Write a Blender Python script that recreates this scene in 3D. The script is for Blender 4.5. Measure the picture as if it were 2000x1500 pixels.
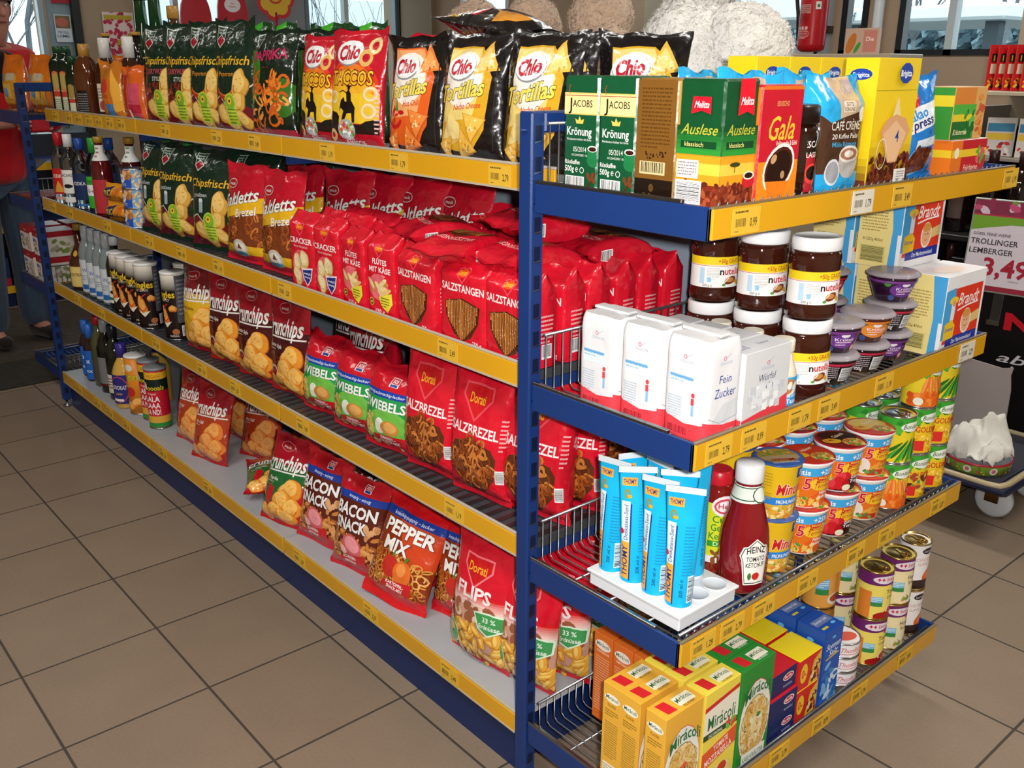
import bpy, math, random
from math import sin, cos, pi, radians as rad
from mathutils import Vector, Matrix, noise
from mathutils.geometry import tessellate_polygon

for o in list(bpy.data.objects): bpy.data.objects.remove(o)
SC = bpy.context.scene
COL = SC.collection

# ---------------- camera, world, lights, exposure ----------------
YAW, PIT, ROL, FOC = 2.4277, -.3244, .006, 1839
cam_d = bpy.data.cameras.new('camera'); cam = bpy.data.objects.new('camera', cam_d); COL.objects.link(cam)
CAMLOC = Vector((1.2139, -1.0628, 1.4282))
fw = Vector((cos(PIT)*cos(YAW), cos(PIT)*sin(YAW), sin(PIT)))
s_ = fw.cross(Vector((0, 0, 1))).normalized(); u_ = s_.cross(fw)
s2 = s_*cos(ROL)+u_*sin(ROL); u2 = -s_*sin(ROL)+u_*cos(ROL)
mw = Matrix((s2, u2, -fw)).transposed().to_4x4(); mw.translation = CAMLOC
cam.matrix_world = mw
cam_d.sensor_fit = 'HORIZONTAL'; cam_d.sensor_width = 36; cam_d.lens = FOC/2000*36
cam_d.clip_start = 0.02; cam_d.clip_end = 300
SC.camera = cam

SC.view_settings.view_transform = 'Standard'; SC.view_settings.look = 'None'
SC.view_settings.gamma = 1; SC.view_settings.use_curve_mapping = False
SC.view_settings.exposure = 0.95

w = bpy.data.worlds.new('overcast_sky'); SC.world = w; w.use_nodes = True
wn = w.node_tree.nodes; bg = wn['Background']
tc = wn.new('ShaderNodeTexCoord'); nz = wn.new('ShaderNodeTexNoise'); nz.inputs['Scale'].default_value = 2.5
rp = wn.new('ShaderNodeValToRGB'); rp.color_ramp.elements[0].color = (.60, .78, .88, 1); rp.color_ramp.elements[1].color = (.9, .97, 1, 1)
rp.color_ramp.elements[0].position = .35; rp.color_ramp.elements[1].position = .6
w.node_tree.links.new(tc.outputs['Generated'], nz.inputs['Vector']); w.node_tree.links.new(nz.outputs['Fac'], rp.inputs['Fac'])
w.node_tree.links.new(rp.outputs['Color'], bg.inputs['Color']); bg.inputs['Strength'].default_value = 1.3

def area(name, loc, sx, sy, power, col, rot=(0, 0, 0)):
    l = bpy.data.lights.new(name, 'AREA'); l.shape = 'RECTANGLE'; l.size = sx; l.size_y = sy; l.energy = power; l.color = col
    o = bpy.data.objects.new(name, l); COL.objects.link(o); o.location = loc; o.rotation_euler = rot
    return o
# fluorescent ceiling lamps of the shop
for i, (x, y, p) in enumerate([(.9, -1.2, 16), (1.3, 1.6, 18), (-1.1, -1.5, 15), (-3.2, -1.4, 4), (-1.0, 2.2, 15), (-3.6, 2.3, 7), (-5.2, .6, 4)]):
    area('ceiling_lamp', (x, y, 2.85), 1.3, .25, p, (1, .96, .9))
# the compact camera's built-in flash, beside its lens
fl = bpy.data.lights.new('camera_flash', 'SPOT'); fl.energy = 68; fl.shadow_soft_size = .018; fl.color = (1, .97, .94)
fl.spot_size = rad(100); fl.spot_blend = .8
flo = bpy.data.objects.new('camera_flash', fl); COL.objects.link(flo)
flo.matrix_world = mw.copy(); flo.location = CAMLOC + s2*.055 + u2*.03

# ---------------- helpers ----------------
def hexc(h):
    if not isinstance(h, str): return h
    h = h.lstrip('#')
    if len(h) == 3: h = ''.join(c*2 for c in h)
    r = []
    for i in (0, 2, 4):
        c = int(h[i:i+2], 16)/255
        r.append(c/12.92 if c <= .04045 else ((c+.055)/1.055)**2.4)
    return (r[0], r[1], r[2], 1)
MATS = {}
def mat(name, rough=.5, metal=0, spec=.5, coat=0, bump=0, bscale=40, trans=0, ior=1.45, sheen=0, var=0, vscale=8, color=None, det=3, crough=.05, dist=.002):
    if name in MATS: return MATS[name]
    m = bpy.data.materials.new(name); m.use_nodes = True; nt = m.node_tree; n = nt.nodes; b = n['Principled BSDF']
    L = nt.links.new
    b.inputs['Roughness'].default_value = rough; b.inputs['Metallic'].default_value = metal
    b.inputs['Specular IOR Level'].default_value = spec; b.inputs['Coat Weight'].default_value = coat; b.inputs['Coat Roughness'].default_value = crough
    b.inputs['Transmission Weight'].default_value = trans; b.inputs['IOR'].default_value = ior; b.inputs['Sheen Weight'].default_value = sheen
    if color: src = n.new('ShaderNodeRGB'); src.outputs[0].default_value = hexc(color); out = src.outputs[0]
    else: src = n.new('ShaderNodeAttribute'); src.attribute_name = 'Col'; out = src.outputs['Color']
    t = n.new('ShaderNodeTexCoord')
    if var:
        z = n.new('ShaderNodeTexNoise'); z.inputs['Scale'].default_value = vscale; z.inputs['Detail'].default_value = 4
        L(t.outputs['Object'], z.inputs['Vector'])
        mr = n.new('ShaderNodeMapRange'); mr.inputs['From Min'].default_value = .3; mr.inputs['From Max'].default_value = .7
        mr.inputs['To Min'].default_value = 1-var; mr.inputs['To Max'].default_value = 1+var
        L(z.outputs['Fac'], mr.inputs['Value'])
        mx = n.new('ShaderNodeMix'); mx.data_type = 'RGBA'; mx.blend_type = 'MULTIPLY'; mx.inputs['Factor'].default_value = 1
        L(out, mx.inputs['A']); L(mr.outputs['Result'], mx.inputs['B']); out = mx.outputs['Result']
    L(out, b.inputs['Base Color'])
    if bump:
        z = n.new('ShaderNodeTexNoise'); z.inputs['Scale'].default_value = bscale; z.inputs['Detail'].default_value = det
        oi = n.new('ShaderNodeObjectInfo'); ad = n.new('ShaderNodeVectorMath'); ad.operation = 'ADD'
        L(t.outputs['Object'], ad.inputs[0]); L(oi.outputs['Random'], ad.inputs[1]); L(ad.outputs[0], z.inputs['Vector'])
        bp = n.new('ShaderNodeBump'); bp.inputs['Strength'].default_value = bump; bp.inputs['Distance'].default_value = dist
        L(z.outputs['Fac'], bp.inputs['Height']); L(bp.outputs['Normal'], b.inputs['Normal'])
        if coat: L(bp.outputs['Normal'], b.inputs['Coat Normal'])
    MATS[name] = m; return m
FILM = mat('glossy_printed_film', .24, 0, .5, .6, bump=1, bscale=19, det=2.6, dist=.010)
BRICK = mat('vacuum_pack_foil', .25, 0, .5, .3, bump=.7, bscale=22, det=3, dist=.004)
CARD = mat('coated_printed_card', .38, 0, .4, .05, var=.03)
PAPER = mat('matt_printed_paper', .6, 0, .3, bump=.35, bscale=30, dist=.004)
PLAS = mat('moulded_plastic', .3, 0, .5)
METL = mat('bare_tin_metal', .25, 1)
GLASSY = mat('filled_glass_jar', .06, 0, .6, .5)
PAINT = mat('powder_coated_steel', .38, 0, .4, bump=.12, bscale=300, var=.05)
RAILM = mat('clear_covered_price_rail', .22, 0, .5, .15, var=.06, vscale=3)
ZINC = mat('zinc_plated_wire', .32, .85)
FABR = mat('woven_cloth', .9, 0, .2, sheen=.2, bump=.4, bscale=200, var=.12, vscale=9)
SKIN = mat('skin', .5, 0, .4, var=.06)
WALLM = mat('painted_plaster', .75, 0, .25, bump=.15, bscale=60, var=.05, vscale=2)
CLEAR = mat('clear_bottle_glass', .02, 0, .5, trans=1, ior=1.3)
FUZZ = mat('plush_pile', .95, 0, .1, sheen=.3, var=.10, vscale=22, bump=1, bscale=55, dist=.02, det=4)

class MB:
    def __init__(s): s.v = []; s.f = []; s.c = []; s.m = []; s.mats = []; s.n = []; s.hasn = False; s.sm = []
    def mi(s, m):
        if m not in s.mats: s.mats.append(m)
        return s.mats.index(m)
    def face(s, idx, c, m, smooth=False): s.f.append(idx); s.c.append(hexc(c)); s.m.append(s.mi(m)); s.sm.append(smooth)
    def add(s, vs, fs, c, m, smooth=False, ns=None):
        k = len(s.v); s.v += [tuple(x) for x in vs]
        if ns: s.hasn = True; s.n += [tuple(x) for x in ns]
        else: s.n += [None]*len(vs)
        for q in fs: s.face([k+i for i in q], c, m, smooth)
        return k
    def box(s, x0, y0, z0, x1, y1, z1, c, m, bv=0, cs=None):
        # chamfered box; cs = dict of face colours  keys F B L R T D
        b = bv
        if not b:
            vs = [(x0, y0, z0), (x1, y0, z0), (x1, y1, z0), (x0, y1, z0), (x0, y0, z1), (x1, y0, z1), (x1, y1, z1), (x0, y1, z1)]
            fs = {'D': (0, 3, 2, 1), 'T': (4, 5, 6, 7), 'F': (0, 1, 5, 4), 'R': (1, 2, 6, 5), 'B': (2, 3, 7, 6), 'L': (3, 0, 4, 7)}
            k = s.add(vs, [], c, m)
            for n_, q in fs.items(): s.face([k+i for i in q], (cs or {}).get(n_, c), m)
            return
        X = (x0, x1); Y = (y0, y1); Z = (z0, z1); idx = {}; vs = []
        for i in (0, 1):
            for j in (0, 1):
                for l in (0, 1):
                    sx = 1 if i == 0 else -1; sy = 1 if j == 0 else -1; sz = 1 if l == 0 else -1
                    for ax in range(3):
                        p = [X[i]+sx*b, Y[j]+sy*b, Z[l]+sz*b]; p[ax] = (X[i], Y[j], Z[l])[ax]
                        idx[i, j, l, ax] = len(vs); vs.append(p)
        k = s.add(vs, [], c, m); g = lambda i, j, l, ax: k+idx[i, j, l, ax]
        cc = lambda n_: (cs or {}).get(n_, c)
        s.face([g(0, 0, 0, 1), g(1, 0, 0, 1), g(1, 0, 1, 1), g(0, 0, 1, 1)], cc('F'), m); s.face([g(1, 1, 0, 1), g(0, 1, 0, 1), g(0, 1, 1, 1), g(1, 1, 1, 1)], cc('B'), m)
        s.face([g(0, 1, 0, 0), g(0, 0, 0, 0), g(0, 0, 1, 0), g(0, 1, 1, 0)], cc('L'), m); s.face([g(1, 0, 0, 0), g(1, 1, 0, 0), g(1, 1, 1, 0), g(1, 0, 1, 0)], cc('R'), m)
        s.face([g(0, 0, 1, 2), g(1, 0, 1, 2), g(1, 1, 1, 2), g(0, 1, 1, 2)], cc('T'), m); s.face([g(0, 1, 0, 2), g(1, 1, 0, 2), g(1, 0, 0, 2), g(0, 0, 0, 2)], cc('D'), m)
        for l, A_ in ((0, 'D'), (1, 'T')):
            for j in (0, 1): s.face([g(0, j, l, 1), g(1, j, l, 1), g(1, j, l, 2), g(0, j, l, 2)], cc(A_), m)
            for i in (0, 1): s.face([g(i, 0, l, 0), g(i, 1, l, 0), g(i, 1, l, 2), g(i, 0, l, 2)], cc(A_), m)
        for i in (0, 1):
            for j in (0, 1):
                s.face([g(i, j, 0, 0), g(i, j, 1, 0), g(i, j, 1, 1), g(i, j, 0, 1)], cc('F' if j == 0 else 'B'), m)
                for l in (0, 1): s.face([g(i, j, l, 0), g(i, j, l, 1), g(i, j, l, 2)], cc('T' if l else 'D'), m)
    def lathe(s, prof, c, m, seg=28, cx=0, cy=0, cols=None, squash=1, smooth=True, power=2):
        k = len(s.v); vs = []
        for r, z in prof:
            for i in range(seg):
                a = 2*pi*i/seg; ca, sa = cos(a), sin(a)
                if power != 2:
                    q = (abs(ca)**power+abs(sa)**power)**(-1/power); ca *= q; sa *= q
                vs.append((cx+r*ca, cy+r*sa*squash, z))
        s.add(vs, [], c, m)
        for j in range(len(prof)-1):
            cj = cols[j] if cols else c
            for i in range(seg):
                i2 = (i+1) % seg; s.face([k+j*seg+i, k+j*seg+i2, k+(j+1)*seg+i2, k+(j+1)*seg+i], cj, m, smooth)
        if prof[0][0] > 1e-5: s.face([k+i for i in range(seg)][::-1], cols[0] if cols else c, m)
        if prof[-1][0] > 1e-5: s.face([k+(len(prof)-1)*seg+i for i in range(seg)], cols[-1] if cols else c, m)
    def tube(s, pts, r, c, m, seg=8, rs=None, cap=True):
        pts = [Vector(p) for p in pts]; k = len(s.v); vs = []; up = None
        for i, p in enumerate(pts):
            d = (pts[min(i+1, len(pts)-1)]-pts[max(i-1, 0)]).normalized()
            if up is None: up = Vector((0, 0, 1)) if abs(d.z) < .9 else Vector((1, 0, 0))
            a = d.cross(up).normalized(); up = a.cross(d).normalized(); rr = rs[i] if rs else r
            for q in range(seg):
                t = 2*pi*q/seg; vs.append(p+a*rr*cos(t)+up*rr*sin(t))
        s.add(vs, [], c, m)
        for i in range(len(pts)-1):
            for q in range(seg):
                q2 = (q+1) % seg; s.face([k+i*seg+q, k+i*seg+q2, k+(i+1)*seg+q2, k+(i+1)*seg+q], c, m, seg > 4)
        if cap: s.face([k+q for q in range(seg)][::-1], c, m); s.face([k+(len(pts)-1)*seg+q for q in range(seg)], c, m)
    def build(s, name, parent=None, scale=1):
        me = bpy.data.meshes.new(name)
        v = [(a*scale, b*scale, c*scale) for a, b, c in s.v] if scale != 1 else s.v
        me.from_pydata(v, [], s.f)
        for m in s.mats: me.materials.append(m)
        me.polygons.foreach_set('material_index', s.m); me.polygons.foreach_set('use_smooth', s.sm)
        at = me.attributes.new('Col', 'FLOAT_COLOR', 'FACE'); at.data.foreach_set('color', [x for c in s.c for x in c])
        me.update()
        if s.hasn and all(n is not None for n in s.n): me.normals_split_custom_set_from_vertices(s.n)
        o = bpy.data.objects.new(name, me); COL.objects.link(o)
        if parent: o.parent = parent
        return o

# ---- printed artwork: flat shapes cut along the surface grid and laid on a patch ----
TXT = {}
def textmesh(t, bold=0, shear=0):
    k = (t, bold, shear)
    if k in TXT: return TXT[k]
    c = bpy.data.curves.new('t', 'FONT'); c.body = t; c.size = 1; c.offset = bold; c.shear = shear; c.resolution_u = 2; c.fill_mode = 'BOTH'
    o = bpy.data.objects.new('t', c); me = o.to_mesh()
    vs = [(a.co.x, a.co.y) for a in me.vertices]; tri = []
    me.calc_loop_triangles()
    for l in me.loop_triangles: tri.append([vs[i] for i in l.vertices])
    o.to_mesh_clear(); bpy.data.objects.remove(o); bpy.data.curves.remove(c)
    xs = [p[0] for q in tri for p in q] or [0, 1]
    TXT[k] = (tri, min(xs), max(xs)); return TXT[k]
class Art:
    def __init__(s): s.L = []
    def poly(s, pts, c, conv=False):
        if conv or len(pts) == 3: s.L.append(([pts], hexc(c)))
        else:
            t = tessellate_polygon([[Vector((p[0], p[1], 0)) for p in pts]]); s.L.append(([[pts[i] for i in q] for q in t], hexc(c)))
        return s
    def R(s, x, y, w, h, c): return s.poly([(x, y), (x+w, y), (x+w, y+h), (x, y+h)], c, True)
    def E(s, x, y, rx, ry, c, rot=0, n=18):
        a = rad(rot); return s.poly([(x+rx*cos(t)*cos(a)-ry*sin(t)*sin(a), y+rx*cos(t)*sin(a)+ry*sin(t)*cos(a)) for t in [2*pi*i/n for i in range(n)]], c, True)
    def ring(s, x, y, rx, ry, th, c, rot=0, n=12, arc=(0, 1)):
        a = rad(rot); q = []
        for i in range(n+1):
            t = 2*pi*(arc[0]+(arc[1]-arc[0])*i/n)
            q.append([(x+R_*cos(t)*cos(a)-S_*sin(t)*sin(a), y+R_*cos(t)*sin(a)+S_*sin(t)*cos(a)) for R_, S_ in ((rx, ry), (rx-th, ry-th))])
        s.L.append(([[q[i][0], q[i+1][0], q[i+1][1], q[i][1]] for i in range(n)], hexc(c))); return s
    def line(s, pts, w, c):
        q = []
        for (x0, y0), (x1, y1) in zip(pts, pts[1:]):
            d = math.hypot(x1-x0, y1-y0) or 1; nx, ny = -(y1-y0)/d*w/2, (x1-x0)/d*w/2
            q.append([(x0+nx, y0+ny), (x0-nx, y0-ny), (x1-nx, y1-ny), (x1+nx, y1+ny)])
        s.L.append((q, hexc(c))); return s
    def T(s, t, x, y, h, c, w=None, b=.02, sh=0, al='c', rot=0, ol=None, ow=.05, arch=0):
        # h = cap height, w = fitted width, al = anchor of x
        b *= .45; ow *= .55
        for bb, cc in (([(b+ow, ol)] if ol else [])+[(b, c)]):
            tri, x0, x1 = textmesh(t, round(bb, 3), sh); _, a0, a1 = textmesh(t, round(b, 3), sh)
            k = h/.7; kx = (w/(a1-a0)) if w else k; W = kx*(a1-a0)
            ox = {'c': -W/2, 'l': 0, 'r': -W}[al]; a = rad(rot); out = []
            for q in tri:
                pp = []
                for px, py in q:
                    u = (px-a0)*kx+ox; v_ = py*k
                    if arch: v_ += arch*(1-(2*u/W)**2) if W else 0
                    pp.append((x+u*cos(a)-v_*sin(a), y+u*sin(a)+v_*cos(a)))
                out.append(pp)
            s.L.append((out, hexc(cc)))
        return s
    def lines(s, x, y, w, n, dy, c, th=None, seed=1):   # small print
        r = random.Random(seed); th = th or dy*.42; q = []
        for i in range(n):
            xx = x
            while xx < x+w*(.97 if i < n-1 else .6):
                l = min(r.uniform(.04, .16)*w, x+w-xx); yy = y-i*dy
                q.append([(xx, yy), (xx+l, yy), (xx+l, yy+th), (xx, yy+th)]); xx += l+.025*w
        s.L.append((q, hexc(c))); return s
    def bar(s, x, y, w, h, seed=3, c='#111', bgc='#f4f4f4', vert=True):
        s.R(x, y, w, h, bgc); r = random.Random(seed); q = []; m = .06
        L_ = (w if vert else h); p = L_*m
        while p < L_*(1-m):
            t = L_*r.choice((.012, .02, .035))
            if vert: q.append([(x+p, y+h*.14), (x+p+t, y+h*.14), (x+p+t, y+h*.94), (x+p, y+h*.94)])
            else: q.append([(x+w*.06, y+p), (x+w*.94, y+p), (x+w*.94, y+p+t), (x+w*.06, y+p+t)])
            p += t+L_*r.choice((.014, .022, .03))
        s.L.append((q, hexc(c))); return s
    # foods
    def chips(s, pts, base='#ee9a3c', hi='#f9c069', lo='#c4661c'):
        for x, y, rx, ry, rot in pts:
            a = rad(rot)
            def lob(k, dx, dy, c):
                pts = []
                for i in range(22):
                    t = 2*pi*i/22; q = k*(1+.13*sin(2*t+x)+.09*sin(3*t+y*2)+.04*sin(5*t)); px, py = rx*q*cos(t), ry*q*sin(t); pts.append((x+dx+px*cos(a)-py*sin(a), y+dy+px*sin(a)+py*cos(a)))
                s.poly(pts, c)
            lob(1.05, .12, -.14, lo); lob(1, 0, 0, base); lob(.74, -.1*rx, .16*ry, hi); s.ring(x, y, rx*.8, ry*.75, ry*.09, lo, rot, 12, (.55, .8))
            for d, e_ in ((-.5, .2), (-.1, -.35), (.28, .12), (.05, .4)): s.E(x+d*rx*cos(a)-e_*ry*sin(a), y+d*rx*sin(a)+e_*ry*cos(a), rx*.2, ry*.05, base, rot+50*e_, 6)
        return s
    def pretz(s, x0, y0, x1, y1, n, r, seed=1, cols=('#7d3a16', '#a8541f', '#c97c38', '#8f461b'), th=.28, f=None):
        g = random.Random(seed)
        for i in range(n):
            x, y = g.uniform(x0, x1), g.uniform(y0, y1)
            if f and not f(x, y): continue
            c = g.choice(cols); rr = r*g.uniform(.7, 1.15)
            s.ring(x, y, rr, rr*g.uniform(.35, .95), th*r, c, g.uniform(0, 180), 9, (g.random(), g.random()+.75))
        return s
    def blobs(s, x0, y0, x1, y1, n, r, cols, seed=1, asp=.6, f=None, k=9):
        g = random.Random(seed)
        for i in range(n):
            x, y = g.uniform(x0, x1), g.uniform(y0, y1)
            if f and not f(x, y): continue
            rr = r*g.uniform(.6, 1.2); s.E(x, y, rr, rr*asp, g.choice(cols), g.uniform(0, 180), k)
        return s
    def grad(s, x, y, w, h, c0, c1, n=8):
        a, b = hexc(c0), hexc(c1)
        for i in range(n):
            t = i/(n-1); s.R(x, y+h*i/n, w, h/n*1.02, tuple(a[j]*(1-t)+b[j]*t for j in range(4)))
        return s
def clip(poly, ax, lo, hi):
    for sgn, lim in ((1, lo), (-1, hi)):
        out = []; n = len(poly)
        for i in range(n):
            p, q = poly[i], poly[(i+1) % n]; dp, dq = sgn*(p[ax]-lim), sgn*(q[ax]-lim)
            if dp >= 0: out.append(p)
            if (dp > 0 > dq) or (dp < 0 < dq):
                t = dp/(dp-dq); out.append(tuple(a_+(b_-a_)*t for a_, b_ in zip(p, q)))
        poly = out
        if len(poly) < 3: return []
    return poly
class Patch:
    """surface patch: grid of points over artwork coordinates (cm)"""
    def __init__(s, us, vs, fn, tri=False):
        s.us, s.vs, s.tri = us, vs, tri; s.P = [[Vector(fn(u, v)) for v in vs] for u in us]
        nu, nv = len(us), len(vs); s.N = []
        for i in range(nu):
            row = []
            for j in range(nv):
                a = s.P[min(i+1, nu-1)][j]-s.P[max(i-1, 0)][j]; b = s.P[i][min(j+1, nv-1)]-s.P[i][max(j-1, 0)]
                n = a.cross(b); row.append(n.normalized() if n.length > 1e-9 else Vector((0, -1, 0)))
            s.N.append(row)
    def base(s, mb, c, m, colf=None):
        nv = len(s.vs); vs = [p for r in s.P for p in r]; ns = [n for r in s.N for n in r]
        k = mb.add(vs, [], c, m, True, ns)
        for i in range(len(s.us)-1):
            for j in range(nv-1):
                cc = colf((s.us[i]+s.us[i+1])/2, (s.vs[j]+s.vs[j+1])/2) if colf else c
                if s.tri: mb.face([k+i*nv+j, k+(i+1)*nv+j, k+(i+1)*nv+j+1], cc, m, True); mb.face([k+i*nv+j, k+(i+1)*nv+j+1, k+i*nv+j+1], cc, m, True)
                else: mb.face([k+i*nv+j, k+(i+1)*nv+j, k+(i+1)*nv+j+1, k+i*nv+j+1], cc, m, True)
    def art(s, mb, A, m, off=.03, step=.0022):
        us, vs = s.us, s.vs
        for li, (polys, c) in enumerate(A.L):
            key = {}; V = []; N = []; F = []; o = off+step*li
            for P in polys:
                ar = sum(P[i][0]*P[(i+1) % len(P)][1]-P[(i+1) % len(P)][0]*P[i][1] for i in range(len(P)))
                if abs(ar) < 1e-7: continue
                if ar < 0: P = P[::-1]
                x0 = min(p[0] for p in P); x1 = max(p[0] for p in P); y0 = min(p[1] for p in P); y1 = max(p[1] for p in P)
                for i in range(len(us)-1):
                    if us[i+1] <= x0 or us[i] >= x1: continue
                    Q = P if (us[i] <= x0 and us[i+1] >= x1) else clip(P, 0, us[i], us[i+1])
                    if len(Q) < 3: continue
                    for j in range(len(vs)-1):
                        if vs[j+1] <= y0 or vs[j] >= y1: continue
                        W = Q if (vs[j] <= y0 and vs[j+1] >= y1) else clip(Q, 1, vs[j], vs[j+1])
                        if len(W) < 3: continue
                        if s.tri:   # cut along the cell diagonal as well, so print and surface share their triangles
                            W = [((p[0]-us[i])/(us[i+1]-us[i]), (p[1]-vs[j])/(vs[j+1]-vs[j])) for p in W]; pts = [(a-b, a, b) for a, b in W]
                            for lo_, hi_ in ((0, 9), (-9, 0)):
                                H_ = clip(pts, 0, lo_, hi_)
                                if len(H_) < 3: continue
                                ids = []
                                for q_ in H_:
                                    a, b = q_[1], q_[2] if len(q_) > 2 else 0
                                    kk = (i, j, round(a, 3), round(b, 3), lo_) if 0 else (round(us[i]+(us[i+1]-us[i])*a, 4), round(vs[j]+(vs[j+1]-vs[j])*b, 4))
                                    if kk not in key:
                                        A0, A1, A2, A3 = s.P[i][j], s.P[i+1][j], s.P[i+1][j+1], s.P[i][j+1]; N0, N1, N2, N3 = s.N[i][j], s.N[i+1][j], s.N[i+1][j+1], s.N[i][j+1]
                                        if a >= b: pt = A0*(1-a)+A1*(a-b)+A2*b; nn = N0*(1-a)+N1*(a-b)+N2*b
                                        else: pt = A0*(1-b)+A2*a+A3*(b-a); nn = N0*(1-b)+N2*a+N3*(b-a)
                                        nn = nn.normalized(); key[kk] = len(V); V.append(pt+nn*o); N.append(nn)
                                    if not ids or ids[-1] != key[kk]: ids.append(key[kk])
                                if len(ids) > 2 and ids[0] == ids[-1]: ids.pop()
                                if len(set(ids)) == len(ids) > 2: F.append(ids)
                            continue
                        ids = []
                        for p in W:
                            kk = (round(p[0], 4), round(p[1], 4))
                            if kk not in key:
                                a = (p[0]-us[i])/(us[i+1]-us[i]); b = (p[1]-vs[j])/(vs[j+1]-vs[j])
                                pt = s.P[i][j]*((1-a)*(1-b))+s.P[i+1][j]*(a*(1-b))+s.P[i][j+1]*((1-a)*b)+s.P[i+1][j+1]*(a*b)
                                nn = (s.N[i][j]*((1-a)*(1-b))+s.N[i+1][j]*(a*(1-b))+s.N[i][j+1]*((1-a)*b)+s.N[i+1][j+1]*(a*b)).normalized()
                                key[kk] = len(V); V.append(pt+nn*o); N.append(nn)
                            if not ids or ids[-1] != key[kk]: ids.append(key[kk])
                        if len(ids) > 2 and ids[0] == ids[-1]: ids.pop()
                        if len(set(ids)) == len(ids) > 2: F.append(ids)
            if F: mb.add(V, F, c, m, True, N)
def flat(mb, A, org, ux, uy, w, h, m=None, off=.03):
    o, a, b = Vector(org), Vector(ux), Vector(uy)
    Patch([0, w], [0, h], lambda u, v: o+a*u+b*v).art(mb, A, m or CARD, off)

# ---- things ----
def tag(o, label=None, cat=None, group=None, kind=None):
    if label: o['label'] = label
    if cat: o['category'] = cat
    if group: o['group'] = group
    if kind: o['kind'] = kind
    return o
def empty(name, loc=(0, 0, 0), rz=0):
    o = bpy.data.objects.new(name, None); COL.objects.link(o); o.location = loc; o.rotation_euler = (0, 0, rz); o.empty_display_size = .02
    return o
def copy_tree(o, parent=None):
    c = o.copy(); COL.objects.link(c); c.parent = parent
    for ch in list(o.children): copy_tree(ch, c)
    return c
PROTO = {}
def put(kind, x, y, z, label, cat, group=None, rz=0, lean=0, roll=0, sc=1):
    """place one product; first call builds it, later calls copy it with its parts"""
    if kind not in PROTO: o = KINDS[kind](); PROTO[kind] = o
    else:
        o = copy_tree(PROTO[kind])
        for k_ in ('group',):
            if k_ in o: del o[k_]
    o.location = (x, y, z); o.rotation_euler = (rad(lean), rad(roll), rad(rz)); o.scale = (sc, sc, sc) if not isinstance(sc, tuple) else sc
    tag(o, label, cat, group); return o
KINDS = {}
def K(f): KINDS[f.__name__] = f; return f
CM = .01
def vary(pairs):
    return pairs

# ---- generic packages ----
def box_pack(name, w, d, h, c, faces=None, cs=None, m=None, bv=.08):
    """card box, base at z=0 centred; faces: dict F/R/L/T/B -> Art in cm"""
    mb = MB(); m = m or CARD; mb.box(-w/2, -d/2, 0, w/2, d/2, h, c, m, bv, cs)
    fr = {'F': ((-w/2, -d/2, 0), (1, 0, 0), (0, 0, 1), w, h), 'R': ((w/2, -d/2, 0), (0, 1, 0), (0, 0, 1), d, h),
          'L': ((-w/2, d/2, 0), (0, -1, 0), (0, 0, 1), d, h), 'B': ((w/2, d/2, 0), (-1, 0, 0), (0, 0, 1), w, h), 'T': ((-w/2, -d/2, h), (1, 0, 0), (0, 1, 0), w, d)}
    for k_, A in (faces or {}).items(): flat(mb, A, *fr[k_], m)
    return mb.build(name, scale=CM)
def prof_r(prof, z):
    for (r0, z0), (r1, z1) in zip(prof, prof[1:]):
        if z0 <= z <= z1 and z1 > z0: return r0+(r1-r0)*(z-z0)/(z1-z0)
    return prof[-1][0]
def wrap(mb, A, prof, m, seg=36, R0=None, a0=-.5, a1=.5, zs=None, off=.02, squash=1):
    """artwork wrapped round a turned body; a = arc length at R0, front (-Y) is a=0"""
    R0 = R0 or max(r for r, z in prof); st = 2*pi/seg
    us = [st*R0*i for i in range(int(a0*seg), int(a1*seg)+1)]
    vs = zs or [z for r, z in prof]
    vs = sorted(set(vs))
    Patch(us, vs, lambda u, v: (prof_r(prof, v)*sin(u/R0), -prof_r(prof, v)*cos(u/R0)*squash, v)).art(mb, A, m, off)
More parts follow.
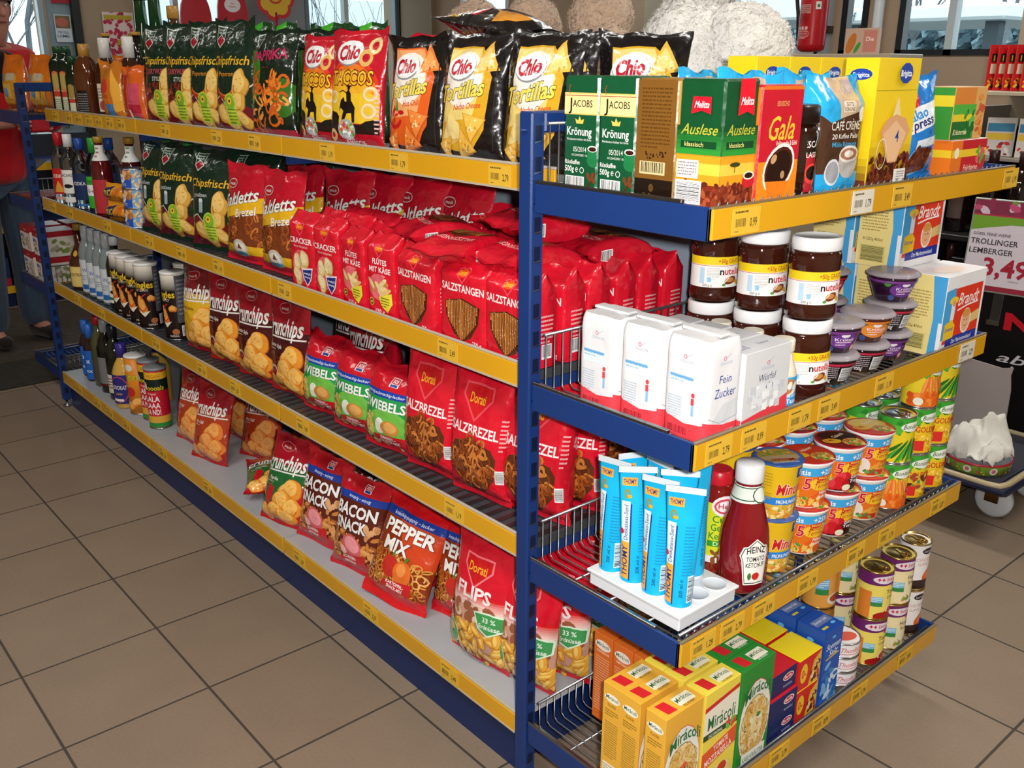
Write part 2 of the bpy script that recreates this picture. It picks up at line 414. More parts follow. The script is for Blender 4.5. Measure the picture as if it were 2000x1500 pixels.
def bag(name, w, h, t, c, A=None, p=2.3, env='pillow', wr=.35, seed=0, flop=0, m=None, side=None, back=None, sealz=1.2, nu=15, nv=22, skew=.8, colf=None, top=.8, zig=True):
    m = m or FILM; rnd = random.Random(seed); so = Vector((seed*3.7, seed*1.3, 0))
    us = [w/2+w/2*(sin(pi/2*(2*i/nu-1)) if p < 3 else max(-1, min(1, 1.06*sin(pi/2*(2*i/nu-1)) if abs(2*i/nu-1) < .99 else (2*i/nu-1)))) for i in range(nu+1)]
    vs = [0, sealz*.5, sealz]+[sealz+(h-2*sealz)*(j/nv) for j in range(1, nv+1)]+[h-sealz*.5, h]
    if env == 'block': vs = [h*j/nv for j in range(nv+1)]
    def E_(v):
        if env == 'pillow':
            q = (v-sealz)/(h-2*sealz)
            if q <= 0 or q >= 1: return 0
            return min(1, (sin(pi*q**skew))**.6*1.02)
        q = v/h
        if q < .04: return .9+.1*q/.04
        if q < top: return 1
        k_ = (q-top)/(1-top); return max(.04, 1-k_**.8*.98)
    def S(sg):
        def fn(a, b):
            u = 2*a/w-1; e = E_(b); y = t/2*e*max(0, 1-abs(u)**p)**(1/(p if p > 3 else 1.7))
            q = b/h; ed = (1-e)*.8+.25
            y += wr*ed*(1-abs(u)**4)*(abs(noise.noise(Vector((u*2.6, q*2.2+sg*7, 0))+so))*1.8-.5)
            y += wr*.5*(1-abs(u)**4)*noise.noise(Vector((u*6, q*7+sg*3, 5))+so)+wr*.55*(1-abs(u)**4)*((1-e)+.12)*(abs(noise.noise(Vector((u*7, q*3+sg*3, 15))+so))-.2)*2
            if env == 'pillow' and (b < sealz*1.01 or b > h-sealz*1.01): y = .03
            x = u*w/2*(1-(.10 if env == 'pillow' else .02)*e*(1 if env == 'pillow' else 0))+.25*wr*noise.noise(Vector((q*5, sg, 1))+so)*abs(u)
            com = 0
            if q > .7: com = flop*((q-.7)/.3)**2
            com += wr*.9*(1-e)*sin(u*4+seed)*(1 if q > .5 else .6)
            z = b-(.45*abs(flop)*((q-.7)/.3)**2 if q > .7 else 0)+((.45*wr*sin(u*7+seed)+1.3*wr*abs(u)**3*(1 if (seed+(u > 0)) % 3 else .2)+1.1*wr*noise.noise(Vector((u*2, seed, 0))))*((q-.8)/.2) if q > .8 else 0)
            return (x, (-y if sg > 0 else y)+com, z)
        return fn
    mb = MB()
    P = Patch(us, vs, S(1), True); P.base(mb, c, m, colf)
    if A: P.art(mb, A, m, .02)
    Q = Patch(us[::-1], vs, S(-1), True); Q.base(mb, back or c, m, None)
    if side:
        for sx in (-1, 1):
            us2 = [t*i/6 for i in range(7)]
            def fs(a, b):
                e = E_(b); q = 2*a/t-1; return (sx*(w/2+.06)*(1-.16*abs(q)**6), sx*q*t/2*e*.93, b)
            vs2 = [vv for vv in vs if vv <= h*top]
            Patch(us2, vs2, fs).art(mb, side, m, .05)
    return mb.build(name, scale=CM)
# ================= product builders (all in cm, turned to metres on build) =================
RED = '#d6152c'; GRN = '#0d2a1c'
def ff(var):
    A = Art(); w, h = 19, 30
    A.poly([(0, 1.2), (19, 1.2), (19, 7), (14, 9.5), (9, 7.5), (5, 10.5), (0, 9)], '#6d1020')
    A.line([(0, 9), (5, 10.5), (9, 7.5), (14, 9.5), (19, 14)], .35, '#d8d8cf')
    A.poly([(2.2, 28.6), (6.6, 28.6), (6.6, 24.6), (4.4, 22.9), (2.2, 24.6)], '#c9cfc6').poly([(2.5, 28.3), (6.3, 28.3), (6.3, 24.8), (4.4, 23.3), (2.5, 24.8)], '#123a2a')
    A.poly([(2.5, 24.9), (4.4, 26.3), (6.3, 24.9), (4.4, 23.3)], '#a3182c').line([(2.5, 25), (4.4, 26.4), (6.3, 25)], .2, '#ddd')
    A.T('funny-', 4.4, 27.4, .55, '#dfe6df', w=3).T('frisch', 4.4, 26.6, .55, '#dfe6df', w=2.6)
    A.T('Chipsfrisch', 9.6, 18.6, 2.3, '#e9b52c', w=16.6, b=.03, sh=.15)
    if var == 'peperoni': A.T('Peperoni', 9, 15.6, 1.2, '#d98a2b', w=8); A.ring(8, 12.6, 4.8, 3.2, .9, '#c22a1c', 0, 12, (.52, .98)).ring(8, 13.2, 4.4, 2.8, .4, '#ee7a2a', 0, 12, (.55, .95))
    elif var == 'curry': A.T('CURRYWURST', 9.5, 15.8, 1.5, '#c24c5c', w=13, b=.04).T('STYLE', 10, 13.8, 1.2, '#d9d0c8', w=4.6, b=.03); A.blobs(4, 9, 15, 13, 26, 1.2, ('#7b2a1f', '#b2452c', '#5f1a16'), 4)
    else: A.T('gesalzen', 6.2, 15.6, 1.2, '#c6cbd0', w=7).R(6, 11, 1.8, 3.5, '#9fb0b4').E(6.9, 14.6, .9, .6, '#d7dfe0')
    A.chips([(14.6, 13.6, 2.6, 4.2, -20), (13.6, 8.8, 3, 2.6, 20), (7, 5.6, 3.6, 2.6, 140), (14.5, 4.6, 3.6, 2.2, -15), (10.6, 3.2, 3, 1.8, 10)], '#d9a544', '#eec873', '#a86f26')
    A.E(10.6, 8.6, 2.5, 2.7, '#b8d23a').R(8.3, 3, 4.8, 5, '#c3d93d').E(10.6, 8.8, 2, 2.1, '#7fae2e').E(10.2, 9.2, .95, .95, '#f3c321').E(10.2, 9.2, .4, .4, '#5a3412').lines(8.8, 6.8, 4, 5, .85, '#4c7a24', seed=2)
    return A
@K
def chips_green_peperoni(): return bag('chips_bag', 19, 30, 7, GRN, ff('peperoni'), seed=1, wr=.7, back='#123524')
@K
def chips_green_curry(): return bag('chips_bag', 19, 30, 7, GRN, ff('curry'), seed=2, wr=.7, back='#123524')
@K
def chips_green_salted(): return bag('chips_bag', 19, 30, 7, GRN, ff('salt'), seed=3, wr=.7, flop=1.5, back='#123524')
@K
def peka():
    A = Art(); A.R(0, 0, 19, 3, '#a01830').E(2, 16, 5, 7, '#3b7a1f').E(16, 11, 4, 5, '#356f20')
    A.poly([(2.2, 27), (5.2, 27), (5.2, 24.6), (3.7, 23.2), (2.2, 24.6)], '#c9cfc6').poly([(2.5, 26.7), (4.9, 26.7), (4.9, 24.7), (3.7, 23.7), (2.5, 24.7)], '#123a2a')
    A.T('PAPRIKA', 9.8, 20.4, 2.6, '#c2285a', w=14.5, b=.05, ol='#1a0a10', rot=4).T('\u2013 \u2013', 9, 18.2, 1, '#c2285a', w=3)
    g = random.Random(5)
    for i in range(34): A.ring(g.uniform(2.5, 16.5), g.uniform(3, 17), g.uniform(1.6, 2.7), g.uniform(.8, 1.9), .75, g.choice(('#e8832a', '#d9681e', '#f0a046', '#c85a1a')), g.uniform(0, 180), 10, (0, g.uniform(.6, 1)))
    return bag('snack_bag', 19, 28, 7, '#0e2216', A, seed=4, wr=.75)
def chio(A, x, y, s=1, rot=4):
    A.E(x+.1, y-.2, 5.1*s, 3.3*s, '#8a8f94', rot).E(x, y, 4.9*s, 3.1*s, '#f1f2f2', rot).T('Chio', x, y-1.7*s, 3.5*s, '#c8102e', w=7.4*s, b=.055, sh=.3, rot=rot, ol='#2b2b33', ow=.035)
@K
def ring_snack_bag():
    A = Art(); A.E(8.5, 13, 8.5, 7, '#e23b22').E(8.5, 12.6, 7.8, 6.2, '#ec7a24').E(8.3, 12, 7.2, 5.6, '#f0b32a').R(1, 6, 16, 6.4, '#efc52e')
    chio(A, 7.4, 21.2, .85); A.ring(14.6, 22.6, 2, 1.9, .95, '#edc77f').ring(12.6, 20, 2, 1.9, .95, '#e6b766').ring(14.6, 22.6, 1.8, 1.7, .4, '#f8e2ae')
    A.T('TACCOS', 8.6, 14.3, 3, '#f3c52f', w=13.4, b=.03, ol='#7a1f12', ow=.11)
    for x, y, r in ((3, 11.6, 1.7), (15, 12.4, 1.9), (14.6, 8.8, 2), (2.6, 3.8, 1.6)): A.ring(x, y, r, r*.9, r*.5, '#e9c77c').ring(x, y, r*.9, r*.8, r*.2, '#f6e3b4')
    k = '#140d0c'
    A.poly([(5.2, 8.6), (6, 10.8), (7, 11.6), (7.4, 10.6), (9.6, 10.8), (10.8, 9.4), (10.6, 6.2), (9.8, 6.2), (9.6, 8.2), (8, 8.1), (6.8, 6), (6.1, 6.3), (6.9, 8.6), (6, 9.3)], k)
    A.poly([(8, 10.4), (7.8, 12.6), (8.6, 13.3), (9.4, 12.3), (9.5, 10.4)], k).E(8.6, 13.6, .5, .55, k, 0, 8).R(7.7, 13.8, 1.9, .3, k).line([(8, 12.4), (6.6, 13), (5.2, 12.6)], .2, k)
    A.poly([(.8, 4.6), (4.6, 5), (5.2, 7.4), (4.2, 8.2), (2.4, 8.6), (.8, 7.6)], k).R(1, 3.4, 16, 2.4, '#241410').poly([(11, 5), (17, 5.2), (17, 7.2), (14, 6.6)], k)
    A.R(0, 0, 17.6, 3.8, '#b51126'); A.E(7.6, 4.7, 3, 2.2, '#aab4b8'); A.blobs(5.4, 3.4, 9.8, 6.2, 34, .5, ('#e04b3a', '#cfe08a', '#ffffff', '#5aa33c', '#f3a04c'), 3)
    A.ring(2.6, 3.4, 1.6, 1.4, .8, '#e9c77c').T('TEXAS', 7, 2.5, .8, '#eee', w=2.8, al='l').T('BARBECUE', 7, 1.4, 1.0, '#eee', w=5.8, al='l', b=.04).lines(16, 14, 1, 12, .9, '#f2c9c0', seed=9)
    return bag('ring_snack_bag', 17.6, 26, 6, '#c4142a', A, seed=6, wr=.6, skew=.75)
def tort(var):
    A = Art(); hot = var == 'hot'
    A.poly([(1, 3), (3, 17), (3, 23), (12.5, 23.2), (16, 17), (15, 7), (11, 2)], '#e2611f' if hot else '#d9a626').poly([(2, 8), (3.2, 17), (3, 22.6), (11.6, 22.8), (14, 17), (12, 9)], '#eea86a' if hot else '#ecd27c').E(8, 16.5, 5.6, 5.6, '#f4ece0')
    A.poly([(11.4, 23.4), (17.6, 18), (16.5, 23.6), (14.8, 24.6)], '#0d0b0b')
    A.poly([(10.8, 17.4), (13.6, 24.6), (17.4, 18.4)], '#e8843a' if hot else '#e9b84c').poly([(11.6, 18), (13.7, 23.2), (16.4, 18.8)], '#f2a65c' if hot else '#f4d27c')
    A.blobs(11.8, 18.2, 15.8, 21, 18, .4, ('#c85c22', '#f7c07a') if hot else ('#d69430', '#fae29c'), 3)
    chio(A, 7, 19, .82)
    A.T('Tortillas', 8, 12.8, 3.2, '#f6dc5a', w=13.6, b=.05, sh=.3, rot=7, ol='#1b120a', ow=.045)
    A.T('Hot Chili' if hot else 'Nacho Cheese', 10, 10.8, 1.15, '#d3431c', w=5.4 if hot else 8, sh=.3, rot=5)
    def tri(x, y, s, r, c, c2):
        pt = [(x+s*q*cos(rad(a+r)), y+s*q*sin(rad(a+r))) for a in (90, 210, 330) for q in (1,)]; A.poly(pt, c2); A.poly([(x+(a-x)*.9, y+.1+(b-y)*.9) for a, b in pt], c); A.blobs(x-s*.4, y-s*.35, x+s*.4, y+s*.3, 14, .32, (c2, '#f9e1a0'), int(x*10))
    c, c2 = ('#ec8a3c', '#c4571d') if hot else ('#eebb50', '#c98c2a')
    if hot:
        A.blobs(3, 7.6, 7, 10, 6, 1.2, ('#c01522', '#d8202c'), 8, .4).ring(4.4, 8.4, 2.8, 2.6, .9, '#c9161f', 20, 12, (.5, .9)).poly([(4.6, 9.6), (5, 12.4), (5.6, 9.6)], '#3c8a2c')
    else: A.poly([(2.2, 5), (4.6, 9.6), (8, 8), (8.6, 5.2), (5, 3.6)], '#efd78e').poly([(2.4, 4.8), (8.4, 5), (5, 3.4)], '#d6b25c')
    tri(12, 7.6, 3.8, 170, c, c2); tri(9.4, 3.6, 3.6, 15, c, c2); tri(3.6, 3.2, 3, 200, c, c2)
    A.R(16.8, 3, .25, 17, '#2b2824')
    return A
@K
def tortilla_hot(): return bag('tortilla_bag', 18.6, 26, 6.5, '#141012', tort('hot'), seed=7, wr=.6, flop=-2)
@K
def tortilla_nacho(): return bag('tortilla_bag', 18.6, 26, 6.5, '#141012', tort('nacho'), seed=8, wr=.6, flop=1)
@K
def tortilla_lying():
    A = Art(); A.R(1, 16, 16, 5, '#d9a21f').poly([(2, 3), (8, 9), (14, 3)], '#e5992f').R(2, 10, 13, 4, '#b3202a').T('Chio', 8, 10.6, 2.6, '#f3e8da', w=6, sh=.3)
    return bag('tortilla_bag', 18.6, 27, 7, '#141012', A, seed=9, wr=.8)
@K
def pretzel_bag_banner():
    A = Art(); w, h = 18.5, 27
    A.R(0, 2.6, w, 13, '#7a3a1a'); A.pretz(.8, 3.4, w-.8, 15, 85, 1.7, 2)
    A.poly([(0, 15.2), (w, 18.6), (w, 14.4), (11, 13.6), (0, 11.4)][::-1], '#e8b41c')
    A.R(0, 0, w, 5, '#e3b21f').R(0, 0, w, 2.6, RED).E(w*.52, 4.2, 3.4, 2.4, '#cfc8bb').E(w*.52, 4.2, 2.6, 1.7, '#f0ece2').poly([(8.6, 4), (9.6, 5.6), (10.6, 4)], '#7a3a1a').R(6.8, 2.2, 5.8, 1, '#57a6cf')
    A.E(4.6, 21.5, 2.6, 1.3, '#f0d8d8').E(4.6, 21.5, 2.4, 1.1, '#a81a24').T('snack', 4.6, 21.1, .8, '#f6eeee', w=3.4)
    A.T('Saltletts', 9.2, 16.2, 3.4, '#f2f2ee', w=16.4, b=.04, sh=.35, rot=11, ol='#33402a', ow=.03).T('Brezel', 12.6, 13.2, 2.2, '#f4f0e8', w=8.4, b=.035, sh=.1, rot=9, ol='#6b4a12', ow=.02)
    return bag('pretzel_bag', w, h, 6.5, '#bf1029', A, seed=10, wr=.6, skew=.7)
def heart(A, x, y, s=1, c='#f0566a'):
    A.poly([(x, y-2.6*s), (x-2.2*s, y-.2*s), (x-2.3*s, y+1.3*s), (x-1.2*s, y+1.8*s), (x, y+1.3*s), (x+1.2*s, y+1.8*s), (x+2.3*s, y+1.3*s), (x+2.2*s, y-.2*s)], c)
    A.poly([(x, y-2.1*s), (x-1.9*s, y-.1*s), (x-2*s, y+1.1*s), (x-1*s, y+1.5*s), (x, y+1*s), (x+1*s, y+1.5*s), (x+2*s, y+1.1*s), (x+1.9*s, y-.1*s)], '#c9141e')
    A.E(x, y+.3*s, 1.9*s, 1*s, '#e8581f').T('Dorati', x, y-.05*s, 1*s, '#f6c431', w=3.2*s, b=.03)
def sidep(w, h, seed=1):
    A = Art(); A.bar(w*.3, h*.1, w*.4, h*.16, seed).lines(w*.25, h*.55, w*.5, 7, .8, '#f3b7b7', seed=seed); return A
@K
def cracker_pack():
    A = Art(); w, h = 11, 19
    heart(A, 5.5, 15.4, .75); A.T('CRACKER', 5.5, 11.6, 1.35, '#f7eeee', w=9.4, b=.045).T('Feines Salzgeb\u00e4ck', 5.5, 10.6, .5, '#f3c9c9', w=6)
    A.E(5, 6, 3.4, 4, '#e8606a'); A.chips([(6.6, 7.6, 1.9, 2.3, 20), (3.6, 6.8, 1.6, 2, -20), (3.6, 3.4, 1.7, 2.1, 10)], '#e3c98b', '#f2e2b4', '#b38c45')
    A.poly([(5.6, 5.4), (10, 6), (9.4, 3), (7.8, 1.2), (6.2, 3)], '#e9e9f2').poly([(5.9, 5.1), (9.7, 5.6), (9.1, 3.1), (7.8, 1.6), (6.4, 3.1)], '#1d2f82').T('knackig &', 7.8, 4.2, .5, '#fff', w=2.8).T('knusprig', 7.8, 3.3, .5, '#fff', w=2.4)
    return bag('cracker_pack', w, h, 6.5, RED, A, p=7, env='block', seed=11, wr=.3, side=sidep(6.5, h), top=.86)
@K
def flute_pack():
    A = Art(); w, h = 10.4, 18.5
    heart(A, 5.2, 15.3, .7); A.T('FL\u00dbTES', 5.2, 12, 1.2, '#f7eeee', w=5.2, b=.045).T('MIT K\u00c4SE', 5.2, 10.2, 1.2, '#f7eeee', w=7.6, b=.045).T('mit 22 % K\u00e4se', 5.2, 9.4, .4, '#f3c9c9', w=4)
    A.E(4.6, 6.8, 3.6, 3, '#ea6a74')
    g = random.Random(3)
    for i in range(9): A.E(g.uniform(1.6, 8), g.uniform(4.6, 8.4), 1.7, .55, g.choice(('#e3bd74', '#c78f45', '#f0d79b')), g.uniform(-50, 60), 10)
    A.poly([(4.6, 4.6), (9.2, 6), (9.4, 3.6), (7.8, 1.4), (5.6, 2.6)], '#e9dc3a').lines(5.5, 4.4, 3, 4, .62, '#5c5a1a', seed=5).ring(2, 3.2, .9, .9, .9, '#e8c14a').ring(2, 3.2, .7, .7, .35, '#3a2a12').T('150 g', 5, .9, .9, '#fbeeee', w=3.2, b=.04)
    return bag('flute_pack', w, h, 6.5, RED, A, p=7, env='block', seed=12, wr=.3, side=sidep(6.5, h, 4), top=.86)
def sticks(A, x0, y0, x1, y1, n=26, seed=2, f=None):
    g = random.Random(seed)
    for i in range(n):
        x = x0+(x1-x0)*(i+.5)/n; lo, hi = y0, y1
        if f: lo, hi = f(x)
        if hi <= lo: continue
        A.R(x-(x1-x0)/n*.45, lo, (x1-x0)/n*.8, hi-lo, g.choice(('#a85c22', '#8c4617', '#c27a35', '#94501d'))); A.R(x-(x1-x0)/n*.2, lo, (x1-x0)/n*.2, hi-lo, '#d99a55')
        for k in range(3): A.R(x-.06, g.uniform(lo, hi), .12, .16, '#f4e6cf')
@K
def stick_pack():
    A = Art(); w, h = 15, 17.5
    heart(A, 7.5, 14.4, .7); A.T('SALZSTANGEN', 7.5, 10.9, 1.5, '#f7eeee', w=12.6, b=.045)
    sh = [(2.2, 8.6), (7.5, 9.7), (12.8, 8.6), (12.4, 5.4), (10, 2), (7.8, 1.1), (7.2, 1.1), (5, 2), (2.6, 5.4)]; A.poly(sh, '#4f2610')
    def f(x):
        d = abs(x-7.5); return (max(1.3, 1.3+max(0, d-.4)*.95+(max(0, d-4.2)*3)), 9.5-d*.2)
    sticks(A, 2.5, 2, 12.5, 9, 20, f=f); A.T('250 g', 12, .8, .8, '#fbeeee', w=2.6, b=.03)
    return bag('pretzel_stick_pack', w, h, 6.5, RED, A, p=7, env='block', seed=13, wr=.35, side=sidep(6.5, h, 7), top=.82)
@K
def stick_pack_lying():
    A = Art(); w, h = 15, 19
    A.T('SALZSTANGEN', 7.5, 12.2, 1.2, '#f2b6b6', w=11, b=.04).poly([(2, 3), (7, 2), (13, 3), (13.4, 9), (9, 11.6), (6, 11.6), (1.6, 9)], '#5c2c14'); sticks(A, 3, 3.4, 12.6, 10, 14)
    s = Art(); s.bar(1.6, 12, 3.2, 3.4, 3, vert=False)
    return bag('pretzel_stick_pack', w, h, 6.5, '#cb142b', A, p=6, env='pillow', seed=14, wr=.5, side=s)
def crunch(var):
    bg, mid = {'west': ('#4a1016', '#ab1026'), 'hot': ('#b7401c', '#b3141f'), 'green': ('#1c6a34', '#c41824'), 'yel': ('#e3b41f', '#7c1a22')}[var]
    A = Art(); w, h = 19.5, 28
    A.R(0, 0, w, 19, bg).poly([(0, 3.6), (8, 1.6), (w, 6.4), (w, 0), (0, 0)], '#b3141f').line([(0, 3.8), (8, 1.8), (w, 6.6)], .3, '#e8e0da')
    if var == 'green': A.poly([(10, 6), (w, 14), (w, 2), (12, 1)], '#c2182a')
    A.T('crunchips', 9.6, 17.4, 4.6, '#f4f3f0', w=17.6, b=.05, sh=.25, rot=4, ol='#5a0d14', ow=.03).line([(.5, 16.2), (19, 17.2)], .45, '#f1efec')
    A.E(8, 24.6, 3.2, 1.5, '#dd8f95').E(8, 24.6, 3, 1.3, '#a3121e').T('snack', 8, 24, .9, '#f3dada', w=4)
    A.T({'west': 'Western Style', 'hot': 'Hot Chili', 'green': 'Paprika', 'yel': 'Special Edition'}[var], 5.8, 13.6, 1.1, '#f2ece6' if var != 'yel' else '#3a2008', w={'west': 8, 'hot': 5, 'green': 4.6, 'yel': 9}[var], b=.03, sh=.2).lines(2, 12.8, 7, 1, .6, '#e8cfc8')
    if var == 'west': A.blobs(1.4, 7.4, 6, 11.6, 26, 1.1, ('#4f2214', '#7a3a22', '#93502e'), 5, .8).E(4.6, 5.8, 2.9, 2.5, '#d9cfc8').E(4.6, 5.9, 2.1, 1.7, '#8a1420').E(4.4, 6.2, .9, .5, '#c4404a')
    if var == 'hot': A.ring(4, 9, 3, 3, .8, '#c81e22', 0, 12, (.3, .9)).E(6.2, 8, 1.3, .8, '#8a1a14').ring(7.8, 5.6, 1, 1.1, .35, '#6a7a2c')
    if var == 'green': A.poly([(4, 12.4), (7, 11), (6, 6), (3.4, 4), (3, 8)], '#cf1c28').poly([(5, 12), (5.6, 13.6), (6, 12)], '#3f9a34')
    o = [('#f0992f', '#fbc566', '#c4661c'), ('#ee8434', '#f9ad5c', '#b5491c')][var == 'hot']
    A.chips([(14, 11.6, 4.2, 3.6, 20), (11.4, 7.8, 4.4, 3, -30), (15.6, 6.2, 3.4, 3.2, 60), (8.4, 4.4, 3.8, 2.5, 15), (13.4, 3.2, 4, 2.2, -12), (3.6, 3.2, 3.4, 2, 160)], *o)
    return A, '#ab1026' if var != 'yel' else '#7c1a22'
@K
def crunch_west(): A, c = crunch('west'); return bag('crisps_bag', 19.5, 28, 7, c, A, seed=15, wr=.75, skew=.72)
@K
def crunch_hot(): A, c = crunch('hot'); return bag('crisps_bag', 19.5, 28, 7, c, A, seed=16, wr=.75, skew=.72)
@K
def crunch_green(): A, c = crunch('green'); return bag('crisps_bag', 19.5, 28, 7, c, A, seed=17, wr=.7, skew=.72)
@K
def crunch_yellow(): A, c = crunch('yel'); return bag('crisps_bag', 17, 28, 7, c, A, seed=18, wr=.7, skew=.72)
def xox(A, w, y, r=-6):
    A.R(w*.56, y, 2.6, 2.2, '#f0e9ea').R(w*.56+.15, y+.8, 2.3, 1.25, '#c0172a').T('XOX', w*.56+1.3, y+1, .8, '#fff', w=1.7, b=.03).R(w*.56+.3, y+.1, 2, .6, '#1c3c94')
@K
def onion_snack_bag():
    A = Art(); w, h = 15.5, 22
    A.R(0, 2.4, w, 12, '#1e9a4e').E(9.5, 7, 6, 4, '#6fbf4a').R(0, 13.6, w, 1.7, '#1d3fa3').T('w\u00fcrzig-schmackig-lecker', 7.8, 14.1, .7, '#dfe8fb', w=12, b=.02, sh=.2)
    A.T('ZWIEBELS', 7.6, 10.6, 2.2, '#f4f6f2', w=13.6, b=.055, ol='#12552c', ow=.03)
    g = random.Random(3)
    for i in range(22): A.ring(g.uniform(1.2, 5), g.uniform(2.5, 9), 1.3, .7, .45, g.choice(('#d9c15a', '#b89a34', '#eedb8a')), g.uniform(40, 140), 9)
    A.E(7.8, 6.6, 1.5, 2, '#ecf2e4').E(10.6, 6.4, 2.5, 1.9, '#c98a3c').E(10.9, 6.7, 1.7, 1.3, '#e0a85c')
    A.poly([(5, 1.4), (w, 2.6), (w, 4.6), (5.6, 4.2)], '#cf1c26').T('ZWIEBEL-', 9.6, 3.3, .75, '#fff', w=4.6, b=.04, sh=.2).T('KR\u00c4UTER-MIX', 9.6, 2.3, .75, '#fff', w=6, b=.04, sh=.2).blobs(3, 1.4, 12, 2.2, 9, 1, ('#e5d36a', '#f1e6a0'), 4)
    xox(A, w, 16.4)
    return bag('onion_snack_bag', w, h, 7, '#cc1428', A, seed=19, wr=.7, flop=1.8)
@K
def red_snack_back():
    A = Art(); xox(A, 15.5, 12); return bag('snack_bag', 15.5, 22, 7, '#bb1226', A, seed=20, wr=.8)
@K
def pretzel_window_bag():
    A = Art(); w, h = 17.5, 29
    A.poly([(8.7, 17.5), (4, 22.6), (4.4, 25.4), (13, 25.4), (13.4, 22.6)], '#e0505c').poly([(8.7, 18.2), (4.5, 22.7), (4.8, 25), (12.6, 25), (12.9, 22.7)], '#cf1721').T('Dorati', 8.7, 21.4, 2, '#f1b32c', w=4.8, b=.03)
    A.T('SALZBREZEL', 8.7, 14.8, 2.1, '#f4eeee', w=15, b=.045)
    A.poly([(1.6, 10.6), (3, 12.6), (8.8, 13.6), (14.6, 12.6), (15.9, 10.6), (15.4, 6), (12, 2.4), (8.8, 1.6), (5.6, 2.4), (2.1, 6)], '#5a2c15')
    def f(x, y): return (abs(x-8.75)/6.6)**2.2+(abs(y-8.2)/5.6)**2.2*(1 if y > 8.2 else 1.25) < .92
    A.pretz(1.5, 2, 16, 13.4, 170, 1.75, 5, f=f); A.bar(15.8, 5.5, 1.4, 3, 4, vert=False).lines(16.4, 19, .9, 8, .9, '#f3b7b7')
    return bag('pretzel_bag', w, h, 8, RED, A, seed=21, wr=.45, p=3.4, skew=.7)
@K
def bacon_bag():
    A = Art(); w, h = 19, 26
    A.R(0, 3.4, w, 17.6, '#5e2016').R(0, 19.6, w, 1.9, '#1d3fa3').T('knusprig \u2013 w\u00fcrzig', 9.5, 20.1, .8, '#dfe8fb', w=9, sh=.2)
    A.blobs(1, 3.6, w-1, 11, 90, 1.4, ('#c9823c', '#e3a560', '#a65f28', '#d98f4c'), 5, .4).blobs(14, 11, 18, 14, 8, 1.3, ('#cf8c58', '#e3ac7a'), 2)
    A.T('BACON', 9.4, 15.6, 3, '#f3f1f2', w=15.6, b=.075, ol='#3a1410', ow=.04).T('SNACK', 8.6, 11.8, 2.9, '#f3f1f2', w=12.4, b=.075, ol='#3a1410', ow=.04)
    A.E(10, 7.8, 3.8, 2.8, '#d6606a', -20).E(10.2, 8.2, 3, 2, '#ee98a0', -20).E(7, 6.2, 1.4, .9, '#f0b6ba', -30).poly([(5, 3.2), (15, 3.2), (15, 6), (6, 4.4)], '#cf1c26').T('SCHINKEN-', 9.4, 4.1, .8, '#fff', w=5, b=.04, sh=.2).T('GESCHMACK', 9.4, 3, .6, '#fff', w=4.6, b=.03, sh=.2)
    xox(A, w, 22.4)
    return bag('bacon_snack_bag', w, h, 7, '#c51424', A, seed=22, wr=.6)
@K
def pepper_bag():
    A = Art(); w, h = 20, 27
    A.R(0, 4, w, 17.4, '#8d3313').poly([(6, 21), (w, 21), (w, 12), (13, 11)], '#d3451f').R(0, 20.4, w, 2, '#1d3fa3').T('knackig-peppig \u2013 lecker', 10, 20.9, .8, '#dfe8fb', w=13, sh=.2)
    A.pretz(1, 4.4, w-1, 12.5, 120, 1.5, 7, ('#e3a04c', '#c9792c', '#f0bb6c', '#b5601f'), .22)
    A.T('PEPPER', 10.6, 16.8, 3, '#f6f2ef', w=16, b=.075, ol='#5a1c10', ow=.04).T('MIX', 8.6, 13, 2.9, '#f6f2ef', w=8.4, b=.075, ol='#5a1c10', ow=.04)
    A.E(8.4, 9.6, 2.4, 2.6, '#c62b22').E(12.6, 9, 2.8, 3, '#e3702a', 10).E(12.2, 9.8, 1.4, 1.6, '#f2954c').line([(8.6, 12), (9, 13.6)], .5, '#3c8a2c').line([(12.8, 11.8), (13.4, 13.2)], .6, '#3c8a2c')
    A.poly([(6, 4), (16, 4.4), (16, 7.4), (7, 6)], '#cf1c26').T('KARTOFFEL-', 11, 5.6, .8, '#fff', w=6, b=.04, sh=.2).T('SNACK-MIX', 11, 4.5, .8, '#fff', w=5.6, b=.04, sh=.2)
    return bag('pepper_snack_bag', w, h, 7, '#d4151f', A, seed=23, wr=.6, sealz=2.4)
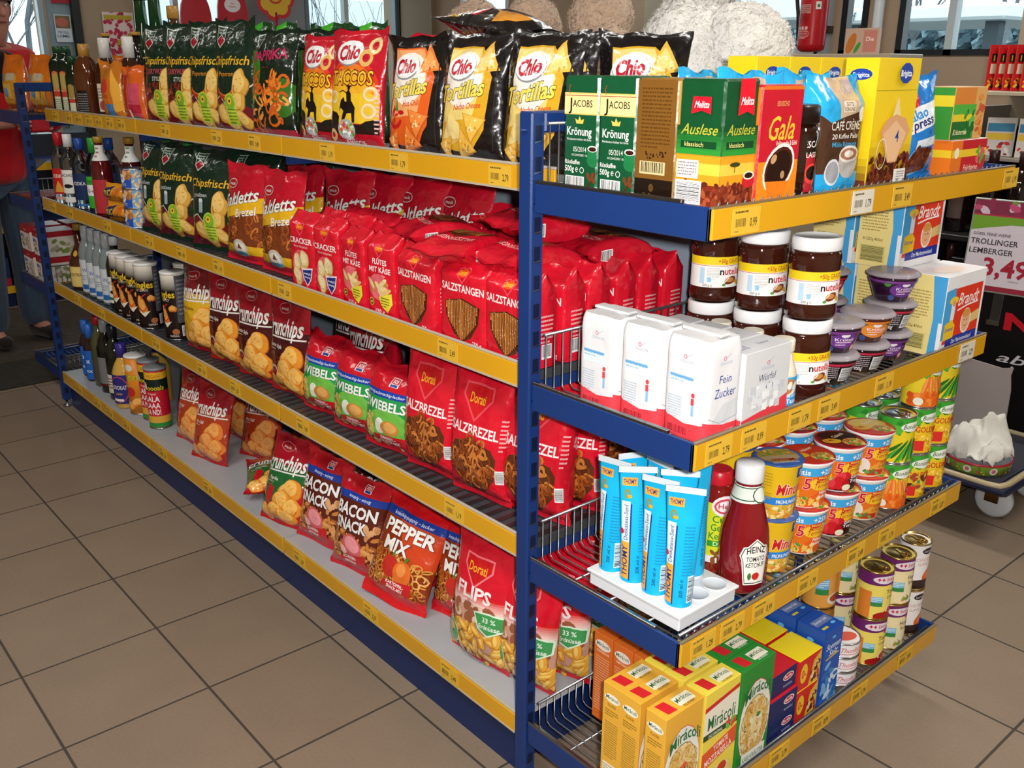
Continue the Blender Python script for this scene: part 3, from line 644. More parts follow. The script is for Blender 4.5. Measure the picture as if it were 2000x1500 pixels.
@K
def flips_bag():
    A = Art(); w, h = 17.5, 29
    A.grad(0, 13.4, w, 3.6, '#f2d9cf', '#dd1a24', 7).R(0, 1.4, w, 12.2, '#c99a86').blobs(1, 10, w-1, 14, 26, 1.6, ('#9c5a3e', '#b87a58', '#e7c9b0'), 4, .7)
    A.poly([(8.7, 17.8), (4.4, 22.2), (4.6, 24.8), (12.8, 24.8), (13, 22.2)], '#ee7a84').poly([(8.7, 18.4), (4.9, 22.3), (5, 24.4), (12.4, 24.4), (12.5, 22.3)], '#c9141e').T('Dorati', 8.7, 21.3, 1.9, '#f1b32c', w=5.4, b=.03)
    A.T('FLIPS', 8.7, 15.6, 2.8, '#f6f0f0', w=10.4, b=.06).T('Mais-Erdnuss-Snack', 8.7, 14.6, .6, '#fbe6e6', w=8)
    g = random.Random(8)
    for i in range(60):
        x, y, r = g.uniform(.8, w-.8), g.uniform(1.6, 9.4), g.uniform(0, 180); A.E(x, y-.1, 1.9, .85, '#b9731f', r, 10).E(x, y, 1.8, .75, '#e3a93c', r, 10).E(x-.2, y+.15, 1.2, .35, '#f3cd70', r, 8)
    A.poly([(10, 13.6), (14, 14.2), (17.4, 13.8), (17.2, 10.6), (14, 8.8), (11.4, 10)], '#d8efd8').poly([(10.4, 13.3), (14, 13.8), (17.1, 13.4), (16.9, 10.8), (14, 9.2), (11.7, 10.2)], '#3f9a56').T('33 %', 14, 11.9, 1.1, '#eaf6ea', w=3, b=.03).T('Erdn\u00fcsse', 14, 10.4, 1, '#eaf6ea', w=4.6, b=.03)
    A.ring(2.8, 6.2, 2.4, 3, 2.2, '#3fa03c', 20).ring(2.8, 6.2, 2.4, 3, .3, '#dff0d0', 20).E(2.7, 7, 1.2, .9, '#e3a93c').T('200 g', 9, 1.8, 1, '#fbeeee', w=3.4)
    return bag('peanut_flips_bag', w, h, 7.5, RED, A, seed=24, wr=.5, p=3, skew=.7)
# ---------- coffee and cocoa ----------
def brickp(name, w, d, h, c, F, R, m=BRICK, T=None, cs=None):
    return box_pack(name, w, d, h, c, {k: v for k, v in (('F', F), ('R', R), ('T', T)) if v}, cs, m, .35)
@K
def coffee_green_gold():
    A = Art(); w, h = 7.7, 18
    A.R(.1, 12, w-.2, 3.4, '#e9c56a').R(.1, 12.2, w-.2, 3, '#f4dc98').R(.1, 14.9, w-.2, .12, '#b3332a').T('J', 1.4, 12.7, 1.9, '#1b1a18', w=.8, b=.02).T('ACOBS', 4.2, 13.2, 1.1, '#1b1a18', w=4.4, b=.015).line([(1.3, 15.2), (1.1, 16), (1.4, 16.6)], .12, '#c8382a')
    A.poly([(2.9, 10.6), (2.6, 11.4), (3.3, 11.1), (3.6, 11.8), (4, 11.1), (4.6, 11.4), (4.4, 10.6)], '#e9c85c').T('Kr\u00f6nung', 3.6, 8.8, 1.3, '#f2f3ee', w=5.6, b=.035).T('Mindestens haltbar bis Ende:', 3.6, 8, .34, '#dfe6df', w=5.6)
    A.T('05/2014', 3.8, 6.2, .8, '#cfdccf', w=3).T('0012244520801 18:40', 4, 5.5, .35, '#cfdccf', w=4).T('R\u00f6stkaffee', .5, 4.2, .7, '#f2f3ee', w=3.4, al='l', b=.03).T('500g \u212e', .5, 3, .9, '#f2f3ee', w=3, al='l', b=.03).ring(4.4, 3.3, .5, .5, .12, '#eee')
    A.E(6.9, 5, 1.4, 1.1, '#1d7a44').R(5.6, 5.2, 2, 1.6, '#1f7d48').E(6.7, 6.8, 1.1, .5, '#e9efe9').E(6.7, 6.75, .85, .36, '#3a1a10').blobs(5.6, 1, 7.4, 2.9, 10, .5, ('#5a2a16', '#7a3c20'), 2).bar(.7, .3, 4.3, 2, 5)
    S = Art().R(.2, 12, 7.6, 3.4, '#e9c56a')
    return brickp('coffee_pack', w, 8, h, '#0f5230', A, S, T=Art().R(1, 3, 5.7, 2, '#c9b98a').line([(0, 4), (7.7, 4)], .15, '#3a6b4c'))
@K
def coffee_gold():
    A = Art(); w, h = 7.5, 17.8
    A.R(0, 0, w, 3.2, '#1c120b').R(0, 3.2, w, h-3.4, '#7a521f').lines(.9, 16.2, 5.7, 16, .56, '#5b3a12', seed=4).bar(.9, 3.9, 5, 1.9, 6, bgc='#d8c692').blobs(1.2, 6.3, 6.2, 7.3, 18, .22, ('#2e1a0a',), 2).E(3.4, 1.9, .5, .6, '#5b4021').T('Dallmayr', 3.6, .5, .6, '#6b4d28', w=3.6)
    return brickp('coffee_pack', w, 8, h, '#8a6126', A, None, cs={'R': '#d9b25a'})
def melf(front):
    A = Art(); w = 8
    A.R(0, 3, w, 4.4, '#e59a22').R(0, 4.6, w, 1.6, '#f3c448').R(0, 0, w, 3.2, '#7c2a18'); A.blobs(0.2, 0, w-.2, 3.4, 60, .55, ('#8a3a22', '#5e2214', '#a5512e'), 3 if front else 5)
    A.grad(0, 7.4, w, 4, '#2b8f33', '#0d4a24', 6)
    A.T('Auslese', w*.5, 10.2, 1.5, '#b7b43a', w=6.6, sh=.4, b=.01).R(w*.1, 8.3, w*.8, 1, '#0c4522').T('klassisch', w*.4, 8.5, .65, '#d7cf7a', w=3.4)
    if front: A.poly([(3, 12.8), (3.2, 17.8), (6.6, 17.8), (6.8, 12.8), (5, 13.4)], '#d8182c').T('Melitta', 5, 14.3, 1.1, '#fff', w=3, sh=.4).line([(3.2, 5), (3.2, 6)], .15, '#3a2a12').E(3.2, 6.1, 1.2, .35, '#3c3f1a').E(6.6, 3.6, 1.5, 1, '#c5202c').E(6.6, 4.4, 1.3, .6, '#efe6da').E(6.6, 4.4, 1, .42, '#2b120c')
    else: A.poly([(2.4, 13), (2.6, 15.4), (5.8, 15.4), (5.9, 13), (4.2, 13.5)], '#d8182c').T('Melitta', 4.2, 13.9, .9, '#fff', w=2.6, sh=.4).R(.3, 4, 4, 2.6, '#e8dcd8').lines(.5, 6.1, 3.5, 5, .42, '#8a7f80').bar(.2, .3, 4.8, 3.4, 4, vert=False)
    return A
@K
def coffee_green_red(): return brickp('coffee_pack', 8, 8, 17.8, '#0b4a26', melf(0), melf(1))
@K
def coffee_red_orange():
    A = Art(); w, h = 11.5, 17
    A.R(.1, 6, w-.2, 10.6, '#c3182c').R(.1, .1, w-.2, 6, '#ee8a1e').R(.1, 16.3, w-.2, .5, '#e0701e').T('EDUSCHO', 5.8, 14, .7, '#d9a86a', w=3.4).T('Gala', 6, 9.2, 3.4, '#f0c23a', w=7.2, sh=.35, b=.02).T('Vollmundig & Edel', 7.6, 8.3, .7, '#f3e2d8', w=6)
    A.E(6, 5, 4.6, 3.4, '#f3efe8', 25).E(6, 5, 4.1, 2.9, '#4a1c0e', 25).E(6, 4.9, 3.6, 2.5, '#240c07', 25).E(4.4, 6.4, .9, .6, '#c79a6a', 30).E(7.2, 4, .6, .6, '#b58a62').poly([(2.4, 3.2), (9, 3), (8, .6), (3.6, .6)], '#e87e1a').T('R\u00f6stkaffee mit Karamell', 5.6, .3, .4, '#f7e3c0', w=7)
    return brickp('coffee_pack', w, 7.5, h, '#c3182c', A, None, cs={'R': '#d9701e', 'L': '#e07a20'})
@K
def instant_jar():
    r = empty('instant_coffee_jar'); mb = MB(); prof = [(3.4, 0), (4, .5), (4, 9.6), (3.3, 11)]
    mb.lathe(prof, '#2a120b', GLASSY, 24, power=3)
    A = Art().R(-3.4, .8, 6.8, 8.4, '#b21a2a').R(-3.4, 6.6, 6.8, 2.6, '#1d0c0a').T('NESCAF\u00c9', 0, 7.6, 1, '#f3efe8', w=5.8, b=.03).T('CLASSIC', 0, 6.1, .8, '#f3efe8', w=4.2, b=.02).E(.4, 3.6, 1.8, 1.6, '#e8433a').E(.4, 3.7, 1.4, 1.1, '#1d0a08'); A.blobs(-3, .9, -1.2, 3.2, 12, .4, ('#6b3018', '#8a4a28'), 2)
    wrap(mb, A, prof, GLASSY, 24, off=.15); mb.build('jar', r, CM)
    mb = MB(); mb.lathe([(3.1, 10.9), (3.8, 11.2), (3.8, 13.6), (3.4, 14)], '#1e0f0b', PLAS, 24, power=3); mb.build('lid', r, CM); return r
@K
def coffee_pad_bag():
    A = Art(); w, h = 15, 18.5
    A.R(0, 3, w, 11, '#4a2d1c').R(0, 0, w, 3.2, '#23a5e0').poly([(0, 13), (0, h), (4, h), (5.4, 12), (3, 11.4)], '#25a9e4').poly([(11.4, 13), (12.4, h), (w, h), (w, 13)], '#25a9e4').poly([(5.4, 12), (4, h), (12.4, h), (11.4, 13)], '#cbb196')
    A.R(6.4, 13, 3.6, 1.8, '#e6d6bc').T('GUTE', 8.2, 14, .6, '#4a3a24', w=2).T('T\u00d6NUNG', 8.2, 13.2, .6, '#4a3a24', w=3)
    A.T('CAF\u00c9 CR\u00c8ME', 7.6, 10.2, 1.4, '#efe9df', w=9, b=.01).T('20 Kaffee Pads', 7.6, 8.8, .8, '#efe9df', w=8).T('Milde R\u00f6stung', 7.6, 7.5, .8, '#3fb3e8', w=7.6, b=.02)
    A.E(9.4, 4.8, 3.2, 2.6, '#b9b4ae').E(9.4, 6.2, 3.2, 1.4, '#e6e2dc').E(9.4, 6.2, 2.7, 1, '#a9745a').E(9.4, 6.2, 1.5, .6, '#efe2d6').E(4.6, 3.4, 2.2, 2.2, '#d9dce0').E(4.6, 3.4, 1.8, 1.8, '#9fa0a6').E(12.6, 12.6, 1.2, 1.2, '#eceef0')
    return bag('coffee_pad_bag', w, h, 7, '#25a9e4', A, p=4, env='block', seed=31, wr=.5, top=.8)
@K
def pad_bag_back(): 
    A = Art().poly([(3, 10), (4, 18.5), (11, 18.5), (12, 10)], '#cbb196'); return bag('coffee_pad_bag', 15, 19.5, 6, '#25a9e4', A, p=4, env='block', seed=32, wr=.7, top=.75)
@K
def filter_box():
    w, d, h = 14, 6, 21; A = Art(); A.R(.1, 15.8, w-.2, .12, '#b8a01a').grad(.1, .1, w-.2, 8, '#7a3a1a', '#e8c41e', 6)
    A.blobs(.4, 0.2, w-.4, 5.4, 150, .55, ('#5a1f14', '#7a2f1c', '#3c120c'), 3, .8).E(8.6, 18.6, 2.2, 1.7, '#1f3f9e', 0, 10).T('Brigitta', 8.6, 18.1, 1, '#fff', w=3.6, b=.04)
    A.poly([(7, 15), (9, 10.4), (5.2, 10.4)], '#ead79a').poly([(2.4, 9.2), (4, 11.2), (7, 12), (10.4, 11.2), (12.2, 9.2), (8.6, 4), (5.8, 4)], '#d9a274').poly([(3.4, 8.8), (7, 11), (11, 8.8), (8.4, 4.2), (6, 4.2)], '#e8bb8e').T('4', 8, 7.4, 2, '#2b4a9e', w=1.2).ring(3.4, 5.6, 1.7, 2.6, .16, '#f0e6d0').R(8.4, .6, 4, 2.2, '#e8e4dc').lines(9.4, 2.2, 2.6, 4, .4, '#777')
    L = Art().E(3, 18.4, 2, .9, '#1f3f9e').T('Brigitta', 3, 18, .7, '#fff', w=3).grad(.1, .1, 5.8, 6, '#6b2f16', '#e8c41e', 5)
    return box_pack('filter_box', w, d, h, '#ecca1c', {'F': A, 'L': L})
@K
def filter_box_plain(): return box_pack('filter_box', 9.5, 6, 21.2, '#ecca1c', {'F': Art().E(4.7, 18.6, 2, 1, '#1f3f9e').T('Brigitta', 4.7, 18.2, .8, '#fff', w=3.2), 'R': Art().E(3, 18.6, 1.8, .9, '#1f3f9e')})
@K
def cocoa_bag():
    A = Art(); w, h = 14.5, 20
    A.E(3.6, 15, 3.6, 2.6, '#d3222e').T('der Beste', 3.6, 14.7, .7, '#ffdede', w=4.4, rot=20)
    A.poly([(.2, 7.6), (12.8, 10.6), (12.6, 15), (.2, 12.4)], '#e8edf3').T('kakao', 5.6, 11.2, 1.9, '#2f8fd8', w=7.4, b=.06, rot=12).T('ex', 2.4, 8.9, 1.8, '#c9204a', w=2.6, b=.05, rot=12).T('press', 7.6, 9.9, 1.8, '#23307a', w=7.2, b=.05, rot=12)
    A.poly([(5, 5.6), (12.6, 6.6), (12.4, 8.2), (5.2, 7.2)], '#dfe8f0').E(7.4, 3.4, 4, 2.8, '#6db7e8').E(7.4, 3.6, 3.6, 2.4, '#6b2f1c'); A.blobs(4.6, 1.6, 10.4, 5.6, 30, .9, ('#7c3a22', '#5a2415', '#944c2e'), 5)
    return bag('cocoa_bag', w, h, 6, '#1878cc', A, seed=33, wr=.5, flop=-.5, p=3)
@K
def tea_box_green():
    A = Art(); w, h = 13, 9.5; A.R(.1, .1, w-.2, h-.2, '#d9a55c').R(.1, 6.4, 8.4, 3, '#d9822c').R(.1, 4.4, 9, 2, '#4fae3a').R(.1, .1, 9, 3.2, '#1d6a26').R(.1, 3.3, 9, 1.3, '#e3cf2c').blobs(5, .6, 9, 5, 22, .7, ('#3c9a34', '#62b84c', '#226a28'), 3).T('Kr\u00e4utertee', 3.6, .9, 1, '#efe9b8', w=5.6, sh=.3).blobs(10, 1, 12.4, 8, 12, .9, ('#c9542a', '#e38a3c'), 4)
    return box_pack('tea_box', w, 7, h, '#d9a55c', {'F': A, 'L': Art().R(.1, .1, 6.8, 9.3, '#3a8f34').R(.1, 6, 6.8, 2, '#e3cf2c')})
@K
def tea_box_red():
    A = Art(); w, h = 14.5, 6.6; A.R(.1, .1, w-.2, h-.2, '#c2202a').R(.1, .1, 4, h-.2, '#e5761e').R(.1, 3.4, w-.2, 1.4, '#ecc62a').E(2, 4.2, .9, 1, '#f2ecd8').T('Fr\u00fcchtetee', 8.4, .8, 1.1, '#f1d6b8', w=6, sh=.3).blobs(10.4, 2, 13.6, 4.8, 10, .8, ('#b51a3a', '#e0586a', '#4fae3a'), 3)
    return box_pack('tea_box', w, 7.5, h, '#e5761e', {'F': A, 'L': Art().R(.1, 3.4, 7.3, 1.4, '#ecc62a')}, cs={'T': '#eddfe0'})
# ---------- sugar, spreads, desserts ----------
def sugar_art(w, h, front):
    A = Art(); A.poly([(0, 0), (w, 0), (w, 2.6 if front else 3.2), (w*.5, 2.6), (0, 3.6)], '#e2404a')
    A.T('S\u00dcDZUCKER', w/2, h*.76, .45, '#aeb6c6', w=2.8).ring(w/2-.4, h*.82, .35, .35, .12, '#d05a6a').line([(w/2, h*.82), (w/2+1, h*.86)], .1, '#a9b6c4')
    if front: A.T('Fein', w*.5, h*.58, 1.3, '#2a3c8a', w=2.8, b=-.005, sh=.1).T('Zucker', w*.52, h*.44, 1.5, '#2a3c8a', w=5, b=-.005, sh=.1).poly([(w*.2, 3.4), (w*.5, 6), (w*.9, 6.6), (w*.97, 3.6), (w*.6, 2.8)], '#cdd0d4').line([(w*.1, 4.2), (w*.4, 3), (w*.95, 3.6)], .12, '#9aa2a8').T('... feink\u00f6rnig, rasch l\u00f6slich:', w*.5, 1.2, .35, '#fff', w=5.4, rot=3)
    else: A.R(w*.12, h*.5, w*.55, 2, '#d7e8f5').R(w*.12, h*.5+1.7, w*.55, .35, '#5aa0d6').lines(w*.14, h*.62, w*.5, 3, .45, '#8fb3cf').lines(w*.1, h*.4, w*.32, 9, .42, '#a9bccb', seed=4).E(w*.68, 7.6, .35, .4, '#d8404a').R(w*.64, 5.9, .6, 1.2, '#d8404a').R(w*.65, 4.2, .5, 1.8, '#8ab8dc').bar(w*.1, .5, w*.5, 1.5, 5, '#7d1020', '#e2404a')
    return A
@K
def sugar_bag():
    w, d, h = 8.6, 8.6, 16.5
    # folded paper bag: front is the barcode side, right side is the brand side
    us = []; R = 1.1
    per = [(-w/2, 0)]; mb = MB()
    def ring_pt(s_):   # rounded rectangle by arc length, starting mid-left, going along the front, right, back
        L_ = [('l', -w/2, 0, -w/2, -d/2+R), ('a', -w/2+R, -d/2+R, 180), ('l', -w/2+R, -d/2, w/2-R, -d/2), ('a', w/2-R, -d/2+R, 270), ('l', w/2, -d/2+R, w/2, d/2-R), ('a', w/2-R, d/2-R, 0), ('l', w/2-R, d/2, -w/2+R, d/2), ('a', -w/2+R, d/2-R, 90), ('l', -w/2, d/2-R, -w/2, 0)]
        for q in L_:
            if q[0] == 'l':
                l = math.hypot(q[3]-q[1], q[4]-q[2])
                if s_ <= l+1e-6: t = s_/l; return q[1]+(q[3]-q[1])*t, q[2]+(q[4]-q[2])*t
            else:
                l = R*pi/2
                if s_ <= l+1e-6: a = rad(q[3]+90*s_/l); return q[1]+R*cos(a), q[2]+R*sin(a)
            s_ -= l
        return -w/2, 0
    tot = 2*(w+d)-8*R+2*pi*R; n = 48; us = [tot*i/n for i in range(n+1)]; vs = [0, .5, 1.5, 3, 5, 7, 9, 11, 13, 14.4, 15.4, 16.1, h]
    def fn(u, v):
        x, y = ring_pt(min(u, tot-1e-6)); k = 1-.05*(1-min(1, v/.5))-(.10*max(0, (v-14.4)/2.1)**2)
        b_ = .16*noise.noise(Vector((x*.5, y*.5, v*.3)))+.12*abs(noise.noise(Vector((x, y, v*.9))))*(1+max(0, v-11)*.5)
        return (x*(k+b_*.12), y*(k+b_*.12), v+(.25*noise.noise(Vector((x*.4, y*.4, 3))) if v > 15 else 0))
    P = Patch(us, vs, fn, True); P.base(mb, '#dcdcdf', PAPER)
    q = d/2-R+R*pi/2-R*.6; A0 = sugar_art(w, h, False); A1 = sugar_art(d, h, True); A = Art()
    for polys, c in A0.L: A.L.append(([[(x+q-.2, y) for x, y in p_] for p_ in polys], c))
    for polys, c in A1.L: A.L.append(([[(x+q+w-.9, y) for x, y in p_] for p_ in polys], c))
    P.art(mb, A, PAPER, .03)
    # folded top
    ns = 6; k0 = None
    for i in range(n):
        a, b = P.P[i][-1], P.P[i+1][-1]; c = Vector((0, 0, h+.5)); m1 = a*.5+c*.5+Vector((0, 0, .18)); m2 = b*.5+c*.5+Vector((0, 0, .18))
        mb.add([a, b, m2, m1], [(0, 1, 2, 3)], '#d9d9da', PAPER, False, [(0, 0, 1)]*4); mb.add([m1, m2, c], [(0, 1, 2)], '#dadada', PAPER, False, [(0, 0, 1)]*3)
    o = mb.build('sugar_bag', scale=CM)
    fb = MB(); fb.box(-w/2+.4, -1.3, h+.25, w/2-.4, 1.1, h+.75, '#d6d6d7', PAPER, .15); f_ = fb.build('folded_flap', o, CM); return o
@K
def sugar_cube_box():
    A = Art(); w, h = 12.4, 13.4
    A.poly([(0, 0), (w, 0), (w, 4.6), (w*.5, 3), (0, 2.2)], '#e2404a').T('S\u00dcDZUCKER', w/2, h*.74, .5, '#aeb6c6', w=3.6).ring(w/2, h*.82, .4, .4, .12, '#d05a6a').line([(w/2, h*.82), (w/2+1.4, h*.88)], .12, '#a9b6c4')
    A.T('W\u00fcrfel', w*.5, h*.6, 1.2, '#3a4a6a', w=4.6, b=-.008, sh=.15).T('Zucker', w*.52, h*.49, 1.1, '#3a4a6a', w=4.4, b=-.008, sh=.15)
    g = random.Random(4)
    for i in range(34): x, y = g.uniform(.8, w-2), g.uniform(2.8, 6.4); A.R(x, y, 1.3, 1.3, g.choice(('#dfe2e6', '#c9ced4', '#eef0f2')))
    A.poly([(0, 0), (w, 0), (w, 2.4), (w*.5, 1.9), (0, 2.3)], '#e2404a').T('... f\u00fcr guten W\u00fcrfel', w*.4, .8, .45, '#fff', w=5)
    L = Art().R(.1, .1, 5.3, 2.2, '#e2404a').R(1, 6.4, 2.4, .5, '#5aa0d6').lines(1, 6, 3.2, 7, .5, '#9fb3c3')
    return box_pack('sugar_cube_box', w, 5.5, h, '#d6d7da', {'F': A, 'L': L, 'T': Art().bar(1, 1.4, 3, 2.4, 3, '#889', '#dcdde1').T('Zucker', 8, 2.4, .8, '#8a93a8', w=3)}, cs={'T': '#d4d6da'})
@K
def milk_bottle():
    r = empty('condensed_milk_bottle'); mb = MB(); prof = [(2.4, 0), (2.6, .5), (2.6, 6.5), (2.3, 7.6), (1.7, 9.4), (1.5, 10.4)]
    mb.lathe(prof, '#e8dfc8', GLASSY, 22)
    mb.build('bottle', r, CM); mb = MB(); A = Art().R(-4.6, 1, 9.2, 5.2, '#3f9fdc').blobs(-2, 3, 2, 5.4, 8, 1, ('#e8e2d4', '#b07a4a'), 4).T('Die mit der', 0, 2.6, .5, '#fff', w=3).T('Tasse', 0, 1.5, .8, '#fff', w=2.8, b=.03)
    wrap(mb, A, prof, PAPER, 22, off=.05); mb.build('label', r, CM)
    mb = MB(); mb.lathe([(1.75, 10.3), (1.85, 10.5), (1.85, 12.2), (1.7, 12.5)], '#e6e0cb', PLAS, 22); mb.build('cap', r, CM); return r
@K
def nut_spread_jar():
    r = empty('nut_spread_jar'); mb = MB(); prof = [(3.9, 0), (4.5, .5), (4.6, 1.4), (4.45, 2.6), (4.4, 8), (4.6, 9.6), (4.5, 11.2), (4.1, 12.2)]
    mb.lathe(prof, '#3b160c', GLASSY, 32, squash=.86); mb.build('jar', r, CM)
    mb = MB(); p2 = [(4.53, 2.8), (4.5, 5), (4.5, 8.6)]
    A = Art().R(-8, 2.9, 16, 5.7, '#f3f1ee').R(-8, 7.1, 16, 1.5, '#f2cf1c').line([(-8, 6.95), (8, 6.95)], .1, '#c9332a').T('+50g GRATIS', 1.4, 7.45, .8, '#b3301f', w=5, b=.02)
    A.T('n', -.3, 5.3, 1.25, '#1c1a1c', w=.85, b=.06).T('utella', 2.1, 5.3, 1.25, '#d3141f', w=3.7, b=.045).R(-4.6, 3.6, 1, 3, '#b9d6ec').lines(-3.2, 6.4, 2.4, 8, .28, '#b9b4ae').R(-3, 3.9, .7, .9, '#8fc3e8').T('500 g \u212e', -3, 3.1, .45, '#4a4642', w=1.9)
    A.E(1.6, 4.2, 1.4, .7, '#7a3a1e', 15).E(1.4, 4.3, 1, .45, '#c98a4a').line([(0, 3.6), (1.2, 4.7)], .2, '#e6e2da').E(3, 3.9, .5, .35, '#e09a2a').E(.2, 3.4, .4, .25, '#5c9a3a').E(3.4, 3.5, .35, .3, '#c8c232')
    wrap(mb, A, p2, PAPER, 32, off=.02, R0=4.5, squash=.86); mb.build('label', r, CM)
    mb = MB(); mb.lathe([(4.15, 12.0), (4.35, 12.2), (4.35, 14), (4.2, 14.3), (3.9, 14.35), (3.8, 14.2), (.1, 14.2)], '#f2f3f4', PLAS, 40, squash=.9); mb.build('lid', r, CM); return r
def dessert(top, body, badge, face):
    r = empty('dessert_cup'); mb = MB(); prof = [(3, 0), (3.2, .3), (4.3, 3.4), (4.7, 4.4), (4.75, 5.2)]
    mb.lathe(prof, body, GLASSY, 28)
    A = Art()
    if face: A.E(0, 2.6, 3, 1.5, badge).E(0, 3.7, .8, .4, '#f2ecf2').T('Kr\u00fctzli', 0, 2.6, .6, '#f6e8f2', w=3.6, b=.02).lines(-1.6, 2.2, 3.2, 2, .5, '#f0cfe0').E(2.6, 1.2, .8, .8, '#d8485a').R(2.1, .8, 1, .8, '#f0d8da').E(-2.6, 1, .7, .6, '#33508a').E(-3.4, 3.8, .6, .5, '#4a8a3a')
    else: A.lines(-3.4, 3.6, 3.6, 7, .42, '#c9c0c6').bar(.6, .8, 3.2, 2.8, 5, vert=False).T('200g', -2, .6, .6, '#f2f0f0', w=1.8, b=.03)
    wrap(mb, A, prof[1:], GLASSY, 28, R0=4.1, off=.05, zs=[.3, 1, 1.8, 2.6, 3.4, 4.4]); mb.build('cup', r, CM)
    mb = MB(); mb.lathe([(4.6, 3.9), (4.7, 4.3), (4.7, 4.6)], top, PLAS, 28)
    mb.build('filling', r, CM)
    mb = MB(); mb.lathe([(4.9, 5), (5.2, 5.1), (5.2, 5.4), (4.6, 5.9), (4.2, 5.95), (.1, 5.95)], '#e9dfe6', CLEARL, 28); mb.build('lid', r, CM); return r
CLEARL = mat('clear_plastic_lid', .08, 0, .6, trans=.6, ior=1.15)
@K
def dessert_violet(): return dessert('#7a3a8c', '#2a1028', '#6b3590', True)
@K
def dessert_red(): return dessert('#b81c34', '#280a12', '#c22638', True)
@K
def dessert_orange(): return dessert('#e0822c', '#4a2016', '#e08a2a', True)
@K
def dessert_back(): return dessert('#c02844', '#180a10', '#b02878', False)
@K
def rusk_box():
    w, d, h = 17.2, 9.6, 16.6; A = Art()
    A.R(.1, .1, w-.2, h-.2, '#eeeef0').R(1, 2.4, w-2, 11.4, '#e03c22').poly([(.1, 3.4), (.1, h-3), (4, h-2.6), (5, 9), (3.6, 3.4)], '#4aa5e0').R(2.4, 1.6, w-3.4, 2, '#22349a').T('Der Markenzwieback', 9.6, 2.1, .9, '#e8ecf8', w=9, sh=.2)
    A.T('Brandt', 10.4, 10, 2.6, '#f6f2f0', w=9.4, sh=.35, b=.02).line([(6, 9), (10, 9.6), (15, 9.8)], .35, '#f6f2f0').E(10.4, 6.2, 2.3, 2.7, '#f4efe8').E(10.4, 6.2, 1.9, 2.3, '#e9b68c').E(10.4, 7.8, 1.8, .9, '#d99a4a').E(9.8, 6.4, .22, .16, '#4a2c1c').E(11, 6.4, .22, .16, '#4a2c1c').ring(10.4, 5.5, .7, .5, .15, '#b3473a', 0, 8, (.55, .95)).poly([(12.6, 5.4), (w-1, 5.8), (w-1, 8), (12.6, 7.4)], '#e3c27a')
    A.E(3.8, 11.4, 1.9, .8, '#f0cf3a').R(3, 7.2, 1.6, 3.4, '#efeae6').E(3.9, 10.8, .6, .7, '#d8a27c').poly([(1, 3.2), (1, 6.6), (4, 7.4), (5.6, 6), (5.4, 3.4)], '#efc42a').T('Sommer', 3.2, 5, .9, '#22349a', w=3.6, b=.03)
    L = Art().R(.1, .1, d-.2, h-.2, '#ecd98e').poly([(d-2.4, 0.1), (d-.1, .1), (d-.1, h-.1), (d-3, h-.1), (d-2, 8)], '#4aa5e0').R(d-.8, .1, .7, 7, '#eeeef0').lines(.8, 13, 5.6, 10, .62, '#b39c54', seed=5).T('8/1225g 450ml', 3.4, 5.4, .6, '#6b5a1e', w=4.4).bar(.8, 1, 5.6, 3.4, 6, '#3a4a2a', '#d8c878', vert=False)
    return box_pack('rusk_box', w, d, h, '#ecebe8', {'F': A, 'L': L, 'T': Art().E(8, 4, 5, 2.4, '#f3d9c2')}, cs={'T': '#e9e6e4'})
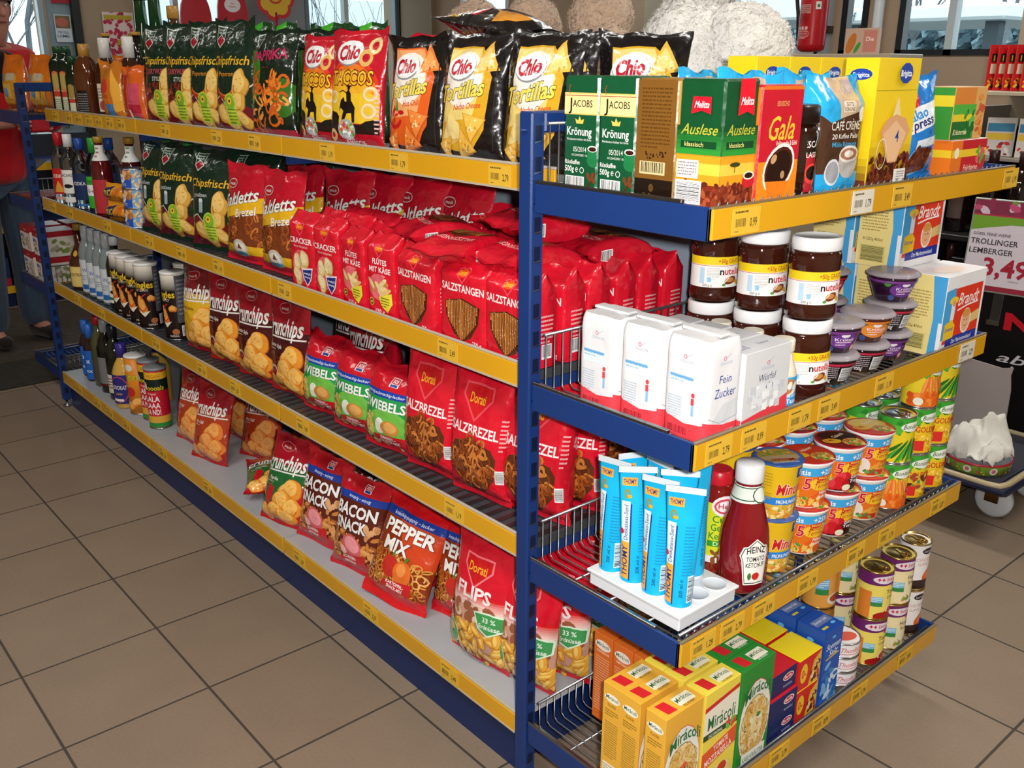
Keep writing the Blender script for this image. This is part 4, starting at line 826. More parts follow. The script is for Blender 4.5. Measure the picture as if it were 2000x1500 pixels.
# ---------- sauces, cups, cans ----------
@K
def mustard_tube():
    r = empty('mustard_tube'); mb = MB(); h = 19; R = 2.05; zs = [0, .8, 3, 6, 9, 12, 14.5, 16.5, 18.2, 19]; n = 24
    def k(z): return max(0, 1-(z/18.2)**1.7) if z < 18.2 else 0
    def fn(u, v):
        a = u/R; kk = k(v); x = sin(a); y = -cos(a); flat_ = abs(a/(pi/2))
        W = R*(1+.45*(v/h)**1.5); aa = ((a+pi) % (2*pi))-pi; sx = sin(aa); fx = (aa/(pi/2)) if abs(aa) <= pi/2 else (2-abs(aa)/(pi/2))*(1 if aa > 0 else -1)
        bx = sx*kk+fx*(1-kk)
        return (bx*W, y*R*max(.03, kk), v)
    us = [2*pi*R*(i/n-.5) for i in range(n+1)]
    P = Patch(us, zs, fn, True); P.base(mb, '#17b2e8', PLAS)
    A = Art(); A.R(-2.6, .6, 1.7, 6.2, '#f0a93c').R(-.95, .4, .22, 12.6, '#22357c').R(-2.6, 6.8, 1.6, 6.6, '#d8ecf4')
    A.T('THOMY', -1.25, 3.6, 1.1, '#22357c', w=5.2, b=.04, rot=90).T('Delikatess-Senf', -1.3, 10, .75, '#22357c', w=5.8, rot=90).E(-2.5, 8.4, .5, .5, '#c8283a').ring(-1.6, 14.6, .6, .8, .4, '#8a8c4a').E(-1.2, 14.2, .4, .3, '#e0a52a').R(-2.6, 15.9, 2.6, 1.3, '#f0a93c').T('THOMY', -1.3, 16.2, .75, '#22357c', w=2.2, b=.04)
    A.lines(.4, 12.8, 1.6, 16, .5, '#1d8ab8', seed=3).T('200 ml \u212e', .7, 3.2, .55, '#1b3d5c', w=3, rot=90).bar(1.4, .8, 1.2, 4.4, 5, vert=False, bgc='#e6f2f8')
    P.art(mb, A, PLAS, .02); mb.add([(-2.95, -.09, 18), (2.95, -.09, 18), (2.95, -.09, 19), (-2.95, -.09, 19), (-2.95, .09, 18), (2.95, .09, 18), (2.95, .09, 19), (-2.95, .09, 19)], [(0, 1, 2, 3), (5, 4, 7, 6), (3, 2, 6, 7), (1, 5, 6, 2), (4, 0, 3, 7)], '#dfeaf0', PLAS, False, [(0, -1, 0)]*4+[(0, 1, 0)]*4)
    mb.build('tube', r, CM); c = MB(); c.lathe([(1.9, -.5), (1.95, -.4), (1.95, 0), (1.6, .1)], '#e9ecef', PLAS, 20); c.build('cap', r, CM); return r
@K
def tube_tray():
    mb = MB(); w, d, h = 21, 15.5, 3.2; c = '#e0e3e6'; mb.box(-w/2, -d/2, 0, w/2, d/2, h-.5, c, PLAS, .25); mb.box(-w/2-.4, -d/2-.4, h-.6, w/2+.4, d/2+.4, h, c, PLAS, .15)
    for i in range(4):
        for j in range(3):
            x, y = -7.8+i*5.2, -4.9+j*4.9; mb.lathe([(2.35, h), (2.3, h+.22), (2.15, h+.22), (2.1, h+.02), (.1, h+.01)], c, PLAS, 24, x, y, cols=[c, c, '#e2e6ea', '#d5dbe0', '#d5dbe0'])
    return mb.build('tube_tray', scale=CM)
@K
def curry_sauce_bottle():
    r = empty('curry_sauce_bottle'); mb = MB(); prof = [(3.2, 0), (3.5, .6), (3.5, 15), (3.1, 17), (2.4, 18.2)]
    mb.lathe(prof, '#7d1a14', GLASSY, 26); mb.build('bottle', r, CM); mb = MB()
    A = Art().R(-5.4, 4.4, 10.8, 10.6, '#d3da2c').E(0, 14.4, 2.6, 2, '#f1e9ea').ring(0, 14.4, 2.2, 1.5, .4, '#d6485c').T('Hela', 0, 14, 1, '#c42238', w=2.8, b=.03).T('Curry', 0, 11.2, 1.4, '#2c8a2c', w=4.6, b=.03).T('Gew\u00fcrz', 0, 9.5, 1.4, '#2c8a2c', w=5, b=.03).T('Ketchup', 0, 7.8, 1.4, '#2c8a2c', w=5.6, b=.03).R(-3, 6.3, 6, 1.2, '#2c9a2c').T('Delikat', 0, 6.5, .8, '#e8f0b8', w=3.8, b=.03).R(-5.4, 3, 10.8, 1.4, '#efe8ea').blobs(-2, 3.4, 2.4, 5.4, 12, .7, ('#6b3a1c', '#8c5228'), 3)
    wrap(mb, A, [(3.5, .6), (3.5, 15), (3.1, 17)], PAPER, 26, off=.04); mb.build('label', r, CM)
    mb = MB(); mb.lathe([(2.5, 18), (2.6, 18.2), (2.3, 20.4), (2.1, 20.6)], '#c8202c', PLAS, 22); mb.build('cap', r, CM); return r
@K
def ketchup_bottle():
    r = empty('ketchup_bottle'); mb = MB(); prof = [(3.9, 0), (4.3, .6), (4.3, 9), (4, 12), (3, 16), (2.3, 19), (2.1, 20), (2.1, 20.8)]
    mb.lathe(prof, '#84131a', GLASSY, 16, power=2.6); mb.build('bottle', r, CM)
    mb = MB(); p = [(z_r[0]*1.05, z_r[1]) for z_r in prof]
    A = Art(); k = [(-2, 2.2), (-2.6, 7), (-3, 8), (-2.4, 9.6), (-1.6, 9.8), (0, 11.2), (1.6, 9.8), (2.4, 9.6), (3, 8), (2.6, 7), (2, 2.2)]; A.poly(k, '#f1ede6').poly([(x*.92, 6.6+(y-6.6)*.94) for x, y in k], '#1f4a30').poly([(x*.87, 6.6+(y-6.6)*.9) for x, y in k], '#f1ede6')
    A.T('HEINZ', 0, 8.3, 1.2, '#191714', w=3.6, b=.03, arch=.3).T('TOMATO', 0, 6.9, .9, '#191714', w=3.6, b=.03).T('KETCHUP', 0, 5.7, .9, '#191714', w=3.6, b=.03).E(.2, 3.9, .75, .75, '#c42a20').E(-1, 3.9, .35, .7, '#3c7a34')
    wrap(mb, A, p, PAPER, 16, off=.12, zs=[.6, 2, 4, 6, 8, 9, 10, 11, 12]); mb.build('label', r, CM); mb = MB(); B = Art().R(-7, 17.4, 14, 3, '#dfe8dc').R(-7, 17.8, 14, .2, '#2c4a34').R(-7, 20, 14, .2, '#2c4a34').E(1, 18.8, 1.6, 1.5, '#e9efe6').ring(1, 18.8, 1.6, 1.5, .2, '#2c4a34')
    wrap(mb, B, [(3.35, 16), (2.62, 19), (2.42, 20), (2.42, 20.8)], PAPER, 20, R0=2.5, off=.06, zs=[16, 17, 18, 19, 20, 20.8], a0=-.5, a1=.5); mb.build('neck_label', r, CM)
    mb = MB(); mb.lathe([(2.45, 20.8), (2.55, 21), (2.5, 23.8), (2.3, 24.2), (.1, 24.3)], '#eef0f2', PLAS, 28); mb.build('cap', r, CM); return r
@K
def noodle_cup_yellow():
    r = empty('soup_cup'); mb = MB(); prof = [(3.5, 0), (3.6, .3), (4.4, 10.4), (4.6, 10.8)]
    mb.lathe(prof, '#efc321', CARD, 32); A = Art().R(-13, .3, 26, 2.6, '#d9a93c').R(-13, 2.9, 26, 1.5, '#2f86d6').T('FR\u00dcHLINGSSUPPE', 1.6, 3.2, .7, '#fff', w=6.4, b=.03).T('Minuto', 1.4, 5, 2.2, '#c8202a', w=6.4, b=.05, sh=.2, ol='#fff', ow=.03).R(2, 8.2, 4.4, 1.9, '#22429a').T('Birkel', 4.2, 8.7, 1, '#fff', w=3, b=.03, sh=.2).lines(-6, 9, 3.4, 6, .6, '#b5922a', seed=3).lines(-6, 5, 3.4, 4, .5, '#b5922a', seed=4)
    A.blobs(-12, .2, 12, 2.8, 110, .6, ('#efd27a', '#e3b44c', '#e0873a', '#6fa23c', '#f3e3b0'), 5); wrap(mb, A, prof, CARD, 32, R0=4.1, off=.02); mb.build('cup', r, CM)
    mb = MB(); mb.lathe([(4.6, 10.7), (4.75, 10.9), (4.6, 11.05), (.1, 11.05)], '#3a5a9a', PLAS, 32); B = Art().E(0, 0, 4.4, 4.4, '#3d69b5').E(0, .3, 3.9, 3.3, '#b3923c').blobs(-3, .4, 3, 3, 40, .5, ('#e3c368', '#e0873a', '#5f9a3c', '#c9a03c'), 3).R(-3.6, -1.5, 7.2, 1.6, '#b9a27a').T('Minuto', 0, -1.3, 1.2, '#a82838', w=4.4, b=.04, rot=180).T('FR\u00dcHLINGSSUPPE', 0, -2.7, .6, '#dfe8fb', w=5, rot=180)
    Patch([-5, 5], [-5, 5], lambda u, v: (u, v, 11.06)).art(mb, B, PLAS, .01); mb.build('lid', r, CM); return r
def terrine(var):
    mid, word = {'huhn': ('#e5631f', 'H\u00fchner Nudeltopf'), 'gul': ('#c22c22', 'Gulasch Topf'), 'nud': ('#e9a43c', 'Nudeln in Rahm')}[var]
    r = empty('instant_meal_cup'); mb = MB(); prof = [(3.5, 0), (3.7, .3), (4.7, 9), (5.05, 9.4), (5.05, 9.8)]
    mb.lathe(prof, '#f2f1ef', CARD, 32); A = Art().R(-14, .4, 28, 8.4, '#e8741f').R(-14, 7, 28, 1.8, '#3fa9e6').T('gratis', -2.8, 7.3, 1.1, '#f4f8fb', w=3.6, b=.04).T('+25%', 2.4, 7.3, 1.1, '#f4f8fb', w=3.2, b=.05).poly([(-3.4, .4), (5, .4), (5, 3.4), (1, 3.6), (-1, 2.4)], mid if var != 'gul' else '#3a1410')
    A.E(2, 5.4, 3, 1.5, '#f3c82c').E(1.6, 6.6, 1.4, .55, '#d8302a').T('MAGGI', 1.6, 6.4, .5, '#f8de5a', w=2, b=.04).T('5', -1.4, 4.3, 2.3, '#c81e2a', w=1.5, b=.04, sh=.1, ol='#fff', ow=.03).T('Minuten', 1.8, 5.5, .8, '#c81e2a', w=3.2, sh=.25, b=.02).T('Terrine', 1.8, 4.5, 1, '#c81e2a', w=3.6, sh=.25, b=.02)
    a, b = word.split(' ', 1); A.T(a, 2.6, 3.1, .7, '#fff' if var != 'nud' else '#c8501c', w=2.6, b=.04).T(b, 2.6, 2.2, .7, '#fff' if var != 'nud' else '#c8501c', w=3, b=.04)
    if var == 'huhn': A.blobs(-3, .6, 1.8, 2.4, 26, .6, ('#f0cf6a', '#e9bb4c', '#f6e09a', '#5f9a3c'), 4)
    if var == 'gul': A.blobs(-3.4, .8, 1, 4, 14, 1, ('#cf1f28', '#b3141f', '#e0404a'), 4, .8).E(.6, 1.2, 1, .7, '#e9efcf').E(-3.6, 3, 1.2, .6, '#5ab0e0')
    if var == 'nud': A.E(-2.4, 2.6, 1.5, 1.8, '#efe6dc').R(-1.4, .6, 4, 1.2, '#c8302a').blobs(-2, 1, 1, 2, 6, .6, ('#4a8a3a', '#6fae4c'), 4)
    A.R(-3.9, 2.6, 1.2, 1.4, '#efc42a'); wrap(mb, A, prof[:3], CARD, 32, R0=4.2, off=.02, zs=[.3, 2, 4, 6, 8, 9]); mb.build('cup', r, CM)
    mb = MB(); mb.lathe([(4.9, 9.75), (5.1, 9.85), (4.9, 9.95), (.1, 9.95)], '#b3202a', PLAS, 32)
    B = Art().E(0, 0, 4.7, 4.7, {'huhn': '#c8381f', 'gul': '#8a1a1c', 'nud': '#d04a2c'}[var]).E(0, 1.6, 4, 2.6, {'huhn': '#c8381f', 'gul': '#2a1010', 'nud': '#e9c65a'}[var]).E(2, -1.6, 2.2, 2, '#c9a23c').blobs(.4, -3.2, 3.6, -.2, 44, .5, ('#e8c662', '#d98a3a', '#5f9a3c', '#f1dc94', '#c9502c'), 3).E(-2.2, -1, 1.9, 1.2, '#e9b62a').T('5 Min.', -2.2, -1, .7, '#c81e2a', w=2.6, b=.03, rot=20).T(a, .4, 1.4, 1, '#f4e4c0', w=3.4, b=.03, rot=35)
    Patch([-5, 5], [-5, 5], lambda u, v: (u, v, 9.96)).art(mb, B, PLAS, .01); mb.build('lid', r, CM); return r
@K
def cup_huhn(): return terrine('huhn')
@K
def cup_gul(): return terrine('gul')
@K
def cup_nud(): return terrine('nud')
def can(name, R, h, c, A, gold=False, seam=True):
    r = empty(name); col = '#c9a860' if gold else '#c8ccd0'; mb = MB(); prof = [(R, .35), (R, h-.35)]
    mb.lathe(prof, c, CARD, 32); wrap(mb, A, prof, CARD, 32, R0=R, off=.02); mb.build('can_label', r, CM)
    mb = MB(); mb.lathe([(R-.1, 0), (R+.12, .05), (R+.12, .3), (R-.02, .4)], col, METL, 32); mb.build('tin_base', r, CM); mb = MB(); mb.lathe([(R-.02, h-.4), (R+.12, h-.3), (R+.12, h), (R-.1, h), (R-.2, h-.35), (R*.8, h-.4), (R*.74, h-.3), (.1, h-.3)], col, METL, 32); mb.build('tin_lid', r, CM)
    if seam: mb = MB(); mb.tube([(R*.1+.9*cos(t)*1, -R*.45+1.2*sin(t), h-.15) for t in [2*pi*i/14 for i in range(15)]], .12, col, METL, 6); mb.box(R*.1-.35, -R*.1, h-.3, R*.1+.35, R*.35, h-.12, col, METL); mb.build('ring_pull', r, CM)
    return r
def bond(var):
    A = Art(); A.R(-12, .4, 24, 10.2, '#e8d02c').R(-12, 8, 24, 2.6, '#3fa535').blobs(-11, 7.4, 11, 9.4, 44, 1, ('#2f8a2a', '#56b83c', '#3fa535'), 4)
    A.E(1.4, 8.6, 3, 1.1, '#f1f4ea').T('Bonduelle', 1.4, 8.2, 1, '#2a5a22', w=5, sh=.25, b=.02)
    if var == 'carrot': A.R(-5, .4, 10, 3, '#e8741f').blobs(-5, .4, 5, 3.4, 40, .7, ('#e8641a', '#f5903c', '#d9521a'), 2, .9); [A.E(x, 5, .55, 2.6, '#ef7a28', r_, 10).E(x-.1, 5.4, .25, 2, '#f8a35c', r_, 8) for x, r_ in ((-2, -12), (-.9, 4), (.4, 12), (1.6, 20))]
    if var == 'bean': [A.E(-4+i*.55, 2.6+(i % 3)*.4, .34, 2.8, ('#2f8f2c', '#4fb040', '#1f6f22')[i % 3], -60+i*5, 10) for i in range(15)]
    if var in ('corn', 'mix'):
        A.R(-5.5, .4, 11, 4.4, '#f0b81f'); A.blobs(-5, .4, 5.4, 4.6, 90, .42, ('#f5cf3a', '#f8dd6a', '#e0a01c')+(('#c83a2a', '#4a9a3a') if var == 'mix' else ()), 3, .9).T('GOLDMAIS', 1, 5.4, 1.3, '#cf2a22', w=6.4, b=.04)
    if var == 'mix': A.poly([(-5.4, .4), (-2.8, .4), (-4, 7.4), (-5.4, 7.4)], '#8a2f9a').blobs(-3, 2, 3, 6, 20, .8, ('#6b2a1c', '#a34a2c', '#e0c04a'), 6)
    if var in ('carrot', 'bean'): A.R(2, 3.8, 3.6, 1.2, '#b8202c').T('feinste', 3.8, 4.1, .6, '#f6dede', w=2.4); A.E(-3, 1.6, 1, .9, '#eef0dc') if var == 'carrot' else None
    else: A.R(-2.4, 1, 2.2, 2.4, '#d8302a')
    return can('vegetable_can', 3.75, 10.9, '#e8d02c', A)
for q_ in ('carrot', 'bean', 'corn', 'mix'): KINDS['can_'+q_] = (lambda q=q_: bond(q))
def soup(var):
    A = Art()
    if var in ('tom', 'hoch'):
        A.R(-12, .4, 24, 11.4, '#efe2b0' if var == 'hoch' else '#f0dc6a').R(-12, 8.6, 24, 3, '#6b2468').E(0, 10, 3.1, .95, '#e9dfe8').T('\u2726\u2726 Extra', 0, 9.7, .8, '#c42a5c', w=4.4, b=.04).T('Gratis', 4, 10.4, .9, '#f0c42c', w=2.6, b=.04).poly([(1.6, 8), (5, 8.2), (5, 9.2), (2, 9)], '#cf2338')
        A.T({'tom': 'Tomaten', 'hoch': 'Hochzeits'}[var], 2.8, 6.4, 1.1, '#3a2a1a', w=5, b=.03).T({'tom': 'Cremesuppe', 'hoch': 'Suppe'}[var], 2.8, 5.2, .8, '#5a4a32', w=4.6).R(-3.4, 4.4, 3, 1.4, '#7cc0e6').R(-3.4, 3.4, 3, 1, '#3a8a4a').lines(-3.2, 5.4, 2.6, 3, .4, '#e6f2fa')
        A.R(-6, .4, 3, 6.6, '#e0842c')
        if var == 'tom': A.poly([(-2.4, .4), (6, .4), (6, 3.8), (2, 3.2)], '#c8281f').E(2.6, 2.2, 2, 1.2, '#e9e2da').E(2.6, 2.3, 1.6, .85, '#cf3a24').E(0, 1, 2.2, 1, '#a81a18')
        else: A.E(1.8, 1.9, 3, 1.4, '#e9e6dc').blobs(-.4, 1.2, 4, 2.8, 20, .6, ('#e6c25a', '#6fa03c', '#e08a3a', '#f1e6b4'), 4)
        return can('soup_can', 3.75, 11.8, '#e6cf66', A, True)
    if var == 'lac':
        A.R(-12, .4, 24, 11.4, '#eceaea').E(1, 10.2, 1.7, .8, '#22202a').T('Lacroix', 1, 9.9, .6, '#d9d4cf', w=2.4, sh=.2).T('LACHSCREME', 0, 7.6, .8, '#c98a84', w=5.4, b=0).T('SUPPE', 0, 6.4, .8, '#c98a84', w=2.6, b=0).E(2.6, 4, 2.6, 1.6, '#e0622c', 25).E(2.6, 4.2, 1.8, .9, '#f08a52', 25).R(-12, .4, 24, 1.6, '#2a1c1c').E(0, 2, 3, .8, '#3a2a28')
        return can('soup_can', 3.4, 12, '#eceaea', A, True)
    if var == 'or':
        A.R(-12, .4, 24, 11.4, '#e9a64a').R(-12, 8.8, 24, 2.8, '#e7d36a').R(-3, 5, 3, 2.6, '#6fb2dc').R(-3, 3.6, 3, 1.4, '#3a8a4a').lines(-2.8, 7, 2.6, 4, .5, '#eef5fa').E(2.4, 2.4, 2.6, 1.6, '#e9e2da').E(2.4, 2.6, 2, 1, '#b9502c'); return can('soup_can', 3.75, 11.8, '#e9a64a', A, True)
    A.R(-12, .4, 24, 11.4, '#b5802e').lines(-3, 9, 5.6, 5, 1.1, '#d9a650', seed=3).R(-12, .4, 24, 1.4, '#7a2a1c').E(2, 2, 2, .8, '#d9c08a'); return can('soup_can', 3.75, 11.8, '#b5802e', A, True)
for q_ in ('tom', 'hoch', 'lac', 'or', 'br'): KINDS['soup_'+q_] = (lambda q=q_: soup(q))
@K
def tuna_can():
    A = Art().R(-12, .3, 24, 3, '#eeeceb').T('Thunfisch', 0, 1.4, 1.1, '#cf5a6a', w=5.4, sh=.35, b=.02).line([(-3, 1), (3, .9)], .15, '#cf5a6a'); r = can('tuna_can', 3.9, 3.6, '#efeeee', A, seam=False)
    mb = MB(); Patch([-4, 4], [-4, 4], lambda u, v: (u, v, 3.5)).art(mb, Art().E(0, 0, 3.6, 3.6, '#e9e4e4').E(.4, -.8, 2.6, 1.6, '#d8604c').E(0, 1.8, 2.4, .8, '#f0eeee'), CARD, .02); mb.build('top_print', r, CM); return r
# ---------- pasta and boxes ----------
def miracoli(var):
    bg, sub = {'classic': ('#e6ae3c', '#b07c1c'), 'moz': ('#efd850', '#c9b02c'), 'kaese': ('#2b8a32', '#1d6a26')}[var]
    w, d, h = 13.4, 5.4, 23; A = Art()
    if var == 'moz':
        A.R(.1, 13, w-.2, 7, '#f0ecd8').poly([(.1, 19), (w-.1, 20.4), (w-.1, 21.2), (.1, 20)], '#cf2430').T('Mir\u00e1coli', 6.8, 14.8, 2.8, '#1f6a3a', w=10.6, b=.03, ol='#fff', ow=.02).R(.1, 12.8, w-.2, 1.3, '#2a4a2c').T('DAS ORIGINAL', 4.8, 13, .7, '#e6ecd8', w=5.4).blobs(9, 12.6, 12.6, 14.4, 10, .8, ('#4f9a34', '#7cb84c', '#e0483a'), 3)
        A.poly([(.1, 6), (w-.1, 8.4), (w-.1, 12.2), (.1, 10)], '#e2582e').T('TOMATE', 7.4, 9.6, 1.2, '#f8efe2', w=5.6, b=.03, rot=9).T('MOZZARELLA', 6.6, 7.5, 1.4, '#f8efe2', w=10.4, b=.03, rot=9)
        A.E(8.4, 3, 3.4, 2.6, '#e9d9a4').pretz(5.6, 1, 11, 5, 26, 1.2, 3, ('#e8c873', '#d9b154', '#f3dfa0'), .2).E(8.4, 4.4, 1.8, 1.2, '#c8401f').E(2.4, 1.8, 1.8, 1.6, '#d03224')
    else:
        dk = '#1f5a3a'; A.E(6.7, 10, 6.5, 9.4, '#d44a5a').E(6.7, 10, 6.4, 9.2, '#eef0e4').E(6.7, 9, 5.8, 6.8, '#5a5a4a').E(6.7, 9, 5.6, 6.6, '#ecd9a0')
        A.pretz(2.4, 3.6, 11, 14.2, 150, 1.8, 4, ('#e8c266', '#d6a848', '#f4dd9c', '#c9963a'), .12, f=lambda x, y: ((x-6.7)/4.9)**2+((y-9)/5.9)**2 < 1)
        if var == 'classic': A.blobs(3.6, 5, 9.6, 11.4, 80, .75, ('#c8331f', '#a82418', '#dd5a34', '#e07a4c'), 3, f=lambda x, y: ((x-6.7)/3)**2+((y-8)/3.6)**2 < 1).E(7.6, 9.6, 1.3, .6, '#3f8a34', 40).blobs(5, 6, 8.6, 10.6, 26, .25, ('#f6e6a8',), 6)
        else: A.blobs(4.4, 5.4, 9, 11.6, 46, .8, ('#f3e7c0', '#ead59a'), 3).E(7.6, 11.4, .9, .5, '#3f8a34').R(1.8, 1.2, 9.8, 2.6, '#eef0e4').T('K\u00c4SE KR\u00c4UTER', 6.7, 1.8, 1.1, '#3c7a44', w=8.6)
        A.T('Mir\u00e1coli', 6.7, 15.2, 2.4, '#1f6a3a', w=10.8, b=.035, arch=1.6)
    T = Art(); T.poly([(2, 1), (5, .8), (4.6, 4.4), (1.6, 4.6)], '#d2282f').R(6.4, 1.2, 5.6, 2.8, '#f1ecd6').T('Mir\u00e1coli', 9.2, 2, 1.2, '#1f6a3a', w=5, b=.03, arch=.4).T('KLASSIK' if var == 'classic' else 'DAS ORIGINAL', 9.2, .6, .6, '#6a5a1a' if var != 'kaese' else '#e8f0e0', w=3.8)
    L = Art(); L.E(2.7, 20.2, 2.2, .9, '#f4efdf').T('Mir\u00e1coli', 2.7, 19.9, .8, '#1f6a3a', w=3.6, b=.03).T('KLASSIK', 2.7, 18.4, .55, '#7a5a14', w=2.4, b=.02).lines(.8, 17.4, 3.8, 3, .5, '#8a6a1c', seed=2).lines(.8, 14.8, 3.8, 16, .5, '#9a7a2c', seed=3).R(.7, 1, 4, 5, '#ede6cf').lines(.9, 5.3, 3.6, 8, .55, '#9a8a6a', seed=4)
    return box_pack('pasta_meal_box', w, d, h, bg, {'F': A, 'T': T, 'L': L})
for q_ in ('classic', 'moz', 'kaese'): KINDS['miracoli_'+q_] = (lambda q=q_: miracoli(q))
@K
def miracoli_orange():
    L = Art().E(2.6, 17.6, 2.2, 1.1, '#f4e9df').T('Mir\u00e1coli', 2.6, 17.3, .8, '#1f6a3a', w=3.6, b=.03).T('TOMATENSAUCE', 2.6, 15.8, .5, '#fbe6d2', w=3.6, b=.03).lines(.6, 14.6, 4, 22, .58, '#f0b487', seed=4)
    return box_pack('pasta_sauce_box', 9, 5.2, 20, '#dd6f28', {'L': L, 'F': Art().E(5, 7, 4, 5, '#eef0e4').E(5, 6.4, 3, 3.4, '#c8401f')})
@K
def pasta_box_blue():
    w, d, h = 9.6, 10.5, 5.4
    A = Art().E(6.6, 3.6, 1.9, .95, '#f0e9ee').E(6.6, 3.6, 1.6, .75, '#c8203a').T('Barilla', 6.6, 3.3, .7, '#fff', w=2.4, b=.02).T('RAVIOLI', 6.6, 1.2, .6, '#b9c6ea', w=3)
    L = Art().poly([(.1, 1.4), (.1, 5.2), (8, 5.2), (10.2, 1.8)], '#6fa9dc').E(4.6, 3.4, 3.6, 1.6, '#f1efe8').blobs(2, 2.4, 7, 4.4, 40, .6, ('#efc56a', '#e09a3c', '#c8301f', '#f5dda0'), 3).bar(.4, .2, 3.6, 1.6, 4)
    T = Art().R(.1, .1, 9.4, 10.3, '#c81e2a').T('DER GESCHMACK', 4.8, 7.2, .8, '#f6e6e6', w=7.6, b=.02).T('ITALIENS', 4.8, 5.8, .8, '#f6e6e6', w=5, b=.02).T('GEFUNDEN!', 4.8, 4.4, .7, '#f2b93a', w=5)
    return box_pack('ravioli_box', w, d, h, '#16245e', {'F': A, 'L': L, 'T': T})
@K
def pasta_box_red():
    w, d, h = 8.2, 7.6, 5.8; A = Art().R(.1, .1, w-.2, h-.2, '#d8251f').E(2, 3, 1.3, 1.8, '#f0c62c').T('0-', 2, 2.2, 1.5, '#d8251f', w=1.6, b=.04).poly([(4, .1), (8.1, .1), (8.1, 5.6), (5.4, 4.4)], '#e6b73c').blobs(4.8, .4, 7.8, 3.8, 16, .7, ('#6b2a14', '#c8502c', '#f2dca0'), 4)
    return box_pack('mash_box', w, d, h, '#d8251f', {'F': A, 'T': Art().R(.1, .1, 8, 7.4, '#efd51c')}, cs={'T': '#efd51c'})
@K
def salt_box():
    w, d, h = 6.8, 6.8, 17.5; A = Art().R(.1, .1, w-.2, h-.2, '#1c58b8').blobs(.6, .6, 6, 9.4, 30, 1.4, ('#3a86d6', '#7fb8ea', '#d3e6f5', '#2a6cc4'), 5, .5).T('Sonnen', 3.4, 13, 1.4, '#eaf2fb', w=5.4, sh=.3, b=.02).T('Salz', 3.6, 11.4, 1.3, '#eaf2fb', w=3.6, sh=.3, b=.02).line([(1, 10.8), (5.8, 11.2)], .35, '#e6c62c').E(3.2, 15.6, .7, .35, '#6ab8ee')
    L = Art().R(.1, .1, w-.2, h-.2, '#1a50b0').E(3.4, 14.6, .8, .45, '#6ab8ee').R(1, 3, 4.8, 9, '#3d74c6').lines(1.4, 11.2, 4, 12, .62, '#a3c2ea', seed=3)
    T = Art().R(.5, 2.4, 5.8, 2, '#6a7cab').T('Sonnen Salz', 3.2, 3.2, .8, '#dfe6f0', w=4.6, sh=.2).E(5, 1.6, .7, .4, '#6ab8ee').R(.6, 1, 2, .6, '#d6c83a')
    return box_pack('salt_box', w, d, h, '#184ca8', {'F': A, 'L': L, 'T': T})
# ---------- bottles ----------
def bottle(name, prof, c, cap=None, lab=None, m=None, capr=None, R0=None, seg=20, liq=None, power=2, lm=None):
    r = empty(name); mb = MB(); mb.lathe(prof, c, m or GLASSY, seg, power=power); mb.build('glass', r, CM)
    if liq: mb = MB(); mb.lathe([(a*.93, b+.2) for a, b in prof if b <= liq[0]], liq[1], GLASSY, seg); mb.build('liquid', r, CM)
    if lab: mb = MB(); wrap(mb, lab, [(a*(1.06 if power > 2 else 1), b) for a, b in prof], lm or PAPER, seg, off=.08); mb.build('label', r, CM)
    if cap: mb = MB(); R = capr or prof[-1][0]*1.25; z = prof[-1][1]; mb.lathe([(R, z-cap[1]), (R, z+.2), (R*.9, z+.35), (.05, z+.35)], cap[0], PLAS, 16); mb.build('cap', r, CM)
    return r
@K
def herb_liqueur():
    A = Art().R(-2.8, 1, 5.6, 15.4, '#3c1c10').R(-2.4, 1.4, 4.8, 9, '#d8d6b8').R(-2.4, 6.8, 4.8, 2, '#c8402c').E(0, 12.4, 2.4, 3.6, '#d9803a').E(0, 12.4, 1.8, 2.8, '#b9a25a').R(-2.4, 1.2, 4.8, .6, '#4a8a3a').lines(-2, 5.6, 4, 6, .7, '#7c7a5a')
    return bottle('herb_liqueur_bottle', [(3, 0), (3.3, .4), (3.3, 18.4), (2.8, 20), (1.6, 21.6), (1.4, 24.5)], '#0c2214', ('#1d4a2c', 2), A, power=4)
@K
def herb_liqueur_small():
    A = Art().R(-2.2, 1, 4.4, 11, '#2c1810').R(-1.9, 1.4, 3.8, 6, '#d8d6b8').R(-1.9, 5, 3.8, 1.4, '#c8402c').E(0, 9, 1.8, 2.6, '#a88a4a').R(-1.9, 1.2, 3.8, .5, '#4a8a3a')
    return bottle('herb_liqueur_bottle', [(2.4, 0), (2.7, .4), (2.7, 14), (2.2, 16), (1.4, 17.6), (1.3, 21)], '#0c2214', ('#1d4a2c', 2), A, power=4)
@K
def rum_bottle():
    A = Art().R(-3.4, 1, 6.8, 8.6, '#14110f').lines(-2.6, 8.2, 5.2, 9, .8, '#8c8a88', seed=3)
    return bottle('brown_rum_bottle', [(3.6, 0), (3.9, .4), (3.9, 15), (3.2, 19), (1.6, 21.4), (1.5, 25)], '#5a2c12', ('#b98a3a', 4), A, power=3)
@K
def bourbon_bottle():
    A = Art().R(-3, 2, 6, 10, '#ddd6c4').lines(-2.2, 10, 4.4, 4, 1, '#6b6258', seed=3).E(0, 4.6, 1.6, 1.6, '#b5484a').R(-3, 2, 6, .5, '#2a2420')
    return bottle('bourbon_bottle', [(3.6, 0), (3.9, .5), (3.9, 14.6), (3, 18.5), (1.5, 20.6), (1.45, 27)], '#3a1a0c', ('#d9d7d3', 6.4), A, capr=1.9, power=3)
@K
def dark_neck_bottle(): return bottle('dark_spirit_bottle', [(3.4, 0), (3.7, .5), (3.7, 15), (1.8, 20), (1.4, 22), (1.4, 29)], '#140e0a', ('#b98a3a', .8), None)
